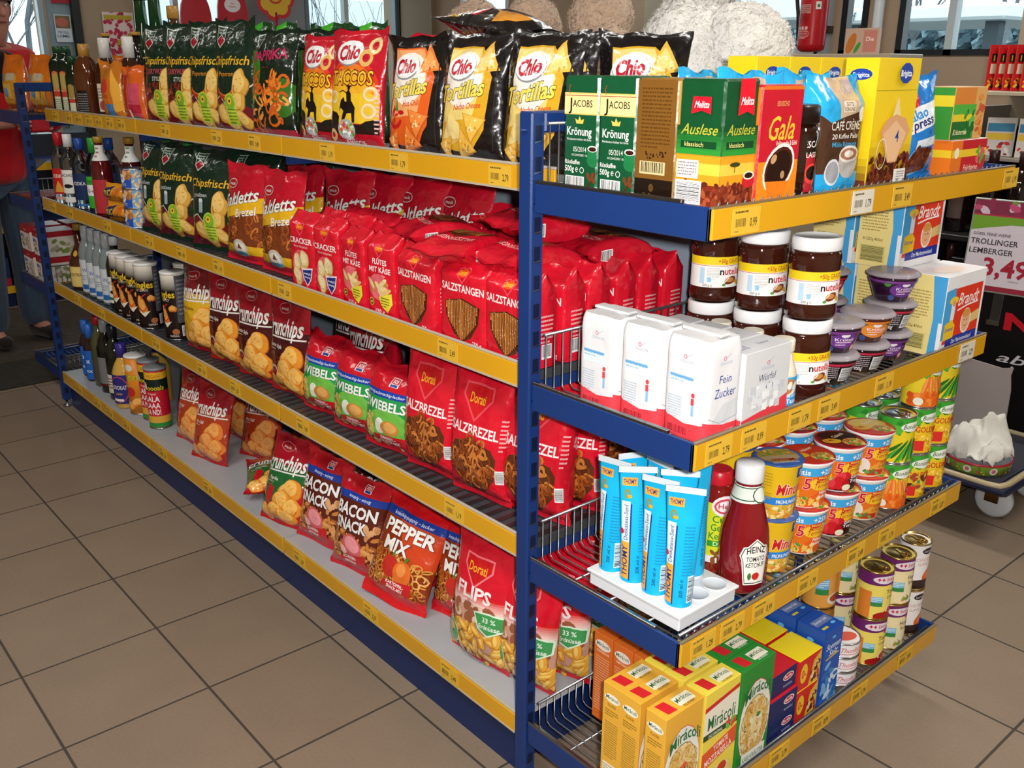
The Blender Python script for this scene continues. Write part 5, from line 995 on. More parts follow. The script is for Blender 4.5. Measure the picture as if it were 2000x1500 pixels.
@K
def green_wine_bottle():
    A = Art().R(-4.6, 4, 9.2, 8, '#c9b98a').R(-12, 16.4, 24, .5, '#d9c48a')
    return bottle('green_bottle', [(4.2, 0), (4.5, .6), (4.5, 16), (3.8, 20), (2.1, 25), (1.9, 32), (2.1, 33.5)], '#0a3a18', ('#5a1218', 1), A, liq=None)
@K
def clear_tall_bottle(): return bottle('clear_spirit_bottle', [(3.6, 0), (3.9, .5), (3.9, 18), (1.8, 24), (1.5, 30)], '#4a3422', ('#b98a3a', 3), Art().R(-3, 4, 6, 8, '#c9c2b0'))
@K
def candy_pack_orange():
    A = Art().R(1, 3, 8, 12, '#d9731f').E(5, 12, 2.6, 2.6, '#d83c2c').T('Nuts', 5, 8, 1.6, '#b8301f', w=5).R(5, 2, 5, 4, '#4a86c4').poly([(9, 18), (13, 12), (13, 4), (10, 3)], '#f2b03c'); return bag('candy_bag', 13, 20, 6, '#c8771f', A, seed=41, wr=.9)
@K
def candy_pack_red():
    A = Art().R(.5, 1, 4.6, 16, '#c8202c').T('NACHO', 2.8, 8, 2.4, '#ecc02c', w=12, b=.03, rot=90).R(6.5, 1.2, 6.5, 13, '#d8506a').R(6.5, 4, 6.5, 3, '#b8203c').R(7, 1.2, 4, 1.6, '#3a8a4c').R(6, 1.2, 1.2, 4, '#eef0f0'); return bag('snack_bag', 14.5, 20, 5, '#e0641f', A, seed=42, wr=.9)
@K
def crisps_back_green(): return bag('chips_bag', 18, 31, 7, '#1a4a26', Art().poly([(5, 24), (8, 31), (12, 31), (11, 25)], '#43b02c'), seed=43, wr=1)
@K
def orange_candy_bag():
    A = Art().R(2, 3, 14, 12, '#e3a02c').R(2.4, 12, 5, 3, '#7f97a3').R(9, 12.4, 5.6, 3, '#cfc2a8').R(4, 5, 8, 6, '#f0c04a').E(8, 7.4, 2.6, 2, '#6aa7d2'); return bag('candy_bag', 19, 23, 8, '#e07414', A, seed=44, wr=1)
def simple(name, R, h, neck, c, cap, lab=None, liq=None, m=None, power=2, sh=.62): return bottle(name, [(R-.3, 0), (R, .5), (R, h*sh), (R*.75, h*(sh+.11)), (neck, h*(sh+.2)), (neck, h)], c, cap, lab, m=m, liq=liq, power=power)
@K
def red_label_bottle(): return simple('clear_spirit_bottle', 3.6, 27, 1.4, '#c9d0d0', ('#c2202a', 4.6), Art().R(-4, 3.6, 8, 10, '#c8201f').T('VODKA', 0, 10, 1.4, '#f0e9d8', w=5.4, b=.03).poly([(-2.4, 4.4), (2.4, 4.4), (0, 9)], '#e8a03a').R(-4, 1.4, 8, 1.2, '#d8a8a0'), m=CLEAR)
@K
def white_label_bottle(): return simple('rum_bottle', 3.6, 27, 1.4, '#c9d0d0', ('#e9eaec', 4.4), Art().R(-4, 5, 8, 9, '#eceae6').T('BACARDI', 0, 11.4, 1.1, '#22201e', w=6, b=.03).E(0, 7.8, 1.9, .8, '#1c1a1a').R(-4, 1.6, 8, 2, '#eceae6'), m=CLEAR)
@K
def blue_label_bottle(): return simple('clear_spirit_bottle', 3.6, 26, 1.4, '#b9c4ca', ('#2a52a8', 4), Art().R(-4, 3.4, 8, 10, '#1d2f5c').T('VODKA', 0, 9, 1.3, '#dfe4ec', w=5.4, b=.03).R(-4, 1.2, 8, .8, '#3f6fc0'), m=CLEAR)
@K
def green_cap_bottle(): return simple('clear_spirit_bottle', 3.6, 27, 1.4, '#b9c8bc', ('#2f9a3a', 5), Art().R(-4, 2, 8, 11.6, '#3cae34').R(-4, 6.6, 8, 4, '#eceef0').T('VODKA', 0, 11.2, 1, '#14401c', w=5, b=.03).T('Green', 0, 7.8, 1.2, '#1c3a20', w=4.6, b=.03), m=CLEAR)
@K
def red_liqueur_bottle(): return simple('red_liqueur_bottle', 3.6, 28, 1.4, '#5a0f14', ('#a8802c', 1.8), Art().R(-3.4, 1.4, 6.8, 12, '#b8303a').R(-11, 20, 22, 5.4, '#dfe2df').lines(-1.4, 24, 2.8, 3, 1.4, '#a82a2a'))
@K
def ribbed_liqueur_bottle(): return simple('red_liqueur_bottle', 4, 28, 1.5, '#3c0c10', ('#a8802c', 1.8), Art().R(-11, 20, 22, 5.4, '#e4e6e2').lines(-1.6, 24.4, 3.2, 3, 1.5, '#3a7a3a'))
@K
def orange_liqueur_bottle(): return bottle('orange_liqueur_bottle', [(4.6, 0), (4.9, .5), (4.9, 10), (3.8, 14), (1.7, 18), (1.5, 26)], '#431706', ('#a8802c', 2.2), Art().R(-3.6, 1, 7.2, 8.4, '#d9b75a').R(-3.2, 1.4, 6.4, 7.6, '#e6cb78').T('COINTREAU', 0, 5.4, 1.3, '#3a1c0c', w=6.4, b=.03).E(0, 14.6, 1.3, 1.2, '#d9a33a'))
@K
def frosted_bottle(): return simple('vodka_bottle', 3.4, 27, 1.4, '#7d8a8c', ('#bcc6ce', 5.4), Art().R(-9, 1, 18, 13, '#ccd3d9').T('W', 0, 9, 1.6, '#4a7ab0', w=2.2).lines(-2, 7.4, 4, 3, .8, '#7d93a8').R(-2, 2, 4, 2, '#2a6ab8'))
@K
def dark_label_bottle(): return simple('rum_bottle', 3.6, 27, 1.4, '#16201a', ('#d8dadc', 3), Art().R(-4, 2.4, 8, 10, '#e6e6e0').T('BACARDI', 0, 9.6, 1.1, '#22201e', w=6, b=.03).E(0, 6.6, 1.7, .7, '#1c1a1a').R(-4, 3.6, 8, 1, '#2c6a3c'))
@K
def blue_mix_bottle(): return simple('mixed_drink_bottle', 3, 24, 1.3, '#2a0a12', ('#2f6ac8', 6), Art().R(-9, 1, 18, 12.4, '#2463bf').T('x', 0, 8, 2, '#e6ecf4', w=2, b=.03).T('xx', 0, 4, 1.4, '#e6ecf4', w=3), sh=.6)
@K
def white_wine_bottle(): return simple('white_wine_bottle', 3.6, 29, 1.4, '#4a4a2c', ('#c2202a', 3), Art().R(-3.4, 3, 6.8, 9, '#4c4a3a'))
@K
def red_wine_bottle(): return simple('red_wine_bottle', 3.8, 30, 1.45, '#0b0809', ('#9aa0a8', 5), Art().R(-3.6, 3, 7.2, 12, '#77777a').R(-3.6, 3, 7.2, 1, '#5a1218'))
@K
def dark_wine_bottle(): return simple('red_wine_bottle', 3.7, 30, 1.45, '#0e1408', ('#1d2228', 5), Art().R(-3, 3, 6, 7.6, '#d2ccbe').lines(-2.4, 8.6, 4.8, 4, 1.2, '#5a1a20'))
@K
def egg_liqueur_bottle(): return bottle('egg_liqueur_bottle', [(4, 0), (4.3, .5), (4.3, 14), (3.2, 17), (1.8, 19.5), (1.6, 25)], '#d2a548', ('#3a2f8a', 5), Art().R(-4.4, 2, 8.8, 11.6, '#2c2a7a').ring(0, 7.8, 4, 5.4, .4, '#b8445a').T('ADVOKAT', 0, 7.8, 1.6, '#e9e6dc', w=6.6, b=.03, sh=.2).T('Likör', 0, 5.6, 1, '#d8b45a', w=3).R(-3, 3, 4.6, 1, '#e9e6dc'))
def tubecan(name, body, A, lid='#e9e9e6'):
    r = empty(name); mb = MB(); R, h = 3.9, 23; mb.lathe([(R, .4), (R, h-.6)], body, CARD, 28); wrap(mb, A, [(R, .4), (R, h-.6)], CARD, 28, R0=R); mb.build('tube', r, CM)
    mb = MB(); mb.lathe([(R+.1, 0), (R+.1, .4)], '#b9bcc0', METL, 28); mb.build('tin_base', r, CM); mb = MB(); mb.lathe([(R, h-.8), (R+.2, h-.7), (R+.2, h), (R-.2, h+.15), (.1, h+.05)], lid, CLEARL if lid == '#d9d9d6' else PLAS, 28); mb.build('lid', r, CM); return r
@K
def crisps_tube_dark():
    A = Art().R(-12, .6, 24, 21.6, '#1d100e').grad(-12, 16.6, 24, 5.6, '#1d100e', '#efe9dc', 14).T('Pringles', -1.6, 14.6, 2.3, '#e9c52c', w=8.6, b=.05, ol='#2a1408', ow=.04).T('HOT & SPICY', -1.6, 13.4, .8, '#d9d2c8', w=5).R(3, 6, 8, 16, '#55565e').lines(3.6, 20, 6.4, 9, 1.4, '#8a8c94', seed=2)
    A.chips([(-2, 8.6, 1.9, 3, 15), (1.6, 11, 1.2, 1.2, 0)], '#e08a2c', '#f2ae54', '#a8521a').poly([(-4, 7), (-1, 4.4), (1, 6.6), (-1.6, 5.8)], '#e9e2d0').line([(-3.4, 8), (-1.6, 6.4), (.2, 8)], .3, '#cf2a2a').line([(-2, 10.6), (-1, 12), (0, 12.6)], .4, '#cf2a2a').E(2, 3, 1.2, 1, '#b36a3c').bar(4, 1.4, 3.4, 3.6, 4, vert=False).T('PAPRIKA', 1.4, 1.2, .7, '#d9d2c8', w=3)
    return tubecan('crisps_tube', '#1d100e', A)
@K
def crisps_tube_orange(): return tubecan('crisps_tube', '#e08a22', Art().T('Pringles', -1.6, 14, 2.3, '#e9d22c', w=8.6, b=.05, ol='#4a1c08', ow=.05).E(-1, 9, 2, 2, '#c82c22').chips([(1, 5, 2.6, 1.6, 20), (-2, 3.6, 2.4, 1.4, -20)]).E(-1, 18.6, 2, 1.4, '#e9e2d8'))
@K
def crisps_tube_red():
    A = Art().R(-12, 5, 24, 9.6, '#c8182c').R(-12, 14.6, 24, 4.4, '#12241e').R(-12, 19, 24, 2.6, '#ecb82c').R(-12, 2.4, 24, 2.6, '#e0a83c').R(-12, .6, 24, 1.8, '#2f8a3c').T('VEGAN', 1, 19.6, 1.2, '#c8601c', w=5, b=.03).E(-3, 16.4, 1.4, 1.4, '#e4e4e0').T('ooooals', 1, 14.9, 1.8, '#e9c52c', w=7.4, b=.04).T('Original', 0, 13.2, .8, '#f6dede', w=3.2)
    for i, t in enumerate(('LALA', 'LAAA', 'LA ND!')): A.T(t, 0, 10.6-i*2.5, 2, '#f6eeee', w=5.6, b=.05)
    return tubecan('crisps_tube', '#c8182c', A, '#8a8f94')
@K
def nut_can():
    A = Art().R(-12, .3, 24, 6, '#2a52b0').R(1, .3, 8, 6, '#6ea8dc').blobs(-5, 3.6, 1, 6, 34, .8, ('#c98a4a', '#e3b27a', '#a86a34'), 3, .7).E(-3, 3.4, 1.7, 1.5, '#e9e6ee').T('MAX', -3, 3, 1, '#22429a', w=2.2, b=.04).T('NUTS', -2.4, 1, .9, '#cfd9ee', w=3)
    A.blobs(1.6, 1, 8, 5.6, 18, .9, ('#d9b07a', '#efd2a0'), 8, .5); return can('nut_can', 4.6, 6.6, '#2a52b0', A, seam=False)
@K
def cracker_roll():
    A = Art().poly([(1, 1), (5.6, 1.8), (5.4, 5.6), (1.2, 4.8)], '#1c2a5c').T('TUC', 3.3, 2.2, 2, '#f0cf2c', w=3.8, b=.05, rot=8).E(9, 3.2, 2.2, 2.2, '#e06a22').blobs(7.4, 1.8, 10.6, 4.8, 8, .8, ('#f0c060', '#d88a2c'), 3).R(.2, .2, 12.4, .5, '#b5701c')
    return bag('cracker_packet', 13, 6.6, 5, '#e39a1e', A, p=6, env='pillow', seed=45, wr=.2, nv=8)
# ================= the room =================
def sobj(name, mb, parent=None, **k):
    o = mb.build(name, parent)
    if not parent: tag(o, kind='structure')
    return o
def tile_mat():
    m = bpy.data.materials.new('stoneware_tiles'); m.use_nodes = True; n = m.node_tree.nodes; L = m.node_tree.links.new; b = n['Principled BSDF']
    g = n.new('ShaderNodeNewGeometry'); mp = n.new('ShaderNodeMapping'); mp.inputs['Location'].default_value = (-.2815+.334*30, .3525+.3335*30, 0)
    mp.inputs['Scale'].default_value = (1, 1, 1); br = n.new('ShaderNodeTexBrick'); br.offset = 0; br.squash = 1
    br.inputs['Scale'].default_value = 1; br.inputs['Brick Width'].default_value = .334; br.inputs['Row Height'].default_value = .3335
    br.inputs['Mortar Size'].default_value = .0032; br.inputs['Mortar Smooth'].default_value = .2; br.inputs['Bias'].default_value = 0
    br.inputs['Color1'].default_value = hexc('#8c7b6a'); br.inputs['Color2'].default_value = hexc('#857463'); br.inputs['Mortar'].default_value = hexc('#453f3a')
    z = n.new('ShaderNodeTexNoise'); z.inputs['Scale'].default_value = 130; z.inputs['Detail'].default_value = 5; z2 = n.new('ShaderNodeTexNoise'); z2.inputs['Scale'].default_value = 6
    mr = n.new('ShaderNodeMapRange'); mr.inputs['To Min'].default_value = .86; mr.inputs['To Max'].default_value = 1.14; mr2 = n.new('ShaderNodeMapRange'); mr2.inputs['To Min'].default_value = .9; mr2.inputs['To Max'].default_value = 1.1
    mx = n.new('ShaderNodeMix'); mx.data_type = 'RGBA'; mx.blend_type = 'MULTIPLY'; mx.inputs['Factor'].default_value = 1; mu = n.new('ShaderNodeMath'); mu.operation = 'MULTIPLY'
    L(g.outputs['Position'], mp.inputs['Vector']); L(mp.outputs['Vector'], br.inputs['Vector']); L(g.outputs['Position'], z.inputs['Vector']); L(g.outputs['Position'], z2.inputs['Vector'])
    L(z.outputs['Fac'], mr.inputs['Value']); L(z2.outputs['Fac'], mr2.inputs['Value']); L(mr.outputs['Result'], mu.inputs[0]); L(mr2.outputs['Result'], mu.inputs[1])
    L(br.outputs['Color'], mx.inputs['A']); L(mu.outputs[0], mx.inputs['B']); L(mx.outputs['Result'], b.inputs['Base Color'])
    bp = n.new('ShaderNodeBump'); bp.inputs['Distance'].default_value = .002; bp.inputs['Strength'].default_value = .6; bp.invert = True
    L(br.outputs['Fac'], bp.inputs['Height']); L(bp.outputs['Normal'], b.inputs['Normal']); b.inputs['Roughness'].default_value = .48; b.inputs['Specular IOR Level'].default_value = .35
    return m
TILE = tile_mat()
X0, X1, Y0, Y1, HT = -6.2, 3.2, -4, 4.05, 2.95
mb = MB(); mb.box(X0-.3, Y0-.3, -.1, X1+.3, Y1+.3, 0, '#999', TILE); sobj('floor', mb)
mb = MB(); mb.box(X0-.3, Y0-.3, HT, X1+.3, Y1+.3, HT+.1, '#e9e6e0', WALLM); sobj('ceiling', mb)
BEI = '#a8937c'
def wall_open(name, axis, c0, c1, a0, a1, ops, col):
    """axis 'x': wall runs along x between y=c0..c1; ops = [(a,b,zlo,zhi)]"""
    mb = MB(); P = lambda a, b, z0, z1: mb.box(*((a, c0, z0, b, c1, z1) if axis == 'x' else (c0, a, z0, c1, b, z1)), col, WALLM)
    cur = a0
    for a, b, z0, z1 in sorted(ops):
        if a > cur: P(cur, a, 0, HT)
        P(a, b, 0, z0) if z0 > 0 else None; P(a, b, z1, HT); cur = b
    P(cur, a1, 0, HT); return sobj(name, mb)
backw = [(-5.35, -4.75, 1.35, 2.5), (-3.98, -3.42, 1.5, 2.5), (-3.13, -2.74, 1.5, 2.5), (-2.64, -1.99, 1.5, 2.5), (-1.87, -1.71, 1.5, 2.5), (-1.53, 1.6, 1.5, 2.5)]
leftw = [(.62, 1.05, .1, 2.5), (1.07, 1.27, 0.02, 2.3), (1.72, 2.52, .9, 2.5), (3.08, 4.0, .9, 2.5)]
wall_open('wall_back', 'x', Y1, Y1+.09, X0-.22, X1+.2, backw, BEI)
wall_open('wall_left', 'y', X0-.22, X0, Y0-.2, Y1, leftw, '#a3917b')
mb = MB(); mb.box(X1, Y0-.2, 0, X1+.2, Y1, HT, '#c9bda8', WALLM); sobj('wall_right', mb)
mb = MB(); mb.box(X0-.2, Y0-.2, 0, X1, Y0, HT, '#c9bda8', WALLM); sobj('wall_front', mb)
PANE = mat('window_pane_glass', .0, 0, .5, trans=1, ior=1.02, color='#f4fbfb')
def window(i, axis, a, b, z0, z1, fc, mull=()):
    fr = MB(); t = .035; m0, m1 = (Y1-.01, Y1+.05) if axis == 'x' else (X0-.05, X0+.01)
    def B(p, q, r, s_, c=fc): fr.box(*((p, m0, r, q, m1, s_) if axis == 'x' else (m0, p, r, m1, q, s_)), c, PLAS)
    B(a, a+t, z0, z1); B(b-t, b, z0, z1); B(a, b, z0, z0+.03); B(a, b, z1-t, z1)
    for q in mull: B(q-.02, q+.02, z0, z1, '#b9c3c6')
    o = sobj('window_%d' % i, fr); g = MB(); c = (m0+m1)/2
    g.box(*((a+.01, c-.003, z0+.01, b-.01, c+.003, z1-.01) if axis == 'x' else (c-.003, a+.01, z0+.01, c+.003, b-.01, z1-.01)), '#fff', PANE); g.build('pane', o)
window(1, 'y', *leftw[0][:2], .1, 2.5, '#8fa3ac'); window(2, 'y', *leftw[2][:2], .9, 2.5, '#b4c6d2', (1.99,)); window(3, 'y', *leftw[3][:2], .9, 2.5, '#6c7f88', (3.47,))
for i, q in enumerate(backw): window(4+i, 'x', *q, '#d5d9da' if i not in (4, 5) else '#23282c', (-1.24, .2) if i == 5 else ())
mb = MB(); mb.box(X0-.06, 1.07, .02, X0-.02, 1.27, 2.3, '#7e929e', PAINT); mb.box(X0-.03, 1.235, .02, X0+.03, 1.29, 2.3, '#14161a', PAINT); d = sobj('door_1', mb)
mb = MB(); mb.tube([(X0-.01, 1.1, 1.0), (X0+.03, 1.1, 1.0), (X0+.03, 1.1, 1.15), (X0-.01, 1.1, 1.15)], .01, '#c9ccd0', METL); mb.build('door_handle', d)
for x in (-1.62,): mb = MB(); mb.tube([(x, Y1-.06, 0), (x, Y1-.06, HT)], .028, '#c9d2d6', PLAS, 14); sobj('trim_1', mb)
mb = MB(); mb.box(-1.99, Y1-.03, 1.4, -1.93, Y1, HT, '#a9bcc6', PLAS); sobj('trim_2', mb)
mb = MB(); mb.box(X0, 4.0, 0, X0+.5, Y1, HT, '#8a7a66', WALLM); mb.box(X0+.02, 3.985, 0, X0+.04, 4.0, HT, '#27221e', PLAS); sobj('trim_3', mb)
mb = MB(); mb.box(-3.42, Y1-.25, 1.2, -3.13, Y1-.002, 2.2, '#b3a48e', WALLM); sobj('trim_4', mb)
# dirt-trapping mats
MATM = mat('ribbed_rubber_mat', .95, 0, .1, bump=.5, bscale=500, var=.15, vscale=30)
for x0, x1, c, l in ((-3.85, -3.43, '#3c3833', 'dark ribbed entrance mat strip nearest the shelving'), (-5.05, -3.87, '#4a433b', 'brown grey entrance mat the shopper stands on')):
    mb = MB(); mb.box(x0, -2.2, .001, x1, 2.6, .011, c, MATM, .002); tag(mb.build('entrance_mat'), l, 'mat')

# ================= outside =================
mb = MB(); mb.box(-60, -20, -.25, 40, 70, -.2, '#6c706e', WALLM); tag(mb.build('ground'), kind='structure')
WHT = mat('white_canopy_sheet', .5)
def canopy(x0, x1, y0, y1, z0, z1, label, posts, words=()):
    r = empty('forecourt_canopy', (x0, y0, -.2)); tag(r, label, 'canopy'); mb = MB(); mb.box(0, 0, z0+.2, x1-x0, y1-y0, z1+.2, '#e9f1f4', WHT, .05)
    for wx, wz, hh in words: flat(mb, Art().T('Hof', 0, 0, hh, '#5a666e', b=.01), (wx-x0, 0, wz+.2), (1, 0, 0), (0, 0, 1), 3, 3, WHT, .02)
    mb.build('roof_slab', r); 
    for px in posts: mb = MB(); mb.box(px-x0-.12, .6, 0, px-x0+.12, .84, z0+.2, '#39464e', PLAS); mb.build('post', r)
    return r
canopy(-9.6, -6.1, 16, 20, 2.24, 2.5, 'long white forecourt canopy roof on dark posts, seen through the right window', (-9.2, -6.55), ((-8.95, 2.28, .15),))
canopy(-16, -10.6, 17, 21, 2.4, 2.95, 'white canopy roof outside, seen above the white plush toys', (-14.8, -11.6), ((-12.6, 2.62, .17), (-15, 2.62, .17)))
BARK = mat('bare_bark', .9, var=.2)
def tree(x, y, h, seed, label, group='bare trees outside', bush=False):
    g = random.Random(seed); mb = MB()
    def br(p, d, l, r, n):
        q = [p]; dd = d.copy()
        for i in range(3): dd = (dd+Vector((g.uniform(-.25, .25), g.uniform(-.25, .25), g.uniform(-.05, .2)))).normalized(); q.append(q[-1]+dd*l/3)
        mb.tube(q, r, '#6d7478', BARK, 4, [r, r*.85, r*.7, r*.5], False)
        if n > 0:
            for k in range(4 if n > 1 else 5):
                a = g.uniform(0, 2*pi); t = q[g.choice((1, 2, 3))]; nd = (dd+Vector((cos(a)*.75, sin(a)*.75, g.uniform(-.1, .5)))).normalized(); br(t, nd, l*.62, r*.5, n-1)
    if bush:
        for k in range(26): a = g.uniform(0, 2*pi); br(Vector((x, y, -.2)), Vector((cos(a)*.35, sin(a)*.35, 1)).normalized(), h*g.uniform(.5, .9), .012, 1)
    else: br(Vector((x, y, -.2)), Vector((0, 0, 1)), h*.42, h*.009, 4)
    return tag(mb.build('bare_tree' if not bush else 'bare_shrub'), label, 'tree' if not bush else 'shrub', group)
for i, (x, y, h) in enumerate([(-13, 27, 9), (-10.5, 25, 10), (-8, 26, 9), (-5.5, 24, 8.5), (-17, 28, 9), (-3.2, 27, 9)]):
    tree(x, y, h, i+1, 'bare leafless tree outside, one of the row behind the forecourt canopy')
tree(-24, 5.5, 9.5, 20, 'bare leafless tree outside the left window, behind the shopper', None)
tree(-11, 6.5, 2.9, 30, 'bare twiggy shrub outside the window above the red ring snack bags', None, True)
HEDGE = mat('winter_hedge', .9, var=.5, vscale=2.5)
mb = MB(); g = random.Random(5)
for i in range(3600):
    x, z = g.uniform(-26, 4), g.uniform(0, 3.1); y = 30+g.uniform(-1, 1); r = g.uniform(.08, .24)
    a = g.uniform(0, pi); mb.add([(x-r*cos(a), y-.3, z), (x+r*cos(a), y+.2, z-.1), (x+.1, y, z+r*1.3), (x-.1, y-.4, z-r)], [(0, 1, 2), (0, 3, 1)], g.choice(('#6d8690', '#7c97a0', '#5c737c', '#8fa8b0', '#a5bac0')), HEDGE)
mb.box(-26, 30.8, -.2, 4, 31.6, 2.7, '#5c747e', HEDGE); tag(mb.build('hedge'), 'blue grey winter hedge far outside behind the canopy', 'hedge', kind='stuff')
def building(x, y, w_, d_, h, label, rows=2, cols=7):
    r = empty('office_building', (x, y, -.2)); tag(r, label, 'building'); mb = MB(); mb.box(0, 0, 0, w_, d_, h, '#dfe9ee', WHT); mb.build('wall', r)
    p = MB(); p.box(-.02, 0, 0, .02, .9, .7, '#a9bcc8', WHT); w0 = p.build('window', r)
    for i in range(rows):
        for j in range(cols):
            o = w0 if not (i or j) else w0.copy()
            if i or j: COL.objects.link(o); o.parent = r
            o.location = (w_+.01, 1+j*(d_-2)/cols, 1+i*1.7)
building(-48, 14, 8, 22, 4.6, 'pale office building far outside beyond the bare shrub')
building(-52, 38, 10, 12, 6.4, 'taller pale building far outside, right of the bare shrub', 3, 5)

# ================= shelving =================
BLUE = '#17346f'; YEL = '#d9a01c'
mb = MB(); dummy = None
gon = empty('gondola_frame', (-1.5, .5, 0)); tag(gon, 'blue perforated steel gondola frame with grey back panel carrying all the shelves', 'shelving')
def upright(x0, y0, h=1.36):
    mb = MB(); x1, y1 = x0+.033, y0+.03; mb.box(x0, y0, .03, x1, y1, h, BLUE, PAINT, .003)
    for k in range(26):
        z = .06+k*.05
        for xx, nx in ((x1+.0004, 1), (x0-.0004, -1)): mb.add([(xx, y0+.008, z), (xx, y0+.022, z), (xx, y0+.022, z+.028), (xx, y0+.008, z+.028)], [(0, 1, 2, 3)], '#0c1838', PAINT)
        mb.add([(x1+.0005, y0+.006, z), (x1+.0005, y0+.023, z+.002), (x1+.0005, y0+.023, z+.0045), (x1+.0005, y0+.006, z+.0025)], [(0, 1, 2, 3)], '#7d8fb4', METL)
    mb.lathe([(.007, h-.03), (.006, h-.028)], '#33528c', PAINT, 10, x0+.015, y0-.001)
    o = mb.build('upright', gon); o.location = (1.5, -.5, 0)
    f = MB(); f.lathe([(.018, 0), (.018, .006), (.007, .01), (.007, .032)], '#9aa0a6', METL, 12, (x0+x1)/2, (y0+y1)/2); ft = f.build('levelling_foot', o)
for x in (0, -3.045):
    for y in (0, .47, .97): upright(x, y)
for x in (-1.01, -2.01): upright(x, .485, 1.2)
def gpart(name, mb): o = mb.build(name, gon); o.location = (1.5, -.5, 0); return o
for x in (0, -3.045): mb = MB(); mb.box(x, .03, 1.326, x+.033, .97, 1.36, BLUE, PAINT, .003); gpart('top_rail', mb)
mb = MB(); mb.box(-3.01, .494, .1, -.002, .506, 1.2, '#8e9aa8', PAINT); gpart('back_panel', mb)
mb = MB(); mb.box(-3.01, .03, .0, -.004, .05, .118, '#142a5c', PAINT); mb.box(-3.01, .95, .0, -.004, .97, .118, '#142a5c', PAINT); mb.box(-.05, .05, .02, -.02, .95, .1, '#142a5c', PAINT); gpart('plinth', mb)
PR = ['0,99', '1,19', '1,29', '1,79', '2,29', '2,79', '3,49', '1,99']
def tagmesh(name, parent, price, seed, white=False):
    """price label card 7 x 3.9 cm, origin bottom left, faces -Y"""
    mb = MB(); c = '#d8d3c4' if white else '#dcb038'; mb.box(0, -.0012, 0, .066, 0, .038, c, PAPER)
    A = Art().lines(.6, 3.1, 4.4, 1, .5, '#6b5420', th=.28, seed=seed).lines(.6, .4, 1.4, 1, .4, '#8a6a20', th=.16, seed=seed+1).bar(.6, .9, 2.6, 1.5, seed, '#4a3c1c', c).T(price, 5, 1, 1.25, '#4a3a14', w=1.7)
    flat(mb, A, (0, -.12, 0), (1, 0, 0), (0, 0, 1), 6.6, 3.8, PAPER, .02) if False else None
    me = MB(); flat(me, A, (0, -.13, 0), (1, 0, 0), (0, 0, 1), 6.6, 3.8, PAPER, .01)
    mb.add([(a*.01, b*.01, c_*.01) for a, b, c_ in me.v], [], c, PAPER)
    for f_, cc, in zip(me.f, me.c): mb.face(f_ if False else [i+len(mb.v)-len(me.v) for i in f_], cc, PAPER)
    return mb.build(name, parent)
TAGP = {}
def ptag(parent, x, y, z, idx, rz=0, white=False):
    k = (idx % 8, white)
    if k not in TAGP: o = tagmesh('price_tag', None, PR[idx % 8], idx*3+1, white); TAGP[k] = o
    else: o = TAGP[k].copy(); COL.objects.link(o)
    o.parent = parent; o.location = (x, y, z); o.rotation_euler = (0, 0, rz); return o
DECKZ = [1.237, .90, .55, .165]; RB = [1.215, .866, .516, .121]; YF = [.091, .032, .028, .008]
WIRED = mat('dark_ribbed_deck', .5, .3, color='#4a4d52')
WORD = ['top', 'second', 'third', 'bottom']; BAY = {-3: 'far', -2: 'middle', -1: 'near'}
TAGX = {0: {-3: (.12, .3, .42, .55, .66, .78, .9), -2: (.23, .63, .88), -1: (.2, .52, .88, )}, 1: {-3: (.12, .35, .8), -2: (.14, .42, .7), -1: (.04, .78)}, 2: {-3: (.3, .6), -2: (.1, .5, .75), -1: (.1, .8)}, 3: {-3: (.2, .45, .6, .8), -2: (.1, .5), -1: (.06, .45, .8)}}
def shelf(k, xb, back=False):
    x0, x1 = xb+.003, xb+.996 if xb < -1 else -.004; z = DECKZ[k]; sg = -1 if back else 1
    yf = YF[k] if not back else 1-YF[k]; yb = .485 if not back else .515
    r = empty('shelf', ((x0+x1)/2, yf, z)); W = x1-x0
    side = 'far-side' if back else 'long-side'
    tag(r, '%s %s shelf of the %s bay, steel deck with a yellow price rail' % (WORD[k], side, BAY[xb]), 'shelf', None)
    mb = MB(); D = abs(yb-yf)-.006
    y0, y1 = (.004, D) if not back else (-D, -.004)
    mb.box(-W/2, y0, -.022, W/2, y1, -.002, '#b9bcc0' if k in (0, 3) else '#3f4247', PAINT, .001, cs={'F': BLUE})
    if k in (1, 2):
        for i in range(30): xx = -W/2+.01+(W-.03)*i/29; mb.box(xx, y0+.004, -.002, xx+.013, y1-.004, .0, '#5c5f64', ZINC)
    else: mb.box(-W/2, y0, -.002, W/2, y1, 0, '#a9adb2', PAINT)
    mb.build('deck', r)
    if not back: mb = MB(); mb.box(-W/2, -.004, RB[k]-z-.001, W/2, .004, RB[k]-z+.003, '#b9b09a', PLAS); mb.box(-W/2, -.003, RB[k]-z, W/2, .003, RB[k]-z+.044, YEL, RAILM, .001); mb.box(-W/2, -.001, RB[k]-z+.044, W/2, .005, RB[k]-z+.049, '#b5aea0', PLAS, .001)
    else: mb = MB(); mb.box(-W/2, -.003, RB[k]-z, W/2, .003, RB[k]-z+.044, YEL, RAILM, .001)
    rl = mb.build('price_rail', r)
    if not back:
        for j, t in enumerate(TAGX[k][xb]): ptag(rl, -W/2+t*(W-.07), -.0034, RB[k]-z+.003, k*3+j*2+abs(xb))
        if k < 3: [(lambda b: (b.box(q, .01, -.045, q+.004, .4, -.023, BLUE, PAINT), b.build('shelf_bracket', r)))(MB()) for q in (-W/2+.002, W/2-.006)]
    return r
for k in range(4):
    for xb in (-3, -2, -1): shelf(k, xb); shelf(k, xb, True)
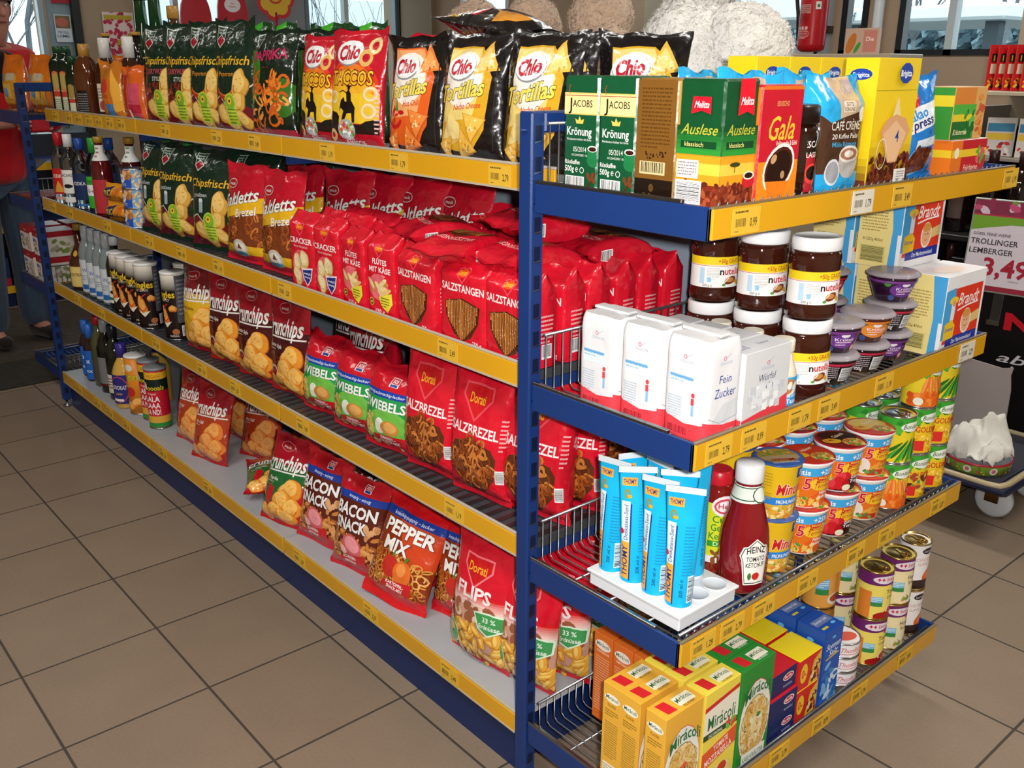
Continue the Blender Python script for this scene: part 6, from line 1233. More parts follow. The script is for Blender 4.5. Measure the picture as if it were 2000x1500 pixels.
# end shelves (cantilevered wire trays in blue angle frames)
ED = [1.236, .87, .53, .145]; ERB = [1.199, .846, .496, .121]
NT = [(0.04, .36, .49, .93), (.02, .11, .24, .33, .52, .86), (.02, .1, .19, .33, .5, .62, .84), (.03, .12, .3, .45, .6, .8)]
def end_shelf(k, sgn):
    z = ED[k]; r = empty('end_shelf', (.035 if sgn > 0 else -3.05, 0, z)); r.rotation_euler = (0, 0, 0)
    tag(r, '%s end shelf at the %s gondola end, blue wire tray with yellow price rail' % (WORD[k], 'near' if sgn > 0 else 'far'), 'shelf')
    P = .362; S = lambda x: x*sgn
    def bx(mb, x0, y0, z0, x1, y1, z1, c, m, bv=0): mb.box(min(S(x0), S(x1)), y0, z0, max(S(x0), S(x1)), y1, z1, c, m, bv)
    zb = ERB[k]-z
    for y in (.006, .988):
        mb = MB(); bx(mb, 0, y, zb-.002, P, y+.006, zb+.046, BLUE, PAINT, .001); bx(mb, 0, y, zb+.046, P*.86, y+.008, zb+.052, '#8b8f92', METL, .001); mb.build('side_bracket', r)
    mb = MB(); bx(mb, P-.004, .006, zb-.002, P, .994, zb+.044, BLUE, PAINT, .001); mb.build('front_angle', r)
    mb = MB(); bx(mb, P+.001, .008, zb, P+.006, .992, zb+.044, YEL, RAILM, .001); bx(mb, P, .008, zb+.044, P+.006, .992, zb+.047, '#7a6a4a', PLAS); rl = mb.build('price_rail', r)
    if sgn > 0:
        for j, t in enumerate(NT[k]): ptag(rl, P+.0068, .01+t, zb+.003, k*5+j*3, pi/2, white=(k == 0 and j == 1) or (k == 1 and j == 5))
    mb = MB(); top = [.105, .11, .085, .06][k]; c = '#8d9195'
    for i in range(45):
        y = .035+i*.0208
        mb.tube([(S(.004), y, top), (S(.004), y, .006), (S(.014), y, -.002), (S(P-.012), y, -.002), (S(P-.006), y, .012)], .0016, c, ZINC, 5)
    mb.tube([(S(.004), .03, top), (S(.004), .965, top)], .003, c, ZINC, 8)
    for x in (.09, .18, .27): mb.tube([(S(x), .02, -.005), (S(x), .98, -.005)], .0022, c, ZINC, 6)
    mb.tube([(S(P-.012), .02, .013 if k else .004), (S(P-.012), .98, .013 if k else .004)], .0034, '#85888b', ZINC, 8)
    mb.build('wire_tray', r)
for k in range(4): end_shelf(k, 1); end_shelf(k, -1)
# ================= products on the long side =================
def Lput(kind, k, x, y, label, cat='snack bag', group=None, dz=0, **kw): return put(kind, x, y, DECKZ[k]+dz+.0008, label, cat, group, **kw)
ORD = ['leftmost', 'second from left', 'third from left', 'fourth from left', 'fifth from left', 'sixth from left', 'seventh from left']
G = 'green crisps bags standing on the top shelf'
for i, (kd, x, y, rz, w_) in enumerate([('chips_green_curry', -1.895, .15, 14, 'pink sausage picture'), ('chips_green_curry', -1.735, .155, 14, 'pink sausage picture'), ('chips_green_peperoni', -1.575, .16, 12, 'red chilli flame'), ('chips_green_peperoni', -1.395, .16, 10, 'red chilli flame')]):
    Lput(kd, 0, x, y, 'green crisps bag with %s, %s in front, top shelf' % (w_, ORD[i]), group=G, rz=rz, lean=-4, sc=(1, 1, 1.03))
Lput('peka', 0, -1.175, .16, 'dark green snack bag with orange ring snacks, left of the red ring bags', group='bags of orange ring snacks', rz=10, lean=-5)
Lput('peka', 0, -1.05, .25, 'dark green ring snack bag half hidden behind the red ring bags', group='bags of orange ring snacks', rz=25, lean=-4)
for i, x in enumerate((-1.8, -1.6, -1.42, -1.2, -.98)): Lput('crisps_back_green', 0, x, .33+.02*(i % 2), 'plain green crisps bag in the rear row of the top shelf, %s' % ORD[i], group='green bags in the rear row', rz=4*i-8, sc=(1, 1, 1.02-.02*i))
Lput('ring_snack_bag', 0, -.94, .165, 'red ring snack bag with white oval logo, left one of the pair', group='red ring snack bags', rz=4, roll=2, lean=-4)
Lput('ring_snack_bag', 0, -.757, .155, 'red ring snack bag with white oval logo, right one of the pair', group='red ring snack bags', rz=10, lean=-6, sc=(1.1, 1, 1.04))
Lput('ring_snack_bag', 0, -.60, .27, 'red ring snack bag mostly hidden behind the orange tortilla bag', group='red ring snack bags', rz=12, lean=-4)
Lput('tortilla_hot', 0, -.53, .165, 'black tortilla chip bag with orange triangles and red chillies', group='tortilla chip bags', rz=8, lean=-7)
Lput('tortilla_nacho', 0, -.345, .17, 'black tortilla chip bag with yellow triangles, directly right of the chilli one', group='tortilla chip bags', rz=8, lean=-7)
Lput('tortilla_nacho', 0, -.15, .18, 'black tortilla chip bag with yellow triangles, nearest the blue upright', group='tortilla chip bags', rz=8, lean=-7)
Lput('tortilla_nacho', 0, -.22, .29, 'yellow tortilla bag in the rear behind the bag nearest the upright', group='tortilla chip bags', rz=16, lean=-4)
Lput('tortilla_nacho', 0, -.09, .40, 'yellow tortilla bag at the back showing only its triangles, left one', group='tortilla chip bags', rz=34, lean=-3)
Lput('tortilla_nacho', 0, -.42, .34, 'dark tortilla bag standing in the rear row under the lying bag', group='tortilla chip bags', rz=6, lean=-3)
Lput('tortilla_lying', 0, -.33, .31, 'black tortilla bag lying flat on top of the standing bags', group='tortilla chip bags', rz=80, lean=-84, dz=.262)
# bottles and packs of the far bay, top shelf
for n_, kd, x, y, l in [(0, 'herb_liqueur', -2.93, .15, 'square dark green liqueur bottle, tallest, at the far left end of the top shelf'), (0, 'herb_liqueur', -2.83, .15, 'square dark green liqueur bottle, second from the far end of the top shelf'), (0, 'herb_liqueur_small', -2.735, .14, 'small square dark green liqueur bottle beside the brown rum bottle'),
    (0, 'rum_bottle', -2.62, .15, 'brown rum bottle with gold cap and black label'), (0, 'bourbon_bottle', -2.545, .2, 'whiskey bottle with tall white cap, left of the pair'), (0, 'dark_neck_bottle', -2.72, .27, 'slim dark bottle behind the left whiskey bottle'), (0, 'bourbon_bottle', -2.30, .2, 'whiskey bottle with tall white cap, right of the pair'), (0, 'dark_neck_bottle', -2.46, .29, 'slim dark bottle between the two white-capped whiskey bottles'), (0, 'dark_neck_bottle', -2.24, .30, 'slim dark bottle right of the white-capped bottles'),
    (0, 'green_wine_bottle', -2.60, .37, 'tall green glass bottle rising above the shelf, left one'), (0, 'green_wine_bottle', -2.485, .38, 'tall green glass bottle rising above the shelf, right one'), (0, 'clear_tall_bottle', -2.37, .40, 'tall clear bottle with gold cap right of the green bottles')]:
    Lput(kd, n_, x, y, l, 'bottle', 'bottles on the top shelf', rz=35, sc=(1.1, 1.1, 1.3) if y > .36 else 1.04)
Lput('candy_pack_orange', 0, -2.34, .145, 'shiny orange sweets bag leaning in front of the whiskey bottle', group=None, rz=12)
Lput('candy_pack_red', 0, -2.12, .14, 'red and orange snack bag left of the green crisps', rz=10, sc=.93)
# second shelf
for kd, x, y, l in [('red_label_bottle', -2.88, .09, 'clear bottle with red label at the far left of the second shelf'), ('white_label_bottle', -2.76, .09, 'clear bottle with white cap and white label on the second shelf'), ('blue_label_bottle', -2.66, .10, 'clear bottle with dark blue label beside the white-labelled one'), ('blue_label_bottle', -2.60, .19, 'blue labelled bottle standing one row further back'), ('green_cap_bottle', -2.50, .10, 'bottle with bright green cap and green label'),
    ('red_liqueur_bottle', -2.40, .09, 'red liqueur bottle with rose label right of the green-capped bottle'), ('ribbed_liqueur_bottle', -2.29, .16, 'dark red liqueur bottle behind the orange cracker packets'), ('ribbed_liqueur_bottle', -2.13, .18, 'dark red liqueur bottle behind the blue nut cans, left'), ('ribbed_liqueur_bottle', -2.03, .18, 'dark red liqueur bottle behind the blue nut cans, right'), ('green_cap_bottle', -2.22, .27, 'green-capped bottle in the rear between the dark red bottles'), ('green_cap_bottle', -2.08, .29, 'green-capped bottle in the rear above the nut cans')]:
    Lput(kd, 1, x, y, l, 'bottle', 'bottles on the second shelf', rz=40)
for i in range(2): Lput('cracker_roll', 1, -2.245, .085, 'orange cracker packet, %s of the two stacked' % ('lower' if i == 0 else 'upper'), 'packet', 'stacked cracker packets', dz=i*.0665, rz=14)
for i in range(3): Lput('nut_can', 1, -2.085+.004*i, .095, 'blue nut can, %s of the stack of three' % ('lowest', 'middle', 'topmost')[i], 'can', 'stacked nut cans', dz=i*.0662, rz=30+4*i, sc=1)
for i, (x, y, rz) in enumerate([(-1.925, .10, 12), (-1.75, .10, 16), (-1.51, .11, 18), (-1.39, .18, 24)]): Lput('chips_green_salted', 1, x, y, 'dark green salted crisps bag with salt shaker, %s on the second shelf' % ORD[i], group='salted crisps bags', rz=rz, lean=-5)
for i, (x, y) in enumerate([(-1.5, .33), (-1.3, .34), (-1.72, .33)]): Lput('chips_green_curry', 1, x, y, 'green crisps bag in the rear of the second shelf, %s' % ('behind the salted bags', 'just left of the pretzel bags', 'deepest in the shade')[i], group='rear green bags on the second shelf', rz=6, lean=-2)
P_ = 'red and yellow pretzel bag '
for i, (x, y, rz, l) in enumerate([(-1.275, .10, 6, 'at the front, left one'), (-1.065, .10, 4, 'at the front, right one'), (-1.0, .27, 14, 'standing directly behind the front right one'), (-.88, .31, 10, 'peeking out behind the cracker packs, first'), (-.76, .34, 12, 'peeking out behind the cracker packs, middle'), (-.62, .37, 8, 'in the rear, last before the grey panel'), (-1.22, .26, 4, 'behind the front left one')]):
    Lput('pretzel_bag_banner', 1, x, y, P_+l, group='red and yellow pretzel bags', rz=rz, lean=-5 if y < .2 else -2, sc=(1.08, 1, 1) if y < .2 else (1, 1, .98))
RW = ['front', 'second', 'third', 'fourth', 'fifth', 'sixth']
for c, (x, nm) in enumerate([(-.862, 'left'), (-.745, 'right')]):
    for j in range(3): Lput('cracker_pack', 1, x+.004*j, .078+j*.072, 'red cracker pack, %s column, %s row' % (nm, RW[j]), 'snack pack', 'red cracker packs', rz=(c*7-3+j*4) % 9-2)
for c, (x, nm) in enumerate([(-.625, 'left'), (-.512, 'right')]):
    for j in range(4): Lput('flute_pack', 1, x+.003*j, .078+j*.071, 'red cheese stick pack, %s column, %s row' % (nm, RW[j]), 'snack pack', 'red cheese stick packs', rz=(c*5+j*3) % 7-2, sc=(1, 1, 1 if j else .98))
for c, (x, nm) in enumerate([(-.378, 'left'), (-.216, 'middle'), (-.078, 'nearest the upright')]):
    for j in range(6): Lput('stick_pack', 1, x+.002*j, .076+j*.0685, 'red pretzel stick pack, column %s, %s row' % (nm, RW[j]), 'snack pack', 'standing pretzel stick packs', rz=(c*5+j*4) % 8-3)
for i, (x, y, rz, dz, l) in enumerate([(-.13, .24, 84, .172, 'lying nearest the upright'), (-.3, .2, 100, .174, 'lying in the middle'), (-.10, .42, 80, .174, 'lying at the rear right'), (-.44, .27, 70, .176, 'lying at the left'), (-.28, .40, 95, .172, 'lying rear middle'), (-.17, .31, 78, .225, 'lying highest of all')]):
    Lput('stick_pack_lying', 1, x, y-.09*cos(rad(rz-90)) if False else y, 'red pretzel stick pack %s on top of the standing packs' % l, 'snack pack', 'lying pretzel stick packs', rz=rz+90, lean=-88, dz=dz-.0)
Lput('cracker_pack', 1, -.55, .40, 'small red pack with torn crimped top standing alone by the grey panel', 'snack pack', None, rz=20, sc=(1, 1, 1.15))
# third shelf
for i, (kd, x, l) in enumerate([('orange_liqueur_bottle', -2.86, 'brown square-shouldered orange liqueur bottle with cream label'), ('frosted_bottle', -2.735, 'frosted vodka bottle, leftmost of four'), ('frosted_bottle', -2.655, 'frosted vodka bottle, second of four'), ('frosted_bottle', -2.575, 'frosted vodka bottle, third of four'), ('frosted_bottle', -2.495, 'frosted vodka bottle, rightmost of four'), ('dark_label_bottle', -2.41, 'dark bottle with white bat label next to the crisps tubes')]):
    Lput(kd, 2, x, .10 if i else .11, l, 'bottle', 'bottles on the third shelf', rz=38)
for i, (x, y) in enumerate([(-2.325, .09), (-2.235, .085), (-2.15, .085), (-2.062, .085), (-1.86, .10), (-1.97, .19)]): Lput('crisps_tube_dark', 2, x, y, 'dark crisps tube with clear lid, %s' % ('leftmost in the row', 'second in the row', 'third in the row', 'last of the front four showing its grey side', 'standing alone beside the yellow crisps bag', 'in the rear behind the gap')[i], 'crisps tube', 'dark crisps tubes', rz=(34, 38, 42, 58, 30, 50)[i])
Lput('crunch_yellow', 2, -1.67, .10, 'narrow dark red and yellow crisps bag, leftmost crisps bag of the third shelf', group=None, rz=10, lean=-3)
for i, (x, y) in enumerate([(-1.48, .105), (-1.28, .105), (-1.085, .11), (-.86, .22), (-1.02, .27)]): Lput('crunch_west', 2, x, y, 'maroon and red crisps bag, %s' % ('leftmost of its kind', 'second of its kind', 'third, right before the onion snack bags', 'behind the first onion snack bag', 'deep behind the third one')[i], group='maroon crisps bags', rz=8-2*i, lean=-4)
for i, (x, y, dz) in enumerate([(-.905, .105, 0), (-.735, .10, 0), (-.575, .095, 0)]): Lput('onion_snack_bag', 2, x, y, 'red and green onion ring snack bag, %s of the front three' % ('left', 'middle', 'right')[i], group='onion snack bags', rz=6, lean=-8, sc=(1.18, 1.1, .98))
for i, (x, y) in enumerate([(-.80, .24), (-.66, .26), (-.52, .25), (-.6, .38), (-.42, .36)]): Lput('red_snack_back', 2, x, y, 'plain red snack bag behind the onion snacks, %s' % ('left', 'middle', 'right', 'deeper left', 'deeper right')[i], group='plain red bags behind the onion snacks', rz=10*i-20, lean=-4, sc=(1.1, 1, 1.12))
for i, (x, y, rz, lean) in enumerate([(-.40, .10, 6, -4), (-.225, .10, 6, -4), (-.085, .13, 10, -5), (-.36, .20, 8, -3), (-.19, .21, 5, -3), (-.07, .215, 22, -3), (-.1, .31, 60, -3), (-.26, .33, 12, -3)]):
    Lput('pretzel_window_bag', 2, x, y, 'red salted pretzel bag with clear window, %s' % ('left of the front three', 'middle of the front three', 'right of the front three cut by the upright', 'second row left', 'second row middle', 'second row right', 'turned to the end frame', 'third row left')[i], group='red salted pretzel bags', rz=rz, lean=lean, sc=(1, 1, 1) if i < 3 else (.95, .9, .98))
# bottom shelf
for kd, x, y, l in [('blue_mix_bottle', -2.88, .09, 'mixed drink bottle with blue sleeve, leftmost on the bottom shelf'), ('blue_mix_bottle', -2.80, .08, 'mixed drink bottle with blue sleeve, second on the bottom shelf'), ('white_wine_bottle', -2.71, .09, 'green brown bottle with red capsule on the bottom shelf'), ('red_wine_bottle', -2.61, .085, 'black wine bottle with grey capsule and grey label'), ('dark_wine_bottle', -2.50, .08, 'dark wine bottle with cream label'), ('egg_liqueur_bottle', -2.39, .07, 'yellow egg liqueur bottle with blue label'), ('egg_liqueur_bottle', -2.37, .20, 'second yellow liqueur bottle behind, purple neck')]:
    Lput(kd, 3, x, y, l, 'bottle', 'bottles on the bottom shelf', rz=36)
Lput('crisps_tube_orange', 3, -2.285, .085, 'orange crisps tube on the bottom shelf', 'crisps tube', rz=36); Lput('crisps_tube_red', 3, -2.195, .10, 'red and black crisps tube, left one', 'crisps tube', 'red crisps tubes', rz=34); Lput('crisps_tube_red', 3, -2.09, .085, 'red and black crisps tube, right one in front', 'crisps tube', 'red crisps tubes', rz=38)
H = [(-1.86, .10, 8, -12, 'left of the front pair'), (-1.66, .08, 14, -14, 'right of the front pair'), (-1.57, .22, 20, -14, 'leaning behind the front pair'), (-1.50, .38, 35, -20, 'slumped at the rear by the bare deck'), (-1.8, .25, 8, -8, 'upright in the second row')]
for x, y, rz, lean, l in H: Lput('crunch_hot', 3, x, y, 'orange red crisps bag, %s' % l, group='orange red crisps bags', rz=rz, lean=lean, sc=.93)
Lput('crunch_green', 3, -1.09, .045, 'red and green crisps bag leaning back behind the rail joint', group='red and green crisps bags', rz=14, lean=-20, sc=.92)
Lput('crunch_green', 3, -1.25, .1, 'red and green crisps bag lying flat on the bare deck', group='red and green crisps bags', rz=62, lean=-86, sc=.85, dz=.028)
for i, (x, y, rz, lean) in enumerate([(-.915, .07, 10, -15), (-.715, .065, 12, -14), (-.55, .17, 14, -10), (-.86, .22, 20, -8)]): Lput('bacon_bag', 3, x, y, 'dark red bacon snack bag, %s' % ('left front', 'right front', 'behind the pepper bag', 'rear behind the left one')[i], group='bacon snack bags', rz=rz, lean=lean, sc=.98 if i < 2 else .94)
Lput('pepper_bag', 3, -.515, .045, 'orange red pepper snack bag tilted forward of the others', group='pepper snack bags', rz=12, lean=-22, roll=6, sc=1.05); Lput('pepper_bag', 3, -.345, .13, 'orange red pepper snack bag half behind the peanut flips', group='pepper snack bags', rz=12, lean=-12, sc=.95)
for i, (x, y, rz) in enumerate([(-.20, .07, 4), (-.075, .095, 6), (-.06, .17, 14), (-.07, .26, 30), (-.06, .36, 50)]): Lput('flips_bag', 3, x, y, 'red peanut flips bag, %s' % ('front left', 'front right cut by the upright', 'second row seen through the end frame', 'third row seen through the end frame', 'fourth row seen through the end frame')[i], group='peanut flips bags', rz=rz, lean=-6, sc=(1.08, 1, 1.03) if i == 0 else (1, 1, .98))
# ================= products on the end shelves =================
def Eput(kind, k, x, y, label, cat, group=None, dz=0, rz=90, **kw): return put(kind, x, y, ED[k]+dz+.0008, label, cat, group, rz=rz, **kw)
Eput('coffee_green_gold', 0, .098, .087, 'dark green coffee pack with gold band, left one next to the upright', 'coffee', 'green and gold coffee packs', rz=0)
Eput('coffee_green_gold', 0, .178, .087, 'dark green coffee pack with gold band, right one of the pair', 'coffee', 'green and gold coffee packs', rz=0)
Eput('coffee_gold', 0, .2565, .087, 'brown gold coffee pack with black base', 'coffee', rz=0)
Eput('coffee_green_red', 0, .338, .088, 'green coffee pack with red ribbon at the shelf corner', 'coffee', 'green coffee packs with landscape', rz=0)
for i, x in enumerate((.10, .19, .28)): Eput(('coffee_green_gold', 'coffee_gold', 'coffee_green_red')[i], 0, x, .172, '%s coffee pack in the second row of the top end shelf' % ('green and gold', 'brown gold', 'plain green')[i], 'coffee', rz=0)
Eput('coffee_red_orange', 0, .345, .182, 'red and orange coffee pack with a large white cup', 'coffee', sc=(.9, 1, 1))
Eput('instant_jar', 0, .34, .274, 'instant coffee jar with dark lid and red label', 'jar')
Eput('coffee_pad_bag', 0, .342, .372, 'blue coffee pad bag with clear wrapping and cappuccino cups', 'coffee', 'blue coffee pad bags', sc=(.92, 1, .97))
for i, (x, y) in enumerate([(.268, .255), (.27, .40), (.115, .33), (.11, .47)]): Eput('pad_bag_back', 0, x, y, 'blue and beige coffee pad bag in the rear, %s' % ('left', 'right', 'further back left', 'further back right')[i], 'coffee', 'blue coffee pad bags', rz=84+5*i, sc=(.98, .9, .95))
Eput('filter_box', 0, .352, .513, 'large yellow coffee filter box at the front edge', 'box', 'yellow filter boxes')
for i in range(5): Eput('filter_box_plain', 0, .19, .385+.0975*i, 'yellow filter box in the rear row, %s' % ORD[i], 'box', 'yellow filter boxes')
Eput('cocoa_bag', 0, .35, .650, 'bright blue cocoa bag with tilted white name banner', 'cocoa', rz=84, lean=-6, sc=(.95, 1, .93))
Eput('tea_box_red', 0, .345, .817, 'flat red and orange fruit tea box', 'tea box'); Eput('tea_box_green', 0, .343, .80, 'green herbal tea box stacked on the fruit tea box', 'tea box', dz=.0668)
# second end shelf
for i, x in enumerate((.158, .250, .343)): Eput('sugar_bag', 1, x-.004, .0885+.004*i, 'white paper sugar bag with red base, %s' % ('nearest the upright', 'middle', 'at the shelf corner')[i], 'sugar', 'white sugar bags', rz=(0, 1, -2)[i])
Eput('sugar_cube_box', 1, .362, .198, 'white sugar cube box at the front edge right of the sugar bags', 'sugar', 'sugar cube boxes')
for i, x in enumerate((.302, .242, .182)): Eput('sugar_cube_box', 1, x, .198, 'grey topped sugar cube box in the row behind, %s' % ('first', 'second', 'third')[i], 'sugar', 'sugar cube boxes')
for i, (x, y) in enumerate([(.352, .296), (.286, .300), (.212, .306)]): Eput('milk_bottle', 1, x, y, 'condensed milk bottle with cream cap, %s' % ('front', 'middle', 'rear')[i], 'bottle', 'condensed milk bottles')
for i, x in enumerate((.335, .238, .141)):
    for j in range(2): Eput('nut_spread_jar', 1, x, .39-.012*i+.004*j, 'nut cocoa spread jar, %s column, %s' % (('front', 'middle', 'rear')[i], ('lower', 'upper')[j]), 'jar', 'nut cocoa spread jars', dz=j*.1437, rz=58+4*j)
CU = [(.325, .50, ('dessert_back', 'dessert_violet')), (.325, .612, ('dessert_back', 'dessert_orange')), (.312, .724, ('dessert_violet', 'dessert_back', 'dessert_violet')), (.215, .53, ('dessert_violet', 'dessert_red', 'dessert_violet', 'dessert_red')), (.208, .64, ('dessert_back', 'dessert_violet', 'dessert_red'))]
CN = ['front left', 'front middle', 'front right', 'rear left', 'rear middle']
for i, (x, y, ks) in enumerate(CU):
    for j, kd in enumerate(ks): Eput(kd, 1, x, y+.004*(j % 2), 'clear-lidded %s dessert cup, %s stack, level %s from below' % ({'dessert_back': 'dark', 'dessert_violet': 'violet', 'dessert_orange': 'orange', 'dessert_red': 'red'}[kd], CN[i], ('one', 'two', 'three', 'four')[j]), 'dessert cup', 'clear-lidded dessert cups', dz=.0603*j, rz=50+7*j)
for i, (x, y, dz) in enumerate([(.342, .885, 0), (.24, .885, 0), (.24, .87, .1665), (.14, .885, 0), (.14, .86, .1665)]): Eput('rusk_box', 1, x, y, 'rusk box with orange red front, %s' % ('lower one at the front edge', 'second row lower', 'second row upper', 'third row lower', 'third row upper')[i], 'box', 'rusk boxes', dz=dz)
# third end shelf
tz = ED[2]; Eput('tube_tray', 2, .262, .121, 'white plastic tray with round holes holding the blue mustard tubes', 'tray', rz=0)
for q, (i, j) in enumerate([(0, 0), (1, 0), (2, 0), (3, 0), (0, 1), (1, 1), (2, 1), (2, 2)]):
    x = .262+(-7.8+i*5.2)*.01; y = .121+(-4.9+j*4.9)*.01
    put('mustard_tube', x, y, tz+.0325+.0055, 'light blue mustard tube in the tray, %s row, %s from the upright' % (('front', 'middle', 'rear')[j], ('first', 'second', 'third', 'fourth')[i]), 'tube', 'blue mustard tubes', rz=(12, 46, 18, 32, 66, -6, 40, 75)[q], lean=(1, -1, 1, 0, 1, -2, 1, 0)[q], sc=(1.12, 1.12, 1.12))
Eput('ketchup_bottle', 2, .335, .256, 'tomato ketchup bottle with white cap and keystone label', 'bottle', rz=66); Eput('curry_sauce_bottle', 2, .268, .262, 'curry ketchup bottle with yellow green label', 'bottle', rz=62)
for i, (x, y) in enumerate([(.325, .358), (.228, .352), (.13, .35)]):
    for j in range(2): Eput('noodle_cup_yellow', 2, x, y, 'yellow soup cup with blue band, %s stack, %s' % (('front', 'second', 'rear')[i], ('lower', 'upper')[j]), 'soup cup', 'yellow soup cups', dz=j*.111, rz=(64, 60)[j])
for i, (y, kd, w_) in enumerate([(.462, 'cup_huhn', 'orange red'), (.575, 'cup_gul', 'dark goulash'), (.688, 'cup_nud', 'cream noodle')]):
    for c, x in enumerate((.325, .215, .105)):
        for j in range(2 if c == 0 else 3): Eput(kd, 2, x, y-.002*j, '%s instant meal cup, %s column, %s' % (w_, ('front', 'second', 'rear')[c], ('lower', 'upper', 'topmost')[j]), 'instant meal cup', '%s instant meal cups' % w_, dz=j*.1, rz=50+5*j)
BV = [(.335, .782, ('can_carrot', 'can_bean')), (.335, .865, ('can_mix', 'can_corn', 'can_carrot')), (.335, .95, ('can_corn', 'can_corn', 'can_bean')), (.25, .79, ('can_bean', 'can_carrot')), (.25, .87, ('can_corn', 'can_mix')), (.25, .95, ('can_bean', 'can_corn'))]
for i, (x, y, ks) in enumerate(BV):
    for j, kd in enumerate(ks): Eput(kd, 2, x, y, '%s can, %s, %s' % ({'can_carrot': 'carrot and pea', 'can_bean': 'green bean', 'can_mix': 'mixed vegetable', 'can_corn': 'sweetcorn'}[kd], ('front stack next to the cups', 'front middle stack', 'front stack at the far end', 'second row left stack', 'second row middle stack', 'second row far stack')[i], ('lowest', 'second', 'topmost')[j]), 'can', 'vegetable cans', dz=j*.1062, rz=58+6*j, sc=(1, 1, .97))
# bottom end shelf
MS = (.76, .84, 1)
for i, x in enumerate((.356, .298, .254)): Eput('miracoli_classic', 3, x, .064, 'amber spaghetti meal box, %s' % ('front one showing the red sauce plate', 'second one', 'third one')[i], 'box', 'amber spaghetti meal boxes', sc=MS)
for i, x in enumerate((.358, .305, .258)): Eput('miracoli_moz', 3, x, .170, 'yellow spaghetti meal box, %s' % ('front one with orange banner', 'second one', 'third one')[i], 'box', 'yellow spaghetti meal boxes', sc=MS)
for i, x in enumerate((.360, .313, .266)): Eput('miracoli_kaese', 3, x, .276, 'green spaghetti meal box, %s' % ('front one with pasta plate', 'second one', 'third one')[i], 'box', 'green spaghetti meal boxes', sc=MS)
for i, x in enumerate((.105, .158, .211)): Eput('miracoli_orange', 3, x, .19 if i < 3 else .2, 'orange pasta sauce box, %s from the upright' % ('first', 'second', 'third')[i], 'box', 'orange pasta sauce boxes', sc=(1, .95, 1.02))
for i, (x, y, j) in enumerate([(.325, .385, 0), (.325, .385, 1), (.318, .385, 2), (.215, .385, 0), (.215, .385, 1), (.215, .385, 2)]): Eput('pasta_box_blue', 3, x, y, 'dark blue ravioli box with red top, %s stack, %s' % ('front' if i < 3 else 'rear', ('lowest', 'middle', 'topmost')[j]), 'box', 'dark blue ravioli boxes', dz=j*.0507, sc=(.97, 1, .925))
for i, (x, j) in enumerate([(.335, 0), (.335, 1), (.252, 0), (.252, 1)]): Eput('pasta_box_red', 3, x, .478, 'red box with yellow top, %s stack, %s' % ('front' if i < 2 else 'rear', ('lower', 'upper')[j]), 'box', 'red and yellow boxes', dz=j*.0762, sc=(1, 1, 1.3))
for i, x in enumerate((.340, .268, .196, .124, .052+.03)): Eput('salt_box', 3, x, .56, 'bright blue salt box, %s of the row running back from the rail' % ('first', 'second', 'third', 'fourth', 'fifth')[i], 'box', 'bright blue salt boxes', sc=(1, 1, 1.03))
for j in range(3): Eput('tuna_can', 3, .342, .655, 'flat white tuna can, %s of three' % ('lowest', 'middle', 'topmost')[j], 'can', 'flat tuna cans', dz=j*.0362, rz=70)
SP = [(.342, .772, 'soup_tom', 2, 'tomato cream soup can with purple top', 'front left stack'), (.342, .868, 'soup_hoch', 2, 'vegetable soup can with purple top', 'front middle stack'), (.34, .952, 'soup_lac', 2, 'white salmon soup can', 'front far stack'), (.24, .72, 'soup_br', 1, 'brown soup can', 'second row'), (.24, .72, 'soup_or', 1, 'orange soup can', 'standing on the brown can'), (.155, .67, 'soup_or', 2, 'orange labelled soup can', 'rear left stack'), (.24, .82, 'soup_hoch', 2, 'vegetable soup can with purple top', 'second row middle stack')]
for i, (x, y, kd, n_, l, w_) in enumerate(SP):
    for j in range(n_): Eput(kd, 3, x, y, '%s, %s, %s' % (l, w_, ('lower', 'upper')[j]) if n_ > 1 else '%s, %s' % (l, w_), 'can', 'soup cans' if n_ > 1 else None, dz=j*(.1215 if kd == 'soup_lac' else .1192)+(.1192 if i == 4 else 0), rz=62+5*j)
# far end of the gondola
for i, (x, y, rz) in enumerate([(-3.21, .15, 14), (-3.38, .09, 12), (-3.25, .50, 20)]): put('orange_candy_bag', x, y, ED[0]+.002, 'orange sweets bag on the far end top shelf, %s' % ('right one by the upright', 'left one at the outer corner', 'rear one')[i], 'sweets bag', 'orange sweets bags', rz=rz, lean=-3)
@K
def gift_box_red():
    A = Art().R(.1, .1, 13.8, 10.8, '#e4dfe0').R(.1, 8, 13.8, 2.9, '#a81c28').blobs(2, 1.5, 12, 6.4, 16, 1.2, ('#c0382c', '#6b8a3a', '#c9a08a', '#8a5a4a'), 4).R(.8, 5.6, 3, 1.4, '#5a6ab0').lines(6, 9, 6, 1, 1, '#e0b0b4'); return box_pack('praline_box', 14, 14, 11, '#a81c28', {'F': A, 'R': Art().R(.1, .1, 13.8, 10.8, '#d9d0c4').R(.1, 8.6, 13.8, 2.3, '#a81c28').blobs(2, 2, 12, 7, 14, 1.4, ('#7a8a4a', '#b0a48c'), 5)}, cs={'T': '#8e2a30'})
for i, (x, y, dz) in enumerate([(-3.36, .1, 0), (-3.36, .1, .1115), (-3.17, .1, 0), (-3.17, .1, .1115), (-3.36, .26, 0), (-3.36, .26, .1115)]): put('gift_box_red', x, y, ED[2]+dz+.002, 'red and white praline box on the far end shelf, %s' % ('outer stack lower', 'outer stack upper', 'inner stack lower', 'inner stack upper', 'rear stack lower', 'rear stack upper')[i], 'box', 'praline boxes', rz=0)
@K
def magazine_red():
    mb = MB(); mb.box(-10, -14, 0, 10, 14, .35, '#7a3026', PAPER); return mb.build('magazine', scale=CM)
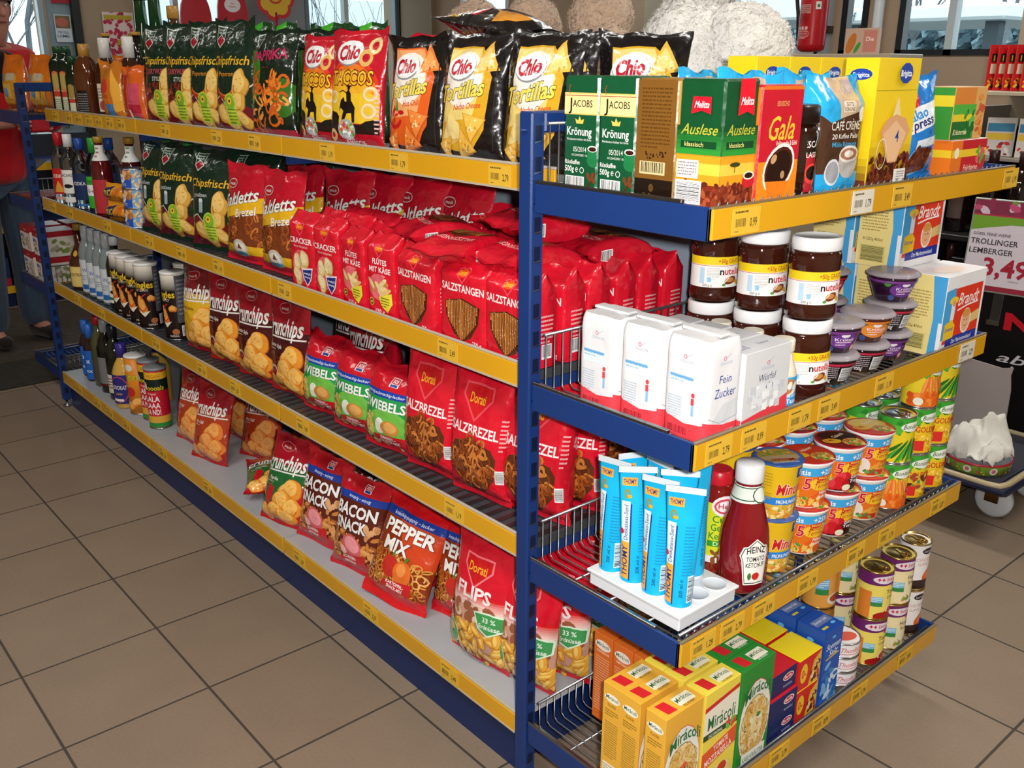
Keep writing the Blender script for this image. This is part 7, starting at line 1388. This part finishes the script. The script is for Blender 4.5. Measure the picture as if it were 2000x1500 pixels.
for i in range(5): put('magazine_red', -3.30+.004*i, .16, ED[1]+.004+i*.0037, 'reddish brown magazine in the flat pile at the far gondola end, %s from the top' % ('fifth', 'fourth', 'third', 'second', 'first')[i], 'magazine', 'pile of magazines at the far end', rz=3*i)
# ================= plush toys on the far side of the top shelf =================
def blob(name, cx, cy, cz, rx, ry, rz_, col, seed, parent=None, n=30, tufts=7000, org=None):
    mb = MB(); g = random.Random(seed); V = []; so = Vector((seed, seed*2, 0))
    for j in range(n+1):
        th = pi*j/n
        for i in range(2*n):
            ph = 2*pi*i/(2*n); d = Vector((sin(th)*cos(ph), sin(th)*sin(ph), cos(th))); k = 1+.10*noise.noise(d*1.7+so)+.05*noise.noise(d*5+so)+.035*noise.noise(d*13+so)+.02*noise.noise(d*30+so)
            V.append((cx+rx*d.x*k, cy+ry*d.y*k, cz+rz_*d.z*k))
    F = [(j*2*n+i, j*2*n+(i+1) % (2*n), (j+1)*2*n+(i+1) % (2*n), (j+1)*2*n+i) for j in range(n) for i in range(2*n)]
    mb.add(V, [f[::-1] for f in F], col, FUZZ, True)
    for t in range(tufts):
        z = g.uniform(-1, 1); a = g.uniform(0, 2*pi); s_ = math.sqrt(1-z*z); d = Vector((s_*cos(a), s_*sin(a), z)); k = 1+.10*noise.noise(d*1.7+so)+.05*noise.noise(d*5+so)+.035*noise.noise(d*13+so)+.02*noise.noise(d*30+so)-.004
        p = Vector((cx+rx*d.x*k, cy+ry*d.y*k, cz+rz_*d.z*k)); e = d.cross(Vector((g.uniform(-1, 1), g.uniform(-1, 1), g.uniform(-1, 1)))).normalized(); e2 = d.cross(e); tip = p+(d*.35+e2).normalized()*g.uniform(.006, .012); e *= .0022
        p = p-d*.001; mb.add([p+e, p-e, tip] if (-e*2).cross(tip-p-e).dot(d) > 0 else [p-e, p+e, tip], [(0, 1, 2)], col, FUZZ, True)
    return mb.build(name, parent)
def plush(x, y, z, s, col, seed, label, bumps, group):
    r = empty('plush_toy', (x, y, z)); tag(r, label, 'plush toy', group)
    blob('body', 0, 0, .16*s, .125*s, .12*s, .17*s, col, seed, r)
    for i, (nm, dx, dy, dz, rr) in enumerate(bumps): blob(nm, dx*s, dy*s, dz*s, rr*s, rr*s*.95, rr*s, col, seed+i+1, r, 20, 2500)
    return r
T = ED[0]+.002
WHI, BG = '#e9e6e0', '#bfa48c'
plush(-.235, .72, 1.239, 1.05, WHI, 3, 'big white plush toy with rounded head, sitting behind the coffee packs', [('head', .115, .03, .215, .10), ('ear', .02, .0, .35, .07), ('arm', -.06, -.06, .10, .08)], None)
plush(-.52, .73, 1.239, .92, BG, 23, 'beige plush toy next to the white one', [('head', -.03, .02, .33, .09), ('leg', .08, -.05, .11, .09)], 'beige plush toys')
plush(-.765, .73, 1.239, .88, BG, 33, 'beige plush toy, middle of the three', [('head', -.02, 0, .33, .09), ('leg', .07, -.05, .12, .09)], 'beige plush toys')
plush(-1.01, .73, 1.239, .88, BG, 43, 'beige plush toy, leftmost, behind the lying black bag', [('head', -.02, 0, .33, .09), ('leg', .07, -.05, .12, .09)], 'beige plush toys')
# ================= behind: fire extinguisher =================
r = empty('fire_extinguisher', (-1.945, 3.88, 1.52)); tag(r, 'red fire extinguisher hanging on the wall between the windows', 'fire extinguisher')
mb = MB(); pf = [(.05, 0), (.072, .012), (.076, .04), (.076, .36), (.066, .41), (.03, .44), (.025, .47)]; mb.lathe(pf, '#b5141c', PLAS, 28); mb.build('cylinder', r)
mb = MB(); A = Art().R(-5, 27, 7, 2.6, '#c9a39a').R(-5, 20, 7.4, 4.6, '#c98f86').lines(-4.6, 23.6, 6.6, 5, .9, '#8a2020').lines(-4.8, 19, 7, 5, 1, '#7a1418'); [A.R(-4.6+i*2.3, 11.6, 1.6, 1.6, '#e0b8b4') for i in range(3)]; A.ring(-1.2, 9.4, 4, 2.2, .25, '#d9a09a').lines(-4.4, 10.4, 6.4, 5, .9, '#e0a8a4').R(5, 22, 3, 4, '#dfe4dc').R(5.8, 23, 1.4, 1.6, '#2a7a3c')
wrap(mb, A, [(a*100, b*100) for a, b in pf], PLAS, 28, R0=7.6, off=.05, zs=[4, 12, 20, 28, 36]); o = mb.build('label_print', r, CM)
mb = MB(); mb.lathe([(.025, .46), (.03, .5), (.02, .53)], '#3a3a3a', PLAS, 14); mb.box(-.02, -.015, .52, .09, .015, .54, '#1c1c1e', PLAS, .003); mb.box(-.02, -.012, .56, .08, .012, .575, '#1c1c1e', PLAS, .003); mb.build('valve', r)
mb = MB(); mb.tube([(-.02, 0, .5), (-.08, 0, .49), (-.115, 0, .42), (-.12, 0, .3), (-.1, 0, .2), (-.085, 0, .06)], .011, '#1a1618', PLAS, 8); mb.build('hose', r)
mb = MB(); mb.box(-.03, .07, .1, .03, .165, .14, '#6c6c6c', METL); mb.box(-.03, .07, .36, .03, .165, .39, '#6c6c6c', METL); mb.build('wall_bracket', r)
# ================= right rear: wine rack, banner, price sign, dolly =================
r = empty('wine_rack', (.3, 2.75, 0)); tag(r, 'black wine rack with rows of dark bottles behind the price sign', 'rack')
mb = MB(); mb.box(-.9, .2, 0, .9, .24, 1.22, '#0f0d0e', PAINT); mb.box(-.9, -.3, 0, -.87, .24, 1.22, '#0f0d0e', PAINT); mb.box(.87, -.3, 0, .9, .24, 1.22, '#0f0d0e', PAINT); mb.build('frame', r)
for z in (.85, .5, .16): mb = MB(); mb.box(-.87, -.3, z-.02, .87, .2, z, '#1c1a1a', PAINT, .002); mb.build('rack_shelf', r)
@K
def wine_plain(): return bottle('wine_bottle', [(3.4, 0), (3.7, .5), (3.7, 18), (3, 21), (1.5, 24), (1.4, 30)], '#150a08', ('#2c1614', 6), Art().R(-3, 5, 6, 8, '#4a3a34'))
for k, z in enumerate((.85, .5)):
    for i in range(9): put('wine_plain', -.50+i*.105+.0, 2.55, z+.001, 'dark wine bottle in the front row of the rack behind the sign, %s shelf' % ('upper', 'lower')[k], 'bottle', 'front row wine bottles, %s rack shelf' % ('upper', 'lower')[k])
for i in range(8): put('wine_plain', -.46+i*.105, 2.75, .851, 'dark wine bottle in the rear row of the rack behind the sign', 'bottle', 'rear row wine bottles')
# leaning price sign on its stand
r = empty('price_sign', (.005, 2.0, .76)); tag(r, 'framed wine price sign reading 3,49 in red, clipped above the black banner', 'sign'); r.rotation_euler = (rad(-4), 0, rad(6))
mb = MB(); mb.box(-.105, -.006, 0, .105, 0, .29, '#8e9a90', PLAS, .003); mb.build('frame', r)
mb = MB(); A = Art().R(.5, .5, 20, 28, '#cfc6cf').R(.5, .5, 20, 1.6, '#8e2238').R(.5, 24, 20, 4.5, '#7c2a44').blobs(1, 24.4, 20, 28.2, 16, 1.6, ('#b8486c', '#3a1a2a', '#6a8a34', '#c9b8c8', '#8a2a4a'), 3).poly([(.5, 19), (.5, 24), (20.5, 24), (20.5, 21.6), (12, 21.4), (5, 20)], '#6e9a2c').R(.5, 23.7, 20, .5, '#a82a4a')
A.T('G\u00d6BEL FEINE WEINE', 1.4, 17.6, .9, '#4a3a4c', w=11, al='l', b=.02).T('TROLLINGER', 1, 14.9, 1.7, '#3c3440', w=14, al='l', b=.03).T('LEMBERGER', 1, 12, 1.7, '#3c3440', w=13, al='l', b=.03).T('3,49', 12.6, 5.4, 5.4, '#a01c34', w=13.4, b=.06).lines(14, 4, 5, 1, 1, '#a89aa8')
flat(mb, A, (-10.5, -.62, 0), (1, 0, 0), (0, 0, 1), 21, 29, PAPER); mb.build('printed_sheet', r, CM)
mb = MB(); mb.box(.0, .002, -.1, .03, .006, .12, '#7a7a76', METL, .001); mb.box(-.004, -.01, -.1, .034, .0, -.085, '#9a9a90', METL); mb.build('clip', r)
r = empty('banner_board', (.35, 2.28, 0)); tag(r, 'black banner board with red letter and white handwriting below the price sign', 'banner')
mb = MB(); mb.box(-.62, 0, .24, .9, .02, .80, '#0e0b0d', PAINT, .002); mb.build('board', r)
mb = MB(); A = Art().T('N_', 30, 34.4, 5.4, '#c81428', w=17, b=.12).T('aber', 31, 22.6, 3.4, '#c9c6ca', w=20, sh=.3).T('!', 26, 17.4, 4.4, '#c9c6ca', sh=.3, b=.03); flat(mb, A, (-62, -.1, 24), (1, 0, 0), (0, 0, 1), 152, 56, PAPER); mb.build('lettering', r, CM)
mb = MB(); mb.box(-.6, .0, 0, -.56, .02, .24, '#0e0b0d', PAINT); mb.box(.84, 0, 0, .88, .02, .24, '#0e0b0d', PAINT); mb.build('board_feet', r)
for (x0, z0, x1, z1, l) in ((-.35, .2, .075, .50, 'grey cardboard sheet standing on the dolly behind the cans'),):
    mb = MB(); mb.add([], [], '#000', CARD); P0 = [(x0, z0), (x1, z0), (x1, z0+.05), (x1-.01, z0+.055), (x1-.012, z1-.08), (x1-.02, z1-.03), (x1-.015, z1), (x1-.05, z1-.01), (x0, z1+.02)]; nP = len(P0)
    mb.add([(x, 2.12, z) for x, z in P0]+[(x, 2.126, z) for x, z in P0], [tuple(range(nP))]+[tuple(range(nP, 2*nP))[::-1]]+[(i, i+nP, (i+1) % nP+nP, (i+1) % nP) for i in range(nP)], '#a39a98', CARD); tag(mb.build('cardboard_sheet'), l, 'cardboard')
r = empty('platform_dolly', (-.2, 2.1, 0)); tag(r, 'dark blue platform dolly with cream edge and castors', 'dolly')
mb = MB(); mb.box(-.45, -.27, .17, .41, .3, .185, '#1c2038', PLAS, .012); mb.build('platform', r)
mb = MB(); mb.tube([(-.44, -.245, .188), (.34, -.245, .188), (.375, -.235, .188), (.385, -.20, .188), (.385, .26, .188), (.36, .28, .188), (-.44, .28, .188)], .011, '#b5a583', PLAS, 8); mb.build('edge_strip', r)
mb = MB(); mb.box(-.42, -.22, .184, .36, .25, .189, '#15182a', FABR); mb.build('anti_slip_pad', r)
for cx, cy in ((.30, -.05), (.32, .2), (-.38, -.17), (-.38, .2)):
    mb = MB(); W_ = [(.012, -.018), (.05, -.018), (.06, -.012), (.062, 0), (.06, .012), (.05, .018), (.012, .018)]; mb.lathe(W_, '#c9cdd2', PLAS, 28)
    mb.v = [(cx+x, cy+z, .062+y) for x, y, z in mb.v]; w_ = mb.build('castor_wheel', r)
    mb = MB(); mb.box(cx-.022, cy-.03, .06, cx+.022, cy-.022, .165, '#7a5a34', METL); mb.box(cx-.022, cy+.022, .06, cx+.022, cy+.03, .165, '#7a5a34', METL); mb.box(cx-.03, cy-.04, .16, cx+.03, cy+.04, .17, '#7a5a34', METL); mb.build('castor_fork', w_)
mb = MB(); pf = [(8.5, 0), (9.6, .3), (10.2, 3.4), (10.4, 4.2), (10, 4.2), (9.6, 3.4), (9, .8), (.1, .7)]; mb.lathe(pf, '#7fa83a', PLAS, 40, cols=['#a8243a', '#7fa83a', '#a8243a', '#a8243a', '#c9ccd0', '#c9ccd0', '#c9ccd0'])
A = Art(); [A.E(x, 2, 1.3, 1.2, '#e6e2d4').E(x, 2, .7, .7, '#c8648a').R(x+3.6, .6, .25, 2.6, '#a8243a').blobs(x+1.6, .8, x+6, 3.2, 6, .5, ('#c8b83a', '#4a8a34', '#c8404a'), int(x+60)) for x in [-31+8*i for i in range(8)]]
wrap(mb, A, pf[:3], PLAS, 40, R0=10); o = mb.build('round_tin', scale=CM); o.location = (.058, 1.965, .1955); tag(o, 'round green patterned tin tray standing on the dolly', 'tin')
mb = MB(); g = random.Random(9); V = []; N_ = 22
for i in range(N_):
    for j in range(N_):
        u, v_ = i/(N_-1)*2-1, j/(N_-1)*2-1; rr = max(abs(u), abs(v_)); z = .03+.10*(1-rr**2.2)*(.8+.9*noise.noise(Vector((u*1.3, v_*1.3, 4))))+.045*abs(noise.noise(Vector((u*2.6, v_*2.6, 1))))+.012*abs(noise.noise(Vector((u*7, v_*7, 1))))
        V.append((.105*u*(1-.15*abs(v_)**2)+.02*noise.noise(Vector((u*3, v_*3, 8))), .1*v_*(1-.15*abs(u)**2)+.02*noise.noise(Vector((u*3, v_*3, 2))), z))
mb.add(V, [(i*N_+j, (i+1)*N_+j, (i+1)*N_+j+1, i*N_+j+1) for i in range(N_-1) for j in range(N_-1)], '#d8d6ce', FABR, True); o = mb.build('crumpled_paper'); o.location = (.055, 1.965, .2); o.scale = (.9, .9, 1.2); md = o.modifiers.new('s', 'SOLIDIFY'); md.thickness = .002
tag(o, 'crumpled white wrapping paper heaped in the round tin', 'paper')
# magazine rack on the right
r = empty('leaflet_rack', (.12, 2.95, 1.2)); tag(r, 'grey wall rack of booklets at the right edge, upper tier', 'rack')
mb = MB(); mb.box(-.56, -.32, .14, .5, .0, .155, '#b3a690', PAINT, .002); mb.box(-.56, .0, -.2, .5, .015, .5, '#9c8e7a', PAINT); mb.box(-.56, -.3, -.08, -.545, .0, .1, '#8f867a', PAINT); mb.box(-.56, -.32, -.09, .5, .0, -.08, '#8f867a', PAINT); mb.box(-.52, .0, -1.2, -.48, .03, -.2, '#8f867a', PAINT); mb.box(.42, .0, -1.2, .46, .03, -.2, '#8f867a', PAINT); mb.build('frame', r)
@K
def booklet():
    A = Art().R(.1, .1, 12.8, 15.8, '#c81e24').R(1, 10, 7, 3, '#1c1410').T('112', 4.4, 10.4, 2, '#e9c52c', w=5, b=.04).blobs(1, 1, 12, 4, 20, 1, ('#e08a2c', '#3a1a10', '#e9c52c'), 3).R(1, 6, 6, 3.4, '#e3d6b8'); return box_pack('booklet', 13, .5, 16, '#c8342c', {'F': A}, m=PAPER, bv=0)
for i in range(10): put('booklet', -.385+i*.03, 2.72+.004*i, 1.3565, 'red booklet standing in the upper tier of the right-hand rack', 'booklet', 'red booklets in the upper tier', rz=62)
@K
def flyer():
    A = Art().R(.1, .1, 9.8, 13.8, '#c9c2bc').R(.4, 9, 9, 3, '#3a7a9a').R(.4, 6, 9, 2.4, '#d8b43a').blobs(1, .6, 9, 5, 12, 1, ('#c8342c', '#e6e0da', '#8a2a34'), 4); return box_pack('flyer', 10, .4, 14, '#b9b0a8', {'F': A}, m=PAPER, bv=0)
for i in range(5): put('flyer', -.345+.115*i, 2.70, 1.1215, 'colourful flyer in the lower tier of the right-hand rack', 'flyer', 'flyers in the lower tier', rz=20, lean=0)
# things on the window ledges and left wall
def poster(name, y0, y1, z0, z1, A, label, cat, x=X0+.012, th=.006, c='#ddd'):
    r = MB(); r.box(x-th, y0, z0, x, y1, z1, c, CARD); me = MB(); flat(me, A, (x*100+.02, y0*100, z0*100), (0, 1, 0), (0, 0, 1), (y1-y0)*100, (z1-z0)*100, PAPER, .02)
    k = len(r.v); r.v += [(a*.01, b*.01, c_*.01) for a, b, c_ in me.v]; r.n += [None]*len(me.v)
    for f_, cc in zip(me.f, me.c): r.face([i+k for i in f_], cc, PAPER)
    return tag(r.build(name), label, cat)
g = random.Random(4); A = Art().R(0, 0, 22, 38, '#e0d0cc'); [A.E(g.uniform(1, 21), g.uniform(1, 37), 1.5, 1.3, g.choice(('#c23a54', '#b02c46')), g.uniform(0, 90)) for i in range(70)]; A.R(1, 26, 20, 3, '#b9a83a').poly([(8, 8), (20, 13), (20, 17), (9, 12)], '#b9a83a')
poster('heart_poster', 1.44, 1.66, 1.48, 1.79, A, 'poster with red hearts and yellow stripes on the beige wall', 'poster')
poster('door_sign', 1.115, 1.225, 1.58, 1.76, Art().R(0, 0, 11, 18, '#c9d6e0').R(.6, 9, 9.8, 8.4, '#7a6a4a').E(5, 13, 4, 3, '#b86a5a').T('TROLL', 5, 5.6, 1.8, '#3a4a6a', w=8).T('LEMB', 5, 3, 1.8, '#3a4a6a', w=8), 'small wine price poster on the blue grey door', 'poster', x=X0-.005)
poster('door_sticker', 1.11, 1.24, 1.835, 1.93, Art().R(0, 0, 13, 9, '#a8283c'), 'red sticker at the top of the blue grey door', 'sticker', x=X0-.005)
poster('display_board', 2.53, 3.06, 1.2, 2.1, Art().R(0, 0, 53, 90, '#8e9698'), 'plain grey display board beside the window', 'board', x=X0+.03)
def stand(y, z0, w_, h_, label, white, x=-5.95):
    r = empty('display_topper', (x, y, z0)); tag(r, label, 'display'); A = Art(); n = 24; pts = [(w_/2+w_/2*cos(t)*(1 if sin(t) < 0 else .92), h_*.45+(h_*.55 if sin(t) > 0 else h_*.45)*sin(t)) for t in [2*pi*i/n for i in range(n)]]
    mb = MB(); mb.add([(0, a-w_/2, b) for a, b in pts]+[(-.02, a-w_/2, b) for a, b in pts], [tuple(range(n)), tuple(range(n, 2*n))[::-1]]+[(i, i+n, (i+1) % n+n, (i+1) % n) for i in range(n)], '#b81424', CARD); mb.build('board', r)
    if white: me = MB(); flat(me, Art().E(0, 0, 6.5, 5, '#e9e2e4').T('Welcome', 0, .6, 1.2, '#b81424', w=8, b=.03).T('Time', 0, -1.6, 1.4, '#b81424', w=5, b=.03), (.1, 0, h_*72), (0, 1, 0), (0, 0, 1), 10, 10, PAPER); pt = me
    if white:
        P2 = Patch([-10, 10], [-10, 10], lambda u, v: (.1, u, v+h_*62)); me = MB(); P2.art(me, Art().E(0, 0, 6.5, 5, '#e9e2e4').T('Wir', 0, .6, 1.2, '#b81424', w=3, b=.03).T('lieben', 0, -1.6, 1.4, '#b81424', w=5, b=.03), PAPER); me.build('print', r, CM)
    mb = MB(); mb.box(-.02, -.02, -z0+.0, -.004, .02, .1, '#6c5a4a', CARD); mb.build('stand_leg', r)
stand(2.04, 1.55, .26, .42, 'red rounded cardboard display behind the first green crisps bag', False); stand(2.33, 1.6, .26, .42, 'red rounded cardboard display with white oval print', True)
r = empty('flower_display', (-5.9, 2.66, 1.72)); tag(r, 'red and yellow flower shaped lollipop display above the snack bags', 'display')
P2 = Patch([-30, 30], [-30, 30], lambda u, v: (.0, u, v+20)); me = MB(); A = Art(); [A.E(9*cos(t), 9*sin(t), 7.4, 7.4, '#c42a2c') for t in [2*pi*i/7 for i in range(7)]]; [A.E(8*cos(t), 8*sin(t), 5.4, 5.4, '#e3b52c') for t in [2*pi*i/7 for i in range(7)]]; A.E(0, 0, 9, 9, '#e3b52c').ring(0, 0, 5.6, 4, 1.6, '#c8402a'); A.R(-1, -20, 2, 8, '#c42a2c'); P2.art(me, A, CARD, .6); me.build('flower_print', r, CM)
mb = MB(); mb.lathe([(.135, -.004), (.135, .004)], '#b8242a', CARD, 24); mb.v = [(z, x, y+.2) for x, y, z in mb.v]; mb.build('flower_board', r); mb = MB(); mb.tube([(0, 0, -1.72), (0, 0, .1)], .012, '#a8283c', PLAS, 8); mb.build('stick', r)
mb = MB(); mb.box(-3.0, 3.3, 0, -1.15, 3.62, 1.5, '#a3957f', CARD, .004); tag(mb.build('low_cabinet'), 'beige cabinet below the rear windows', 'cabinet')
r = empty('vegetable_display', (-1.40, 3.45, 1.5)); tag(r, 'small cardboard display with an ear of corn and red print on the ledge', 'display')
mb = MB(); mb.box(-.08, 0, 0, .1, .02, .12, '#b89a84', CARD); mb.build('card', r); P2 = Patch([-10, 10], [0, 14], lambda u, v: (u, -.02, v)); me = MB(); P2.art(me, Art().E(-4.5, 5, 2.2, 5, '#b5682c', -20).E(-1, 3, 1, 3, '#3a8a34', -30).R(2, 1, 7, 10, '#b8766a').T('Die', 5.5, 6, 2, '#f0d8d0', w=4), PAPER); me.build('print', r, CM)
# ================= far left: rack along the wall side and the shopper =================
r = empty('sweets_rack', (-5.35, .3, 0)); tag(r, 'dark blue sweets rack with yellow shelf edges behind the shopper', 'rack')
mb = MB(); mb.box(-.25, -1, 0, -.22, .75, 1.0, '#20262e', PAINT); mb.box(-.25, -1, 0, .22, .75, .09, '#101a3c', PAINT); mb.build('frame', r)
for z in (.13, .5, .86): mb = MB(); mb.box(-.22, -1, z-.02, .22, .75, z, '#1a2f66', PAINT); s = mb.build('rack_shelf', r); mb = MB(); mb.box(.22, -1, z-.045, .228, .75, z, '#d9a81c', RAILM); mb.build('yellow_edge', s)
@K
def gum_box():
    A = Art().R(.1, .1, 17.8, 4.4, '#b01c34').T('GUMMI', 9, 1.2, 2.4, '#2c4aa8', w=13, b=.06).R(.1, 4.5, 17.8, 12, '#1d2f5c').blobs(3, 6, 15, 14, 22, 1.6, ('#c9a23c', '#5a8a2c', '#b0382c', '#2a3a1c'), 4); return box_pack('sweets_display_box', 18, 20, 17, '#1d2f5c', {'F': A})
for i in range(6):
    for k, z in enumerate((.131, .501)): put('gum_box', -5.24, -.55+i*.2, z, 'sweets display box on the %s shelf of the rack behind the shopper' % ('lower', 'middle')[k], 'box', 'sweets display boxes', rz=90)
# ---- shopper ----
def skinmesh(name, joints, bones, mat_, col, parent=None, sub=2):
    me = bpy.data.meshes.new(name); me.from_pydata([j[0] for j in joints], bones, []); o = bpy.data.objects.new(name, me); COL.objects.link(o)
    o.modifiers.new('skin', 'SKIN'); sm = o.modifiers.new('sub', 'SUBSURF'); sm.levels = sub; sm.render_levels = sub
    if not me.skin_vertices: 
        bpy.context.view_layer.objects.active = o
    for v, j in zip(me.skin_vertices[0].data, joints): v.radius = (j[1], j[2] if len(j) > 2 else j[1])
    me.skin_vertices[0].data[0].use_root = True
    m = bpy.data.materials.get(mat_.name+col) or mat_.copy(); m.name = mat_.name+col
    for n in m.node_tree.nodes:
        if n.type == 'ATTRIBUTE':
            rgb = m.node_tree.nodes.new('ShaderNodeRGB'); rgb.outputs[0].default_value = hexc(col)
            for l in list(n.outputs['Color'].links): m.node_tree.links.new(rgb.outputs[0], l.to_socket)
    me.materials.append(m)
    if parent: o.parent = parent
    return o
person = empty('person', (-4.22, .12, 0), rad(15)); tag(person, 'person in red jacket and jeans looking down at an item in the hands', 'person')
# local frame: +x = faces towards the shelves
LX = lambda z: .27*max(0, (z-.95)/.75)**1.1      # forward lean of the upper body
HX = .40
J = [((0, 0, .98), .09, .11), ((.05, 0, 1.12), .10, .13), ((.12, 0, 1.3), .11, .16), ((.18, 0, 1.43), .085, .14), ((.22, 0, 1.52), .052, .052), ((.26, 0, 1.60), .068, .068), ((.27, 0, 1.69), .085, .078), ((.25, 0, 1.765), .062, .058),
     ((.17, .2, 1.41), .06), ((.16, .27, 1.2), .045), ((HX-.09, .15, 1.16), .032), ((HX-.02, .11, 1.17), .03), ((.17, -.2, 1.41), .06), ((.16, -.27, 1.2), .045), ((HX-.09, -.08, 1.16), .032), ((HX-.02, -.03, 1.17), .03),
     ((0, .1, .9), .085), ((.03, .11, .5), .06), ((0, .12, .1), .042), ((0, -.1, .9), .085), ((.06, -.12, .5), .06), ((.02, -.13, .1), .042), ((.12, .13, .055), .03), ((.14, -.14, .055), .03)]
Bn = [(0, 1), (1, 2), (2, 3), (3, 4), (4, 5), (5, 6), (6, 7), (3, 8), (8, 9), (9, 10), (10, 11), (3, 12), (12, 13), (13, 14), (14, 15), (0, 16), (16, 17), (17, 18), (0, 19), (19, 20), (20, 21), (18, 22), (21, 23)]
body = skinmesh('body', J, Bn, SKIN, '#b07a68', person)
face = MB(); face.lathe([(.001, -.02), (.016, -.012), (.018, 0), (.01, .02), (.001, .03)], '#b87f6c', SKIN, 10, .352, 0, squash=.8); face.v = [(x, y, z+1.655) for x, y, z in face.v]; face.build('nose', body)
for s in (-1, 1):
    e = MB(); e.lathe([(.001, -.007), (.009, -.004), (.011, 0), (.009, .004), (.001, .007)], '#e8e0d8', SKIN, 10, .338, s*.032); e.v = [(x, y, z+1.69) for x, y, z in e.v]; e.add([(.3495, s*.032-.004, 1.686), (.3495, s*.032+.004, 1.686), (.3495, s*.032+.004, 1.693), (.3495, s*.032-.004, 1.693)], [(0, 1, 2, 3)], '#2a1c14', SKIN); e.build('eye', body)
    e = MB(); e.lathe([(.001, -.032), (.014, -.02), (.02, 0), (.02, .015), (.001, .03)], '#b07a68', SKIN, 12, .255, s*.085, squash=.4); e.v = [(x, y, z+1.675) for x, y, z in e.v]; e.build('ear', body)
m_ = MB(); m_.box(.325, -.024, 1.612, .341, .024, 1.62, '#8a4a44', SKIN, .003); m_.build('mouth', body)
for s in (-1, 1):   # five separate fingers closing on the packet from each side
    bx_, by_ = HX, (.11 if s > 0 else -.03)
    for q in range(4):
        zz = 1.195-.019*q; l = (.9, 1, .95, .75)[q]
        skinmesh('finger', [((bx_-.012, by_, zz), .0105), ((bx_+.03*l, by_+s*.004, zz-.002), .0095), ((bx_+.055*l, by_-s*.008, zz-.004), .0085), ((bx_+.068*l, by_-s*.026, zz-.006), .0075)], [(0, 1), (1, 2), (2, 3)], SKIN, '#b07a68', body, 1)
    skinmesh('thumb', [((bx_-.03, by_-s*.012, 1.19), .012), ((bx_-.005, by_-s*.03, 1.205), .011), ((bx_+.022, by_-s*.042, 1.206), .009)], [(0, 1), (1, 2)], SKIN, '#b07a68', body, 1)
hair = MB(); V = []; n = 18
for j in range(n//2+2):
    th = pi*j/n
    for i in range(2*n): ph = 2*pi*i/(2*n); d = Vector((sin(th)*cos(ph), sin(th)*sin(ph), cos(th))); k = 1+.05*noise.noise(d*6); V.append((.245+.108*d.x*k, .098*d.y*k, 1.725+(.095*d.z-(.06 if d.x < .1 else 0)*max(0, sin(th)))*k))
hair.add(V, [(j*2*n+i, (j+1)*2*n+i, (j+1)*2*n+(i+1) % (2*n), j*2*n+(i+1) % (2*n)) for j in range(n//2+1) for i in range(2*n)], '#3a2c24', FABR, True); hair.build('hair', person)
skinmesh('jacket', [((-.01, 0, .84), .19, .22), ((.0, 0, .97), .20, .23), ((.05, 0, 1.12), .19, .22), ((.11, 0, 1.28), .185, .23), ((.15, 0, 1.42), .15, .20), ((.185, 0, 1.52), .10, .11), ((.16, .21, 1.40), .115), ((.155, .28, 1.2), .10), ((HX-.09, .17, 1.16), .07), ((.16, -.21, 1.40), .115), ((.155, -.28, 1.2), .10), ((HX-.09, -.10, 1.16), .07)], [(0, 1), (1, 2), (2, 3), (3, 4), (4, 5), (4, 6), (6, 7), (7, 8), (4, 9), (9, 10), (10, 11)], FABR, '#b0121c', person)
skinmesh('shirt', [((.20, 0, 1.2), .10, .08), ((.25, 0, 1.34), .10, .07), ((.27, 0, 1.50), .075, .055)], [(0, 1), (1, 2)], FABR, '#0f0c0e', person)
skinmesh('trousers', [((0, 0, 1.0), .15, .17), ((.01, .1, .85), .115), ((.03, .11, .5), .09), ((0, .12, .07), .085), ((.01, -.1, .85), .115), ((.06, -.12, .5), .09), ((.02, -.13, .07), .085)], [(0, 1), (1, 2), (2, 3), (0, 4), (4, 5), (5, 6)], FABR, '#3c4a5c', person)
for s in (1, -1): skinmesh('shoe', [((-.06, s*.125, .062), .045, .042), ((.05, s*.128, .06), .048, .042), ((.17, s*.135, .052), .045, .034)], [(0, 1), (1, 2)], FABR, '#231a16', person)
mb = MB(); mb.box(.385, -.005, 1.12, .47, .085, 1.2, '#b5202c', CARD, .01); o = mb.build('red_packet'); o.location = person.location; o.rotation_euler = person.rotation_euler; tag(o, 'small red packet held in the hands of the shopper', 'packet')
